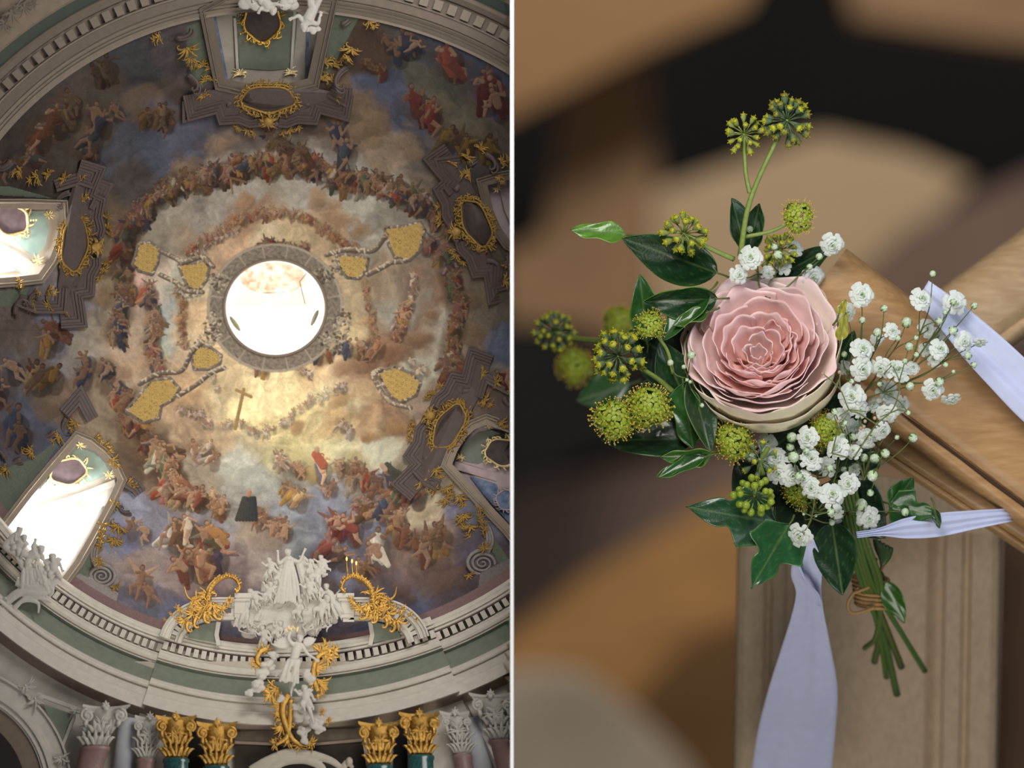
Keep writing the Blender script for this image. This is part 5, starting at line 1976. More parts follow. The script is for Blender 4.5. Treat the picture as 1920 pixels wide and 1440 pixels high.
# dark slabs standing for shade in the gaps and under the altar soffit
b = B()
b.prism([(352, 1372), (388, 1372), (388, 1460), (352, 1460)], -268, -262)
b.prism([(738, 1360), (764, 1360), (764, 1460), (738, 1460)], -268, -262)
struct(b.build('wall_gap_shade', mat('gap_shade', (16, 12, 10), .9, var=.2), smooth=False))
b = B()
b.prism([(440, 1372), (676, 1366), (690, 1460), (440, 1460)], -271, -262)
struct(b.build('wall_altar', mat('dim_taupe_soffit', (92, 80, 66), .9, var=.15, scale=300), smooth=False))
b = B()
sweep(b, [(440, 1392), (560, 1398), (680, 1388)], [(-3, 0), (-2, 4), (2, 5), (3, 0)], dfun=lambda x, y: -272)
struct(b.build('trim_5', M_BROWN, smooth=False))
b = B()
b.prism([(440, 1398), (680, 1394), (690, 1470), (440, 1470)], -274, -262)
struct(b.build('wall_altar_shade', mat('soffit_shade', (46, 38, 30), .9, var=.15, scale=300), smooth=False))

fs = thing('draped_sculpture', 'dim white draped stucco figures at the bottom edge between the gilded capitals', 'sculpture', (540, 1450, -300))
b = B()
for pts, r in (([(470, 1445), (500, 1428), (540, 1412), (580, 1414), (620, 1426), (640, 1440)], 9), ([(500, 1450), (530, 1428), (570, 1424), (600, 1436), (610, 1450)], 9),
               ([(540, 1414), (520, 1436), (516, 1456)], 7), ([(480, 1460), (490, 1440), (520, 1434)], 7), ([(640, 1450), (650, 1430), (662, 1440)], 6), ([(580, 1416), (596, 1436), (600, 1460)], 6)):
    q = bez([(x, y, -300) for x, y in pts], 7)
    b.tube(q, taper(len(q), r, r * .6, r * 1.2), 8, .7)
b.ell((655, 1428, -304), (7, 9, 8))
b.build('drapery', M_STONE2, fs, remesh=1.4, smooth_n=2)


# the arch at the lower left corner
def arcring(b, cx, cy, r0, r1, d0, d1, a0=-95, a1=10, n=40):
    rows = []
    for r, d in ((r0, d0 + 14), (r0, d0), (r1, d1), (r1, d1 + 14)):
        rows.append([(cx + r * math.cos(math.radians(a0 + (a1 - a0) * i / n)), cy + r * math.sin(math.radians(a0 + (a1 - a0) * i / n)), d) for i in range(n + 1)])
    b.grid(rows)


ar = thing('arch', 'moulded stucco arch over a dark opening in the lower left corner', 'arch', (0, 1440, -280))
b = B()
b.cur = 0
for r0, r1, z in ((186, 190, -276), (190, 194, -280), (194, 200, -276), (200, 206, -282), (206, 212, -278), (212, 236, -274), (236, 240, -280)):
    arcring(b, -104, 1484, r0, r1, z, z)
b.cur = 1
arcring(b, -104, 1484, 150, 186, -262, -272)
b.build('archivolt', [M_STONE, M_BROWN], ar, smooth=False)
b = B()
n = 30
b.add([(-104, 1484, -268)] + [(-104 + 152 * math.cos(math.radians(-95 + 105 * i / n)), 1484 + 152 * math.sin(math.radians(-95 + 105 * i / n)), -268) for i in range(n + 1)],
      [(0, i, i + 1) for i in range(1, n + 1)])
b.build('opening_shade', M_DARK, ar, smooth=False)  # dark sheet stands for the unlit depth behind the arch
b = B()
b.prism([(82, 1322), (134, 1338), (114, 1400), (104, 1372)], -272, -262)
b.build('green_spandrel', M_GREEN, ar, smooth=False)
b = B()
sweep(b, [(70, 1302), (140, 1328), (138, 1346), (112, 1412)], [(-4, 0), (-3, 6), (3, 6), (4, 0)], dfun=lambda x, y: -264)
b.build('spandrel_moulding', M_STONE, ar, smooth=False)
b = B()
for x, y, a, sz in ((46, 1285, .9, 26), (66, 1310, 1.2, 28), (140, 1330, 1.4, 18), (112, 1420, 1.2, 24)):
    tuft(b, x, y, -280, a, sz, rg, 8, 3)
b.build('stucco_foliage', M_WHITE, ar)

# small shadowed relief at the very top left corner
b = B()
for x, y, a, sz in ((20, 20, .9, 34), (44, 10, 1.4, 30), (10, 44, 2.2, 26), (60, 6, .3, 20)):
    tuft(b, x, y, -330, a, sz, rg, 9, 3)
tag(b.build('stucco_foliage', mat('dim_taupe_relief', (120, 108, 94), .8, var=.1), clip=-1), 'shadowed stucco foliage relief in the top left corner', 'ornament')
# =================================================================== RIGHT: THE BOUQUET ON THE PEW
def FP(d0):
    """real positions for things at distance: one constant scale per thing, no per-point squeeze"""
    f = 1 + d0 / Z0
    return lambda x, y, z: Vector(((x - 960) * S * f, z * S, (720 - y) * S * f))


M_OAK = mat('oak_rail_wood', (164, 122, 76), .55, var=.08, scale=45, c2=(184, 144, 96), stretch=(1, 5, 7, 0, .62, 0), coat=.08, detail=6, distort=.6)
M_OAKL = mat('pale_oak_rail_wood', (178, 142, 100), .5, var=.06, scale=45, c2=(200, 168, 126), stretch=(1, 5, 7, 0, -.62, 0), coat=.08, detail=6, distort=.6)
M_POST = mat('weathered_post_wood', (190, 164, 132), .6, var=.08, scale=90, c2=(208, 184, 152), stretch=(7, 7, .8), bump=.2, bscale=300, detail=6, distort=.5)
M_CRACK = mat('dark_crack', (62, 40, 20), .9)
M_TAN = mat('tan_pew_wood', (184, 140, 90), .5, var=.1, scale=8, stretch=(1, 2, 5))
M_TAN2 = mat('pale_pew_wood', (216, 184, 144), .5, var=.08, scale=8, stretch=(1, 2, 5))
M_OCH = mat('ochre_pew_wood', (196, 146, 88), .5, var=.15, scale=7, stretch=(1, 2, 3))
M_BRN = mat('brown_pew_wood', (184, 144, 102), .55, var=.15, scale=8)
M_FLOOR = mat('mauve_brown_floor', (188, 156, 136), .7, var=.08, scale=5)
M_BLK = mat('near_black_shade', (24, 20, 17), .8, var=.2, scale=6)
M_RIB = mat('white_satin_ribbon', (216, 222, 248), .42, var=.03, scale=200, trans=.25)


def slab(name, label, cat, poly, d0, thick, m, group=None, parent=None, bev=0):
    f = 1 + d0 / Z0
    b = B()
    b.prism(poly, d0, d0 + thick * f)
    if label and parent is None:
        q = thing(name, label, cat, (poly[0][0], poly[0][1], 0), group)
        q.location = FP(d0)(sum(p[0] for p in poly) / len(poly), max(p[1] for p in poly), d0)
        o = b.build('board', m, q, smooth=False, mapf=FP(d0))
        if bev:
            md = o.modifiers.new('b', 'BEVEL')
            md.width = bev * S * f
            md.segments = 4
        return q
    o = b.build(name, m, parent, smooth=False, mapf=FP(d0), clip=1)
    if bev:
        md = o.modifiers.new('b', 'BEVEL')
        md.width = bev * S * f
        md.segments = 4
    return o


# far end of the church side: floor, dark space, pews (all far behind the flowers)
BD = 27000
b = B()
b.prism([(-6000, -4000), (9000, -4000), (9000, 6000), (-6000, 6000)], BD + 6000, BD + 6400)
struct(b.build('wall_right', M_BLK, smooth=False, mapf=FP(BD + 6000)))
b = B()
b.prism([(-6000, 1500), (700, 1010), (962, 910), (1460, 820), (1460, 700), (2300, 250), (9000, -200), (9000, 6000), (-6000, 6000)], BD + 5000, BD + 5200)
struct(b.build('floor', M_FLOOR, smooth=False, mapf=FP(BD + 5000)))
pg = 'blurred pews behind the bouquet'
slab('church_pew', 'blurred tan pew rail crossing the top left corner of the flower view', 'pew', [(-1500, -300), (1560, -300), (1400, 10), (1200, 95), (962, 215), (800, 300), (-1500, 1500)], BD, 300, M_TAN, pg)
slab('church_pew', 'blurred tan pew back at the top right corner of the flower view', 'pew', [(1540, -200), (4200, -200), (4200, 110), (2200, 110), (1800, 62), (1600, 30)], BD + 800, 300, M_BRN, pg)
slab('church_pew', 'blurred brown pew end panel left of the tall ivy stem', 'pew', [(1062, 130), (1215, 100), (1232, 330), (1240, 640), (1100, 700), (940, 600), (940, 480), (1020, 440)], BD + 1200, 300, M_BRN, pg)
slab('church_pew', 'blurred pale wooden seat behind the tall ivy stem', 'pew', [(1225, 360), (1400, 300), (1540, 250), (1700, 285), (1820, 335), (1700, 460), (1560, 560), (1330, 700), (1225, 560)], BD - 1000, 300, M_TAN2, pg)
slab('church_pew', 'blurred mauve brown kneeler board under the pale seat on the right', 'pew', [(1560, 560), (1720, 420), (4200, -700), (4200, -300), (2200, 520), (1800, 700), (1500, 700)], BD - 3000, 300, mat('mauve_brown_board', (130, 104, 90), .6, var=.1, scale=6), pg)
slab('church_pew', 'blurred ochre pew seat running diagonally under the bouquet on the left', 'pew', [(800, 1290), (962, 1195), (1100, 1085), (1380, 925), (1700, 900), (1700, 1700), (1200, 1700), (1120, 1400), (962, 1290)], BD - 4500, 300, M_OCH, pg)
slab('church_pew', 'blurred dark brown pew underside left of the wooden post', 'pew', [(1180, 1330), (1300, 1200), (1500, 1130), (1500, 1700), (1250, 1700), (1180, 1420)], BD - 5400, 200, mat('dark_brown_pew_wood', (124, 88, 48), .6, var=.2, scale=6), pg)
slab('church_pew', 'blurred grey beige carved pew end in the bottom left of the flower view', 'pew', [(840, 1300), (1000, 1262), (1100, 1275), (1160, 1320), (1200, 1350), (1290, 1440), (1400, 1600), (840, 1700)], BD - 7000, 300, mat('grey_beige_pew_wood', (200, 182, 158), .6, var=.2, scale=6), pg)
b = B()
b.prism([(900, 590), (1130, 610), (1240, 700), (1240, 820), (1080, 860), (900, 950)], BD - 500, BD + 100)
slab('church_pew', 'blurred black slab standing for the shade between pews at the left edge of the flower view', 'pew', [(900, 600), (1100, 612), (1240, 700), (1330, 800), (1100, 850), (962, 930), (840, 990)], BD - 800, 200, M_BLK, pg)  # no pew board: dark slab put where only shade lies

# ------------------------------------------------------------------ the pew in front: post, armrest, crossing rail
pw = thing('wooden_pew', 'oak pew end with sloping armrest, crossing rail and grooved post', 'pew', (1630, 1600, 500))


def rail(name, a, c, wd, th, m, rot_deep=0.0, prof=None, mapf=None):
    """a rounded rail from a to c"""
    b = B()
    A, C = vec(a), vec(c)
    t = (C - A).normalized()
    n = Vector((-t.y, t.x, 0)).normalized()
    prof = prof or [(-1, .9), (-1, .2), (-.94, -.3), (-.8, -.75), (-.55, -.95), (0, -1), (.35, -.98), (.55, -.9), (.62, -.72), (.66, -.7), (.7, -.8), (.85, -.72), (.96, -.35), (1, .1), (1, .9)]
    rows = []
    for k in range(25):
        p = A + (C - A) * (k / 24)
        rows.append([tuple(p + n * (u * wd) + Vector((0, 0, v * th))) for u, v in prof])
    b.grid(rows)
    b.add(rows[0], [tuple(range(len(prof)))])
    b.add(rows[-1], [tuple(range(len(prof)))[::-1]])
    return b.build(name, m, pw, clip=1, mapf=mapf)


f1 = FP(180)
rail('armrest', (1520, 556, 170), (2020, 930, 240), 112, 70, M_OAK)
rail('armrest_lower_board', (1560, 745, 260), (2040, 1062, 330), 46, 60, mat('oak_edge_wood', (160, 124, 80), .55, var=.2, scale=70, stretch=(1, 6, 9, 0, .58, 0), bump=.2, bscale=240, coat=.15, detail=6))
rail('crossing_rail', (1700, 690, 420), (2120, 385, 560), 84, 50, M_OAKL)
b = B()
q = [(1688, 800), (1740, 822), (1800, 862), (1860, 900), (1920, 935), (1960, 960)]
q2 = off_line(q, -3.2)
vs = q + q2[::-1]
for i in range(len(q) - 1):
    x, y = q[i]
b.tube([(x, 615 + (x - 1476) * .748 + (i % 2), 143 + (x - 1688) * .14) for i, (x, y) in enumerate(q)], [1.2, 3.4, 2.6, 4, 3.4, 3.4], 6)
b.build('crack', M_CRACK, pw, clip=1)
b = B()
# post with grooved mouldings, standing further back
pd = 900
steps = [(1384, 60), (1388, 12), (1400, 4), (1436, 4), (1440, 14), (1448, 14), (1452, 2), (1474, 0), (1478, 12), (1492, 14), (1496, 8), (1512, 20), (1740, 20), (1752, 8), (1760, 14), (1772, 12), (1776, 0), (1806, 0), (1810, 14), (1820, 14), (1824, 2), (1862, 4), (1874, 12), (1880, 60)]
rows = []
for y in (955, 1100, 1300, 1700):
    k = (y - 955) / 745
    rows.append([(x - 14 * k, y, pd + z * 1.2 + 240 * k) for x, z in steps])
b.grid(rows)
b.build('post', M_POST, pw, smooth=False, clip=1)
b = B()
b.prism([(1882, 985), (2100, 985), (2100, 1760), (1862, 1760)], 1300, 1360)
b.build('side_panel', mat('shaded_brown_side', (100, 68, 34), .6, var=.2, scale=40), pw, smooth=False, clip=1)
b = B()
b.prism([(1560, 880), (1900, 930), (1905, 1000), (1560, 1000)], 850, 930)
b.build('top_block', M_POST, pw, smooth=False, clip=1)


# ------------------------------------------------------------------ ribbons
def ribbon(label, pts, name='satin_ribbon'):
    """pts: (x, y, d, half width, angle of the width direction)"""
    n = 10
    P3 = bez([(p[0], p[1], p[2]) for p in pts], n)
    Wd = bez([(p[3], p[4], 0) for p in pts], n)
    rows = []
    for p, w_ in zip(P3, Wd):
        r = []
        for k in range(13):
            u = -1 + k / 6
            fold = 5 * math.sin(u * 4 + p.y * .012) * min(1, w_.x / 40) + 2.5 * math.sin(u * 9 + 1)
            r.append((p.x + math.cos(w_.y) * w_.x * u, p.y + math.sin(w_.y) * w_.x * u, p.z + fold))
        rows.append(r)
    b = B()
    b.grid(rows)
    o = b.build(name, M_RIB, clip=1)
    md = o.modifiers.new('t', 'SOLIDIFY')
    md.thickness = .8 * S
    return tag(o, label, 'ribbon')


ribbon('broad white satin ribbon hanging down below the bouquet in front of the post',
       [(1512, 1010, 60, 14, .1), (1514, 1050, 90, 27, .1), (1512, 1080, 130, 29, .05), (1516, 1110, 180, 24, 0), (1515, 1150, 250, 30, 0), (1512, 1210, 340, 45, .02), (1506, 1290, 450, 64, .03),
        (1494, 1370, 560, 72, .05), (1484, 1450, 650, 74, .06), (1476, 1560, 760, 74, .06)])
ribbon('second fold of white satin ribbon wound over the hanging ribbon near its knot',
       [(1488, 1040, 60, 6, .2), (1494, 1060, 70, 9, .5), (1506, 1085, 95, 10, .6), (1528, 1110, 140, 9, .5), (1536, 1136, 190, 4, .3)])
ribbon('thin white satin ribbon running right from the bouquet to the pew corner',
       [(1606, 1003, 60, 5, 1.4), (1650, 997, 80, 7, 1.5), (1700, 990, 110, 19, 1.6), (1760, 984, 140, 22, 1.6), (1830, 974, 170, 17, 1.55), (1892, 966, 200, 12, 1.5), (1910, 964, 260, 11, 1.5)])
ribbon('wide white satin ribbon lying over the armrest at the right edge',
       [(1730, 545, 90, 22, 2.1), (1780, 590, 82, 30, 2.2), (1830, 640, 84, 38, 2.25), (1880, 690, 92, 42, 2.25), (1940, 750, 105, 44, 2.25), (2000, 800, 120, 44, 2.25)])

# ------------------------------------------------------------------ plants: materials
M_LEAF = mat('dark_glossy_ivy_leaf', (255, 255, 255), .3, attr='Col', var=.16, scale=500, bump=.25, bscale=900, coat=.35, trans=.12)
M_STEM = mat('green_stem', (122, 140, 66), .5, var=.15, scale=500)
M_STEMD = mat('thin_olive_stem', (92, 104, 52), .5, var=.15, scale=500)
M_CUP = mat('grey_green_cup', (92, 112, 74), .55, var=.15, scale=900)
M_CAP = mat('yellow_green_cap', (164, 164, 32), .45, var=.2, scale=1500)
M_CAPB = mat('olive_cap', (126, 120, 38), .5, var=.2, scale=1500)
M_LIME = mat('lime_green_berry', (134, 154, 40), .4, var=.12, scale=900)
M_STAM = mat('yellow_anther', (196, 172, 66), .5, var=.15)
M_PET = mat('white_gypsophila_petal', (232, 238, 230), .6, var=.05, trans=.3)
M_BUDG = mat('green_white_bud', (188, 206, 168), .5, var=.15, scale=900)
M_CALYX = mat('green_calyx', (78, 110, 58), .5, var=.15)
M_TWINE = mat('jute_twine', (168, 132, 84), .8, var=.2, scale=1500)

rg = random.Random(21)


def inst(src, parent, p, q=None, s=1.0, name=None):
    """a further copy of one part"""
    o = src.copy()
    o.parent = parent
    o.location = P(*p) - Vector(parent.location)
    o.rotation_mode = 'QUATERNION'
    if q is not None:
        o.rotation_quaternion = q
    o.scale = (s, s, s)
    COL.objects.link(o)
    return o


def local_build(b, name, mats):
    """mesh authored around (960,720,0) to be copied about"""
    o = b.build(name, mats, mapf=lambda x, y, z: Vector((x * S, z * S, -y * S)), origin=(0, 0, 0))
    COL.objects.unlink(o)
    return o


# florets (local axis: grows along -z_picture i.e. toward the camera = -Y world)
def floret(kind):
    b = B()
    if kind == 'club':
        L = 34
        b.tube([(0, 0, 0), (0.6, 0, -L * .35), (0, .4, -L * .62)], [1.3, 1.1, 1.5], 7)
        b.tube([(0, .4, -L * .62), (0, .3, -L * .76), (0, 0, -L * .92), (0, 0, -L)], [1.6, 3.8, 5.6, 5.5], 10)
        b.cur = 1
        b.ell((0, 0, -L), (5.2, 5.2, 3.4), nu=12, nv=8)
        b.tube([(0, 0, -L - 3), (0, 0, -L - 6.5)], [1.3, .8], 6)
        for k in range(5):
            a = 2 * PI * k / 5
            b.tube([(5.2 * math.cos(a), 5.2 * math.sin(a), -L), (6.2 * math.cos(a), 6.2 * math.sin(a), -L - 2.4)], [.9, .3], 5)
    elif kind == 'flower':
        L = 32
        b.tube([(0, 0, 0), (0.6, 0, -L * .6), (0, 0, -L * .75), (0, 0, -L)], [1, 1, 3.4, 5.4], 8)
        b.cur = 1
        b.ell((0, 0, -L), (5, 5, 3), nu=10, nv=6)
        for k in range(5):
            a = 2 * PI * k / 5
            pts = [[(r * math.cos(a + w_ * s_), r * math.sin(a + w_ * s_), -L - z) for s_ in (-1, 0, 1)] for r, z, w_ in ((4, 0, .4), (9, 1.6, .55), (11.5, -.5, .4), (13.5, -3.5, .03))]
            b.grid(pts)
        b.cur = 2
        for k in range(5):
            a = 2 * PI * (k + .5) / 5
            x, y = 9 * math.cos(a), 9 * math.sin(a)
            b.tube([(x * .3, y * .3, -L), (x * .8, y * .8, -L - 5), (x, y, -L - 9)], [.45, .4, .4], 4)
            b.ell((x, y, -L - 9.5), (1.7, 1.7, 1.5), nu=6, nv=4)
    elif kind == 'ball':
        L = 34
        b.tube([(0, 0, 0), (1, 0, -L * .5), (0, 0, -L + 5)], [1.1, 1.0, 1.5], 6)
        b.cur = 1
        b.ell((0, 0, -L), (7, 7, 7.2), nu=12, nv=9)
        b.tube([(0, 0, -L - 6.5), (0, 0, -L - 8)], [1.2, .5], 5)
    return b


FL = {
    'club': local_build(floret('club'), 'floret', [M_CUP, M_CAP, M_STAM]),
    'clubl': local_build(floret('club'), 'floret', [mat('pale_green_cup', (136, 148, 74), .5, var=.15, scale=900), M_CAP, M_STAM]),
    'clubo': local_build(floret('club'), 'floret', [M_CUP, M_CAPB, M_STAM]),
    'flower': local_build(floret('flower'), 'floret', [M_CUP, mat('fresh_green_sepal', (160, 180, 56), .45, var=.15, scale=900, trans=.2), M_STAM]),
    'ball': local_build(floret('ball'), 'berry', [M_STEM, M_LIME, M_LIME]),
}


def umbel(label, c, Rr, kind, n, stem, seed, face=(0, 0, -1), span=.25, mix=None, grp=None):
    rg = random.Random(seed)
    root = thing('ivy_flower_head', label, 'ivy flower', c, grp or 'ivy flower heads in the bouquet')
    s = Rr / 40.0
    fv = Vector(face).normalized()
    k = 0
    i = 0
    golden = PI * (3 - math.sqrt(5))
    while k < n and i < 4 * n:
        z = (1.0 if kind == 'flower' else .92) - ((1.4 if kind == 'flower' else 1.75) - span) * (i + .5) / n
        i += 1
        if z < -.85:
            break
        r = math.sqrt(max(0, 1 - z * z))
        v = Vector((r * math.cos(i * golden), r * math.sin(i * golden), -z))
        qf = Vector((0, 0, -1)).rotation_difference(fv)
        v = qf @ v
        v = (v + Vector((rg.uniform(-.12, .12), rg.uniform(-.12, .12), rg.uniform(-.12, .12)))).normalized()
        wv = Vector((v.x, v.z, -v.y))
        q = Vector((0, -1, 0)).rotation_difference(wv)
        kd = kind if not mix or rg.random() > .4 else mix
        inst(FL[kd], root, c, q, s * rg.uniform(.86, 1.1))
        k += 1
    b = B()
    q = bez([c] + list(stem), 8)
    b.tube(q, taper(len(q), 2.4 * s + .6, 3.2 * s + 1.4), 8)
    b.ell(c, 3.4 * s, nu=8, nv=6)
    b.build('stem', M_STEM, root)
    return root


umbel('large grey green ivy flower head at the top of the tallest stem', (1475, 226, 0), 52, 'clubo', 30, [(1450, 276, 4), (1418, 345, 10), (1400, 400, 16), (1388, 480, 30)], 1, (.1, -.1, -1), .4, 'club')
umbel('smaller yellow green ivy flower head just left of the topmost one', (1395, 252, 10), 40, 'clubl', 20, [(1396, 290, 12), (1399, 330, 12), (1406, 362, 12)], 2, (-.1, 0, -1), .35)
umbel('yellow green ivy flower head above the dark leaves on the upper left', (1282, 438, 0), 46, 'clubl', 25, [(1330, 465, 10), (1376, 486, 30)], 3, (0, 0, -1), .35)
umbel('ivy flower head with opened florets right of the tall stem', (1496, 408, 10), 34, 'flower', 20, [(1450, 432, 20), (1398, 444, 28)], 4)
umbel('ivy flower head partly hidden behind white blossoms under the tall stem', (1462, 468, 70), 36, 'clubl', 26, [(1430, 500, 80)], 5)
umbel('grey green ivy flower head with yellow tips left of the rose, in focus', (1158, 668, 0), 54, 'club', 32, [(1200, 690, 14), (1240, 716, 30), (1290, 760, 60)], 6, (-.15, 0, -1), .4)
umbel('soft focused ivy flower head at the far left of the bouquet', (1040, 622, 560), 44, 'club', 26, [(1080, 634, 540), (1140, 640, 440)], 7)
umbel('blurred yellow ivy flower head below the far left one', (1076, 686, 900), 40, 'flower', 30, [(1110, 700, 880)], 8)
umbel('blurred yellow ivy flower head behind the left leaves', (1162, 602, 900), 36, 'flower', 26, [(1180, 640, 880)], 9)
umbel('small ivy flower head with long anthers above the left grey green one', (1218, 612, -6), 32, 'flower', 16, [(1250, 655, 10), (1262, 700, 30)], 10, (0, -.4, -1), .45)
umbel('bright yellow ivy flower head at the lower left, right one of a close pair', (1214, 762, -10), 45, 'flower', 27, [(1260, 780, 30)], 11)
umbel('bright yellow ivy flower head at the lower left, left one of a close pair', (1152, 788, 0), 43, 'flower', 25, [(1200, 800, 30)], 12)
umbel('ivy flower head with anthers directly under the rose', (1376, 828, 30), 40, 'flower', 22, [(1400, 860, 60)], 13)
umbel('cluster of round lime green ivy berries at the bottom of the bouquet', (1414, 930, -12), 42, 'ball', 22, [(1420, 900, -4), (1426, 866, 6), (1440, 840, 30)], 14, (0, .1, -1), .4)
umbel('few sparse ivy florets between the rose and the lime green berries', (1424, 862, -6), 42, 'club', 9, [(1430, 890, 10)], 15, (0, -.2, -1), .2)
umbel('yellow ivy flower head among white blossoms right below the rose', (1548, 806, 50), 36, 'flower', 28, [(1540, 850, 80)], 16)
umbel('dim yellow ivy flower head behind the lower white blossoms', (1500, 920, 70), 34, 'flower', 22, [(1510, 960, 90)], 17)


# ------------------------------------------------------------------ ivy leaves
def ivy_leaf(label, base, tip, wd, d0=20, d1=10, kind='oval', col=(30, 66, 30), edge=(70, 110, 40), cup=8, roll=0.0, seed=0, curl_=0.0, stem=None, vein=(96, 120, 70)):
    rg = random.Random(seed + 900)
    bx, by = base
    tx, ty = tip
    ax = Vector((tx - bx, ty - by, d1 - d0))
    L = ax.length
    ux = ax.normalized()
    side = Vector((-ux.y, ux.x, 0)).normalized()
    side = Matrix.Rotation(roll, 3, ux) @ side
    nrm = ux.cross(side)
    nrm.normalize()
    if nrm.z > 0:
        nrm = -nrm

    def half(t):
        if kind == 'oval':
            return wd * (math.sin(PI * min(1, t ** .75)) ** .8) * (1 - .12 * t)
        if kind == 'narrow':
            return wd * math.sin(PI * t ** .8) ** .9 * (1 + .25 * math.sin(9 * t))
        # lobed: two side lobes and a pointed tip
        v = .55 * math.sin(PI * min(1, t * 1.02)) + .62 * math.exp(-((t - .26) / .13) ** 2) - .16 * math.exp(-((t - .5) / .09) ** 2)
        return wd * max(0, v) * (1 if t < .97 else (1 - t) / .03)

    nu_, nv_ = 26, 12
    rows, cols = [], []
    ph = rg.uniform(0, 6)
    c0, c1, cv = lin(col), lin(edge), lin(vein)
    for i in range(nu_ + 1):
        t = i / nu_
        h = half(t)
        r, cr = [], []
        for j in range(-nv_, nv_ + 1):
            u = j / nv_
            w2 = u * h
            tt = t * L
            if kind == 'lobed':
                tt += abs(u) ** 1.5 * L * .10 * math.exp(-((t - .22) / .2) ** 2) * (-1 if t < .2 else 1)
            hh = cup * (abs(u) ** 1.6) * (h / max(wd, 1)) + 2.2 * math.sin(t * 9 + ph) * u * u + 1.2 * math.sin(u * 7 + t * 14) * abs(u)
            z = hh - curl_ * t * t
            p = vec((bx, by, d0)) + ux * tt + side * w2 + nrm * z
            r.append(tuple(p))
            e = max(0, (abs(u) - .9) / .1)
            mv = math.exp(-(abs(w2) / 1.6) ** 2) * .7
            # side veins
            sv = abs(((t * 5 - abs(u) * 1.6) % 1) - .5)
            mv = max(mv, .35 * math.exp(-(sv / .04) ** 2))
            c = c0 * (1 - e) + c1 * e
            c = c * (1 - mv) + cv * mv
            c = c * (1 + .2 * math.sin(t * 17 + u * 5 + ph) * .5)
            cr.append(tuple(np.clip(c, 0, 1)))
        rows.append(r)
        cols.append(cr)
    root = thing('ivy_leaf', label, 'leaf', (bx, by, d0), 'ivy leaves in the bouquet')
    b = B()
    b.grid(rows, cols)
    o = b.build('blade', M_LEAF, root, clip=1)
    md = o.modifiers.new('t', 'SOLIDIFY')
    md.thickness = 1.0 * S
    sx, sy, sz = stem or (bx - ux.x * 22, by - ux.y * 22, d0 + 24)
    b = B()
    q = bez([(bx + ux.x * 3, by + ux.y * 3, d0), ((bx + sx) / 2 + 2, (by + sy) / 2, (d0 + sz) / 2), (sx, sy, sz)], 5)
    b.tube(q, taper(len(q), 1.6, 2.4), 7)
    b.build('petiole', M_STEMD, root)
    return root


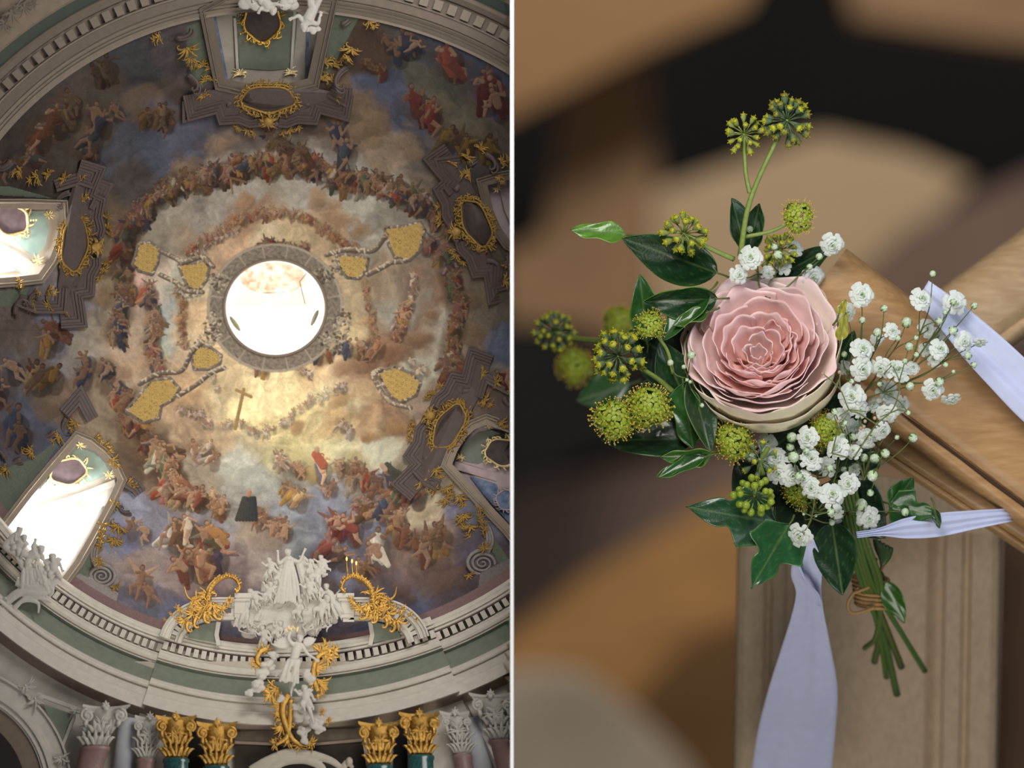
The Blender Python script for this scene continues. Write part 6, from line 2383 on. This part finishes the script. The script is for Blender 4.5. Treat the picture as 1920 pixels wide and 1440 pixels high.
DG, MG, LG = (24, 58, 28), (40, 84, 34), (92, 138, 44)
LV = [
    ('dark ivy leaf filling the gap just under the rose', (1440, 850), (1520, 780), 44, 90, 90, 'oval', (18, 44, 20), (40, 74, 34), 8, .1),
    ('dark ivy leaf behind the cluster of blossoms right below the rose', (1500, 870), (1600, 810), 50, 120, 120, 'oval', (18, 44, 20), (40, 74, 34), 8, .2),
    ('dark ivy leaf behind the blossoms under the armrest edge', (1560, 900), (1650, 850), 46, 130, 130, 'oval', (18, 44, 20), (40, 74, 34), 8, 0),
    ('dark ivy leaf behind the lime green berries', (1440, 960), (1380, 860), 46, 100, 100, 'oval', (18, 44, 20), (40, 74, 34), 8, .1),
    ('pale green narrow ivy leaf pointing left at the upper left of the bouquet', (1174, 440), (1070, 431), 22, 50, 40, 'narrow', LG, (120, 160, 60), 6, .5),
    ('large dark ivy leaf below the upper left flower head', (1345, 512), (1166, 446), 52, 40, 26, 'oval', DG, (60, 110, 40), 9, -.5),
    ('dark ivy leaf standing behind the tall stem, left half', (1398, 470), (1372, 372), 38, 60, 50, 'oval', DG, (54, 92, 40), 12, .8),
    ('dark ivy leaf standing behind the tall stem, right half', (1404, 470), (1424, 382), 34, 66, 60, 'oval', DG, (54, 92, 40), 8, -.7),
    ('dark ivy leaf peeping out behind the top right of the rose', (1455, 520), (1562, 462), 30, 100, 90, 'oval', DG, (54, 92, 40), 8, .4),
    ('upright ivy leaf left of the rose', (1212, 640), (1200, 514), 32, 40, 20, 'oval', MG, (84, 130, 50), 8, .4),
    ('broad dark ivy leaf with folded pale edge, upper left of the rose', (1345, 560), (1205, 566), 40, 20, 8, 'oval', DG, (100, 140, 50), 14, -.6),
    ('dark ivy leaf tucked against the upper left edge of the rose', (1330, 545), (1240, 640), 34, 30, 10, 'oval', MG, (96, 136, 50), 12, .7),
    ('small curled ivy leaf with light rim touching the rose on the left', (1328, 585), (1262, 610), 18, 10, 0, 'narrow', (60, 96, 36), (124, 160, 60), 8, .6),
    ('dark ivy leaf between the rose and the left grey green flower head', (1290, 760), (1236, 640), 44, 50, 36, 'oval', DG, (50, 84, 40), 8, .2),
    ('long dark ivy leaf hanging along the lower left edge of the rose', (1296, 705), (1332, 850), 34, 20, 6, 'oval', DG, (92, 132, 56), 10, -.5),
    ('ivy leaf left of the long hanging one, with a wavy edge', (1280, 720), (1300, 842), 34, 34, 26, 'narrow', MG, (92, 132, 56), 10, .5),
    ('broad dark ivy leaf under the pair of yellow flower heads', (1300, 822), (1128, 826), 44, 60, 50, 'oval', DG, (50, 90, 40), 8, .5),
    ('bright green curled ivy leaf tip at the lower left of the bouquet', (1336, 852), (1238, 856), 20, 10, 0, 'narrow', (56, 100, 30), (120, 160, 50), 9, -.6),
    ('green ivy leaf with its tip curling down at the lower left', (1322, 856), (1232, 896), 17, 4, 0, 'narrow', MG, (90, 140, 46), 8, .5),
    ('blurred dark ivy leaf behind the left flower heads', (1180, 720), (1082, 752), 40, 730, 740, 'oval', MG, (60, 100, 50), 8, .2),
    ('large three lobed ivy leaf pointing left under the lime green berries', (1452, 980), (1286, 950), 62, 30, 14, 'lobed', (28, 72, 40), (60, 104, 50), 8, .3),
    ('large glossy ivy leaf pointing down left of the ribbon', (1478, 985), (1408, 1104), 60, 22, 6, 'lobed', (34, 84, 44), (70, 120, 60), 8, -.3),
    ('dark ivy leaf right of the ribbon knot', (1560, 980), (1580, 1116), 46, 70, 60, 'oval', (20, 50, 24), (40, 74, 34), 8, .3),
    ('green ivy leaf below the armrest on the right', (1668, 945), (1762, 968), 44, 110, 120, 'lobed', (40, 88, 34), (60, 110, 44), 8, .4),
    ('small ivy leaf pointing up below the armrest', (1672, 950), (1712, 896), 26, 110, 110, 'oval', (40, 88, 34), (60, 110, 44), 6, .2),
    ('small dark ivy leaf over the thin ribbon at the right', (1752, 955), (1762, 990), 9, 110, 110, 'oval', (30, 60, 30), (40, 74, 34), 3, .2),
    ('small green ivy leaf beside the bundled stems', (1660, 1090), (1696, 1168), 22, 260, 280, 'oval', (50, 96, 30), (60, 110, 44), 6, .3),
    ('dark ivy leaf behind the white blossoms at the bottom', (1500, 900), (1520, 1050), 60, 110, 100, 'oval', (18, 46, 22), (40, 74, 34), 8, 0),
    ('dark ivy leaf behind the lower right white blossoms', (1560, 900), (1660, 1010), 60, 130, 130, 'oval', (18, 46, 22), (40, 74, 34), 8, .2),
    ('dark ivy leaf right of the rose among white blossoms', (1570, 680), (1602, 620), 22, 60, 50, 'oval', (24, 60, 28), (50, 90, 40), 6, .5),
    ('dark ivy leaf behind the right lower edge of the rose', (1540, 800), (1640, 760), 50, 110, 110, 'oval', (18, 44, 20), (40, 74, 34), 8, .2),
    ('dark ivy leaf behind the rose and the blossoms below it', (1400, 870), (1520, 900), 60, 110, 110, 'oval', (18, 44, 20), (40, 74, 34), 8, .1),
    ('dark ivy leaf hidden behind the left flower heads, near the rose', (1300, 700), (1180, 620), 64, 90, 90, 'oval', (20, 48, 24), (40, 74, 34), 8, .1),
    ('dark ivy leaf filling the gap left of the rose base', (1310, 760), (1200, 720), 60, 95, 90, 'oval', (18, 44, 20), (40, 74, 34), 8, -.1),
    ('yellow green sepal like leaf tip at the right edge of the rose', (1572, 590), (1586, 562), 9, -2, -6, 'narrow', (168, 160, 50), (186, 170, 60), 3, .3),
    ('yellowing leaf strip along the right edge of the rose', (1574, 640), (1586, 585), 12, 8, 0, 'narrow', (160, 156, 60), (186, 170, 70), 3, .3),
]
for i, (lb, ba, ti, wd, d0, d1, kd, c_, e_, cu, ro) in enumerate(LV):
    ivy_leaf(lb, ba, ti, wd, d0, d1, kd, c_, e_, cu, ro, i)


# ------------------------------------------------------------------ the rose
M_ROSE = mat('rose_petal', (255, 255, 255), .55, attr='Col', var=.04, scale=300, bump=.12, bscale=700, trans=.14, spec=.25)
rose = thing('garden_rose', 'large open pink garden rose with cream green outer petals in the middle of the bouquet', 'rose', (1430, 700, 120))
CR = Vector((1430, 648, 30))
axis = Vector((-.08, -.56, -1)).normalized()
ex = Vector((1, 0, 0))
ex = (ex - axis * ex.dot(axis)).normalized()
ey = axis.cross(ex)
if ey.y < 0:
    ey = -ey


def RP(x, y, z):
    """rose space: x right, y down, z along the flower's axis toward the viewer"""
    return CR + (ex * x + ey * y + axis * z) * 1.035


PINK = lin((252, 218, 216))
DEEP = lin((250, 192, 176))
PALE = lin((253, 230, 226))
CREAM = lin((250, 238, 212))
GRN_ = lin((238, 234, 196))


def petal(a, hw, r0, r1, z0, z1, roll, rim, inner, seed, point=.12, lean=0.0, ruf=1.0, cx=0, cy=0, sq=(1, 1), edge=None, pexp=.9):
    """a cupped petal wrapped round the axis: a = direction, hw = half angle, r0->r1 from foot to rim, z0->z1 height"""
    rg = random.Random(seed)
    n, m = 26, 16
    rows, cols = [], []
    p1, p2 = rg.uniform(0, 6), rg.uniform(0, 6)
    notch = rg.uniform(-.6, .6)
    for i in range(n + 1):
        u = -1 + 2 * i / n
        r_, c_ = [], []
        top = 1 - .10 * abs(u) ** 2.5 - point * abs(u - notch * .2) * .5 + .03 * math.sin(u * 7 + p1) * ruf
        for j in range(m + 1):
            v = j / m
            vv = v * top
            th = a + u * hw * (.55 + .45 * min(1, vv * 1.6)) * (1 if abs(u) < .999 else 1)
            rad_ = r0 + (r1 - r0) * (math.sin(vv * PI / 2) ** pexp)
            z = z0 + (z1 - z0) * vv ** 1.25
            # rolled lip
            k = max(0, (vv - .78) / .22)
            rad_ += roll * k * k
            z -= abs(roll) * .55 * k * k
            rad_ += (2.2 * math.sin(u * 5 + p2) * vv + 1.4 * math.sin(u * 11 + p1) * vv * vv) * ruf + lean * u * vv
            z += 1.5 * math.sin(u * 6 + p1) * vv * ruf
            rad_ -= 3.0 * (abs(u) ** 3) * vv
            p = RP(cx + rad_ * math.cos(th) * sq[0], cy + rad_ * math.sin(th) * sq[1], z)
            r_.append(tuple(p))
            e = max(0, (vv - .93 * 1) / .07)
            c = inner * (1 - vv ** 1.2) + rim * vv ** 1.2
            if edge is not None and e > 0:
                c = c * (1 - .5 * e) + edge * .5 * e
            c_.append(tuple(np.clip(c, 0, 1)))
        rows.append(r_)
        cols.append(c_)
    b = B()
    b.grid(rows, cols)
    o = b.build('petal', M_ROSE, rose)
    md = o.modifiers.new('t', 'SOLIDIFY')
    md.thickness = 1.4 * S
    md.offset = 0
    return o


rr = random.Random(12)
EDGE = lin((228, 172, 176))
# outer guard petals, cream and green tinged
for a, hw, r1, z1, rl, cz in [(1.95, .62, 142, 10, 12, PALE * .5 + CREAM * .5), (1.0, .62, 144, 12, 14, CREAM), (.1, .6, 143, 10, 10, CREAM), (-.75, .55, 146, 2, 8, GRN_),
                              (-1.5, .5, 150, 0, 10, GRN_), (-2.2, .5, 148, 2, 8, CREAM), (2.85, .55, 146, 6, 8, CREAM), (-2.9, .45, 146, 0, 6, CREAM)]:
    petal(a, hw * 1.15, 50, (r1 - 4 if a > 0 and a < 3 else r1 + 2), -122, (z1 + 4 if a > 0 and a < 3 else z1 - 6), 3, cz, GRN_, rr.randint(0, 999), .2, edge=lin((214, 170, 156)), pexp=.35)
for a, hw, r1, z1 in [(1.5, .6, 130, -30), (.75, .5, 132, -26), (2.4, .5, 130, -26)]:
    petal(a, hw * 1.35, 50, r1 + 13, -126, z1 + 0, 3, CREAM, GRN_, rr.randint(0, 999), .3, edge=lin((206, 150, 150)), pexp=.33)
NR = [  # rings: count, radius, rim height, roll, rim colour, inner colour, half angle
    (5, 134, 20, 8, PALE, CREAM, .78), (5, 121, 34, 6, PALE, PINK, .76), (5, 104, 42, 5, (PALE + PINK) / 2, PINK, .78), (4, 84, 45, 4, PINK, DEEP, .9),
    (4, 64, 43, 3, PINK, DEEP, .9), (3, 44, 36, 2, PINK, DEEP, 1.1), (3, 27, 32, 1, PALE, DEEP, 1.1), (2, 13, 28, .5, PALE, PINK, 1.5)]
for k, (n_, r_, z_, rl, rc_, ic_, hw) in enumerate(NR):
    off = rr.uniform(0, 6)
    # the heart of the flower sits a little left of and above the middle
    ox, oy = -10 * (k / 7), 27 * (k / 7)
    for i in range(n_):
        a = off + 2 * PI * i / n_ + rr.uniform(-.12, .12)
        dz = rr.uniform(-4, 4) + (8 * math.sin(a) if k < 7 else 0) * -.6
        jit = rr.uniform(-6, 6)
        petal(a, hw * rr.uniform(.85, 1.15), r_ * .32, r_ + jit, -60 + k * 4, z_ + dz - 2, rl * rr.uniform(.5, 1.4), rc_ * rr.uniform(.94, 1.04), ic_,
              rr.randint(0, 9999), rr.uniform(.05, .3), rr.uniform(-4, 4), 1.2, ox, oy, edge=EDGE)
# quartered inner folds fanning right of the heart
for i, (a, r, hw) in enumerate([(-.9, 50, .55), (-.45, 66, .5), (.05, 72, .5), (.5, 58, .5), (.9, 88, .8), (1.5, 94, .9), (2.0, 72, .8), (1.3, 66, .8), (1.2, 110, .9), (1.8, 114, .8)]):
    petal(a, hw, r * .2, r, -30, 37 + (i % 3) * 2, -5, PINK * 1.0, DEEP, 300 + i, .4, 9 * (-1) ** i, 1.6, -6, 8, edge=EDGE)
b = B()
for x, y, z, r in ((0, 0, -124, 26), (0, 0, -136, 18)):
    p = RP(x, y, z)
    b.ell(p, r, nu=14, nv=10)
b.build('calyx', M_CALYX, rose)

# ------------------------------------------------------------------ gypsophila
def blossom_mesh(seed, n_lay=((7, 9, 6), (9, 15, 3), (10, 20, -1), (6, 5, 8))):
    rg = random.Random(seed)
    b = B()
    b.cur = 0
    for (n_, r, z) in n_lay:
        for i in range(n_):
            a = 2 * PI * i / n_ + rg.uniform(-.25, .25)
            w_ = rg.uniform(.75, 1.1) * (3.2 + r * .14)
            rr_ = r * rg.uniform(.85, 1.12)
            zt = z + rg.uniform(-2, 2)
            rows = []
            for t, ww, zz in ((.15, .35, -4), (.5, .8, 1), (.8, 1.05, 1.5), (1.0, .95, 0), (1.06, .35, -1.5)):
                x, y = rr_ * t * math.cos(a), rr_ * t * math.sin(a)
                px, py = -math.sin(a) * ww * w_, math.cos(a) * ww * w_
                nz = -(zt * t + zz)
                rows.append([(x - px, y - py, nz + 1), (x, y, nz - (0 if t < 1.05 else -1)), (x + px, y + py, nz + 1)])
            b.grid(rows)
    b.cur = 1
    for k in range(5):
        a = rg.uniform(0, 6.3)
        b.ell((3 * math.cos(a), 3 * math.sin(a), -9), (1.3, 1.3, 1.6), nu=6, nv=4)
    b.tube([(0, 0, 8), (0, 0, 3), (0, 0, 0)], [2, 4, 5.5], 8)
    return b


M_EYE = mat('pale_green_flower_eye', (170, 196, 120), .5, var=.1)
BLO = [local_build(blossom_mesh(k), 'blossom', [M_PET, M_EYE]) for k in range(4)]


def bud_mesh():
    b = B()
    b.ell((0, 0, 0), (8, 8, 8.4), nu=12, nv=9)
    b.cur = 1
    for k in range(5):
        a = 2 * PI * k / 5
        b.tube([(2 * math.cos(a), 2 * math.sin(a), 8.4), (7 * math.cos(a), 7 * math.sin(a), 5), (8.4 * math.cos(a), 8.4 * math.sin(a), 0), (6.8 * math.cos(a), 6.8 * math.sin(a), -5)],
               [1.6, 2.4, 1.8, .4], 6, .5)
    b.cur = 2
    for k in range(4):
        b.ell((rg.uniform(-3, 3), rg.uniform(-3, 3), -7), (2.4, 2.4, 2), nu=7, nv=5)
    return b


BUD = local_build(bud_mesh(), 'bud', [M_BUDG, M_CALYX, M_PET])

SPR = [
    ('gypsophila sprig with blurred white blossoms at the top behind the rose', (1440, 560, 60),
     [(1408, 483, 22, 10), (1386, 515, 17, 20), (1492, 466, 15, 70), (1524, 520, 22, 80), (1561, 459, 22, 40), (1468, 500, 16, 80), (1440, 512, 14, 60)],
     [(1452, 463, 7, 40), (1459, 478, 9, 30), (1536, 481, 7, 40), (1406, 430, 7, 60), (1518, 500, 6, 40)]),
    ('gypsophila sprig standing right beside the rose with big double blossoms', (1600, 760, 60),
     [(1616, 553, 22, -6), (1588, 586, 18, 40), (1673, 621, 16, -12), (1617, 655, 23, -16), (1617, 692, 22, -14), (1652, 690, 20, -4), (1685, 695, 22, -8), (1645, 636, 13, 50), (1712, 690, 13, 30), (1582, 690, 14, 60)],
     [(1658, 578, 7, -4), (1617, 600, 6.5, -6), (1645, 623, 8.5, -6), (1700, 604, 10, 10), (1705, 650, 8.5, 0), (1718, 633, 5, 0), (1683, 634, 6, -8), (1718, 665, 5.5, 0), (1674, 684, 5, -30), (1697, 677, 5.5, -30),
      (1706, 724, 9, 0), (1597, 715, 5, -20), (1583, 664, 6, 30), (1703, 774, 5, -30), (1650, 720, 6, 20)]),
    ('airy gypsophila sprig reaching out over the armrest to the right', (1690, 720, 60),
     [(1728, 561, 21, 0), (1791, 568, 22, 40), (1739, 616, 18, 70), (1758, 632, 18, 100), (1762, 655, 19, 10), (1808, 640, 18, 10), (1838, 643, 14, 20), (1737, 655, 15, 110), (1750, 731, 20, 10), (1784, 750, 18, 20), (1752, 675, 14, 80)],
     [(1749, 513, 6.5, 0), (1827, 573, 6.5, 10), (1761, 602, 7, 0), (1787, 620, 9, 0), (1815, 667, 7.5, 0), (1773, 684, 5.5, 0), (1826, 684, 6, 10), (1762, 716, 9, 0), (1787, 566, 6, 10), (1772, 586, 5, 30), (1788, 697, 4, 0)]),
    ('gypsophila sprig below the rose on the right with clustered white blossoms', (1620, 900, 70),
     [(1598, 744, 25, -6), (1612, 768, 18, 0), (1666, 738, 24, 50), (1664, 776, 20, 0), (1655, 808, 17, 6), (1576, 793, 26, 40), (1624, 822, 19, 30), (1605, 800, 14, 60), (1690, 760, 18, 100), (1640, 760, 15, 60)],
     [(1565, 772, 6.5, -20), (1584, 792, 6, -20), (1638, 813, 7, 10), (1600, 820, 8, 40), (1712, 821, 9, 20), (1682, 820, 5, 30), (1660, 850, 9, 20), (1640, 860, 10, 20), (1636, 892, 11, 0), (1632, 924, 7, 60), (1582, 880, 6, 20)]),
    ('dense gypsophila sprig in the middle of the lower bouquet', (1530, 960, 80),
     [(1515, 821, 21, -10), (1571, 840, 22, -14), (1521, 861, 21, -6), (1600, 846, 15, 20), (1485, 892, 20, 20), (1508, 897, 15, 0), (1522, 915, 20, 0), (1560, 928, 25, -8), (1592, 907, 20, -4), (1550, 876, 18, 50), (1455, 860, 24, 40), (1460, 888, 22, 20), (1440, 830, 18, 60),
      (1602, 880, 12, 70), (1570, 960, 14, 60)],
     [(1488, 857, 11, -10), (1485, 820, 10, 10), (1482, 838, 8, 20), (1498, 893, 8, -16), (1558, 960, 8, -10), (1557, 878, 7, 0), (1512, 846, 6, -16), (1408, 857, 10, 30), (1620, 858, 8, 40), (1580, 818, 7, 10)]),
    ('gypsophila sprig hanging lowest with a single bright blossom over the ribbon', (1520, 960, 60),
     [(1501, 1005, 23, -14), (1629, 972, 22, 70), (1568, 968, 14, 90)],
     [(1615, 946, 12, 60), (1530, 967, 3, -12), (1507, 964, 3, -12), (1697, 960, 8, 110), (1560, 980, 6, 60)]),
    ('thin gypsophila twigs with tiny buds at the left edge of the rose', (1290, 720, 20),
     [], [(1296, 666, 8, -30), (1257, 680, 6.5, -20), (1282, 688, 4.5, -20), (1288, 712, 3.5, -20), (1294, 716, 3.5, -20), (1316, 760, 4.5, -20)]),
]
for si, (lb, root_p, bl_, bu_) in enumerate(SPR):
    root = thing('gypsophila_sprig', lb, 'gypsophila', root_p, 'gypsophila sprigs in the bouquet')
    rs = random.Random(400 + si)
    heads = []
    for i, (x, y, r, d) in enumerate(bl_):
        tv = Vector((rs.uniform(-.5, .5), rs.uniform(-.5, .5), -1)).normalized()
        if (x, y) in ((1784, 750), (1838, 643)):
            tv = Vector((.1, .9, -.5)).normalized()
        wv = Vector((tv.x, tv.z, -tv.y))
        q = Vector((0, -1, 0)).rotation_difference(wv)
        inst(BLO[i % 4], root, (x, y, d), q, r / 20.0)
        heads.append((x, y, d + r * .4))
    for i, (x, y, r, d) in enumerate(bu_):
        tv = Vector((rs.uniform(-.8, .8), rs.uniform(-.8, .8), -1)).normalized()
        wv = Vector((tv.x, tv.z, -tv.y))
        q = Vector((0, -1, 0)).rotation_difference(wv)
        inst(BUD, root, (x, y, d), q, r / 8.4)
        heads.append((x, y, d + r * .5))
    # forked stems: every head is tied to a fork, every fork to the sprig's foot
    forks = []
    nf = max(1, len(heads) // 4)
    hs = sorted(heads, key=lambda h: math.atan2(h[1] - root_p[1], h[0] - root_p[0]))
    b = B()
    for k in range(nf):
        part = hs[k * len(hs) // nf:(k + 1) * len(hs) // nf]
        mx = sum(p[0] for p in part) / len(part)
        my = sum(p[1] for p in part) / len(part)
        md_ = sum(p[2] for p in part) / len(part)
        fk = (mx * .62 + root_p[0] * .38, my * .62 + root_p[1] * .38, md_ + 20)
        q = bez([root_p, ((root_p[0] + fk[0]) / 2 + rs.uniform(-8, 8), (root_p[1] + fk[1]) / 2, (root_p[2] + fk[2]) / 2), fk], 6)
        b.tube(q, taper(len(q), 2.2, 1.5), 6)
        b.ell(fk, 2, nu=6, nv=5)
        for (x, y, z) in part:
            mp_ = ((fk[0] + x) / 2 + rs.uniform(-9, 9), (fk[1] + y) / 2 + rs.uniform(-6, 8), (fk[2] + z) / 2)
            q = bez([fk, mp_, (x, y, z + 2)], 6)
            b.tube(q, taper(len(q), 1.35, .8), 6)
            b.ell(mp_, 1.7, nu=6, nv=5)
    b.build('stem', M_STEMD, root)

# dark twigs with empty ends crossing in front, right of the rose
tw = thing('gypsophila_twig', 'thin dark forked twig with dry buds in front of blossoms right of the rose', 'twig', (1600, 860, -10))
b = B()
for pts in ([(1600, 860), (1640, 800), (1672, 770), (1684, 740), (1686, 715), (1674, 686)], [(1686, 715), (1696, 680)], [(1684, 768), (1700, 772)], [(1684, 768), (1650, 782)],
            [(1650, 800), (1610, 775), (1592, 768), (1575, 730), (1543, 700)], [(1575, 730), (1574, 700)], [(1592, 768), (1624, 772)], [(1592, 768), (1574, 780)], [(1560, 850), (1572, 805), (1590, 775)],
           
            [(1560, 850), (1600, 860)], [(1572, 805), (1564, 780)]):
    q = bez([(x, y, -28) for x, y in pts], 6)
    b.tube(q, taper(len(q), 1.5, .9), 6)
b.build('stem', M_STEMD, tw)
t2 = thing('gypsophila_twig', 'thin forked twig holding the lowest bright white blossom', 'twig', (1520, 1000, -10))
b = B()
for pts in ([(1506, 1003), (1522, 968), (1528, 932)], [(1522, 968), (1490, 954)], [(1522, 968), (1555, 960)]):
    q = bez([(x, y, -24) for x, y in pts], 6)
    b.tube(q, taper(len(q), 1.3, .9), 6)
b.build('stem', M_STEMD, t2)
b = B()
for x, y in ((1674, 684), (1697, 677), (1703, 773), (1640, 784), (1574, 698), (1543, 700), (1622, 790), (1620, 800), (1614, 803), (1572, 790)):
    b.ell((x, y, -28), (3.6, 3.8, 3.6), nu=8, nv=6)
b.build('dry_bud', mat('pinkish_dry_bud', (176, 150, 118), .6, var=.2), tw)

# ------------------------------------------------------------------ the bundled stems under the bouquet
bs = thing('stem_bundle', 'bundle of cut green stems tied with twine below the bouquet, out of focus', 'stems', (1650, 1300, 250))
ends = [(1682, 1302), (1662, 1270), (1690, 1250), (1734, 1258), (1640, 1240), (1622, 1215)]
for i, (x, y) in enumerate(ends):
    b = B()
    q = bez([(1560 + i * 8, 900, 110), (1590 + i * 7, 1010, 130), (1618 + i * 7, 1100, 260), ((1630 + i * 7 + x) / 2, 1190, 420), (x, y, 560)], 7)
    b.tube(q, taper(len(q), 4, 5.5 if i % 2 else 7), 9)
    b.build('stem', mat('cut_stem_%d' % i, (74 + 6 * (i % 3), 100 + 8 * (i % 2), 44), .5, var=.15), bs)
b = B()
for k in range(7):
    cy = 1085 + k * 8
    pts = [(1632 + 34 * math.cos(t) + k, cy + 8 * math.sin(t + .4), 300 - 26 * math.sin(t)) for t in [2 * PI * i / 20 for i in range(21)]]
    b.tube(pts, 3.6, 6)
for pts in ([(1610, 1100, 260), (1590, 1130, 270), (1600, 1150, 270), (1640, 1140, 260)], [(1640, 1080, 260), (1656, 1060, 260), (1650, 1040, 260)], [(1600, 1112, 260), (1630, 1100, 255), (1652, 1078, 255)]):
    q = bez(pts, 6)
    b.tube(q, [3.2] * len(q), 6)
b.build('twine', M_TWINE, bs)
for i, (x0, y0, x1, y1, lb) in enumerate([(1610, 1030, 1600, 1090, 'dark'), (1640, 1010, 1660, 1060, 'mid')]):
    b = B()
    for k in range(5):
        leaf(b, x0 + k * 8, y0 + k * 4, 230, 1.2 + .2 * k, 50, 7, .2, 4)
    b.build('leaf_tuft', mat('leafy_green_' + lb, (60, 86, 40), .5, var=.2), bs)
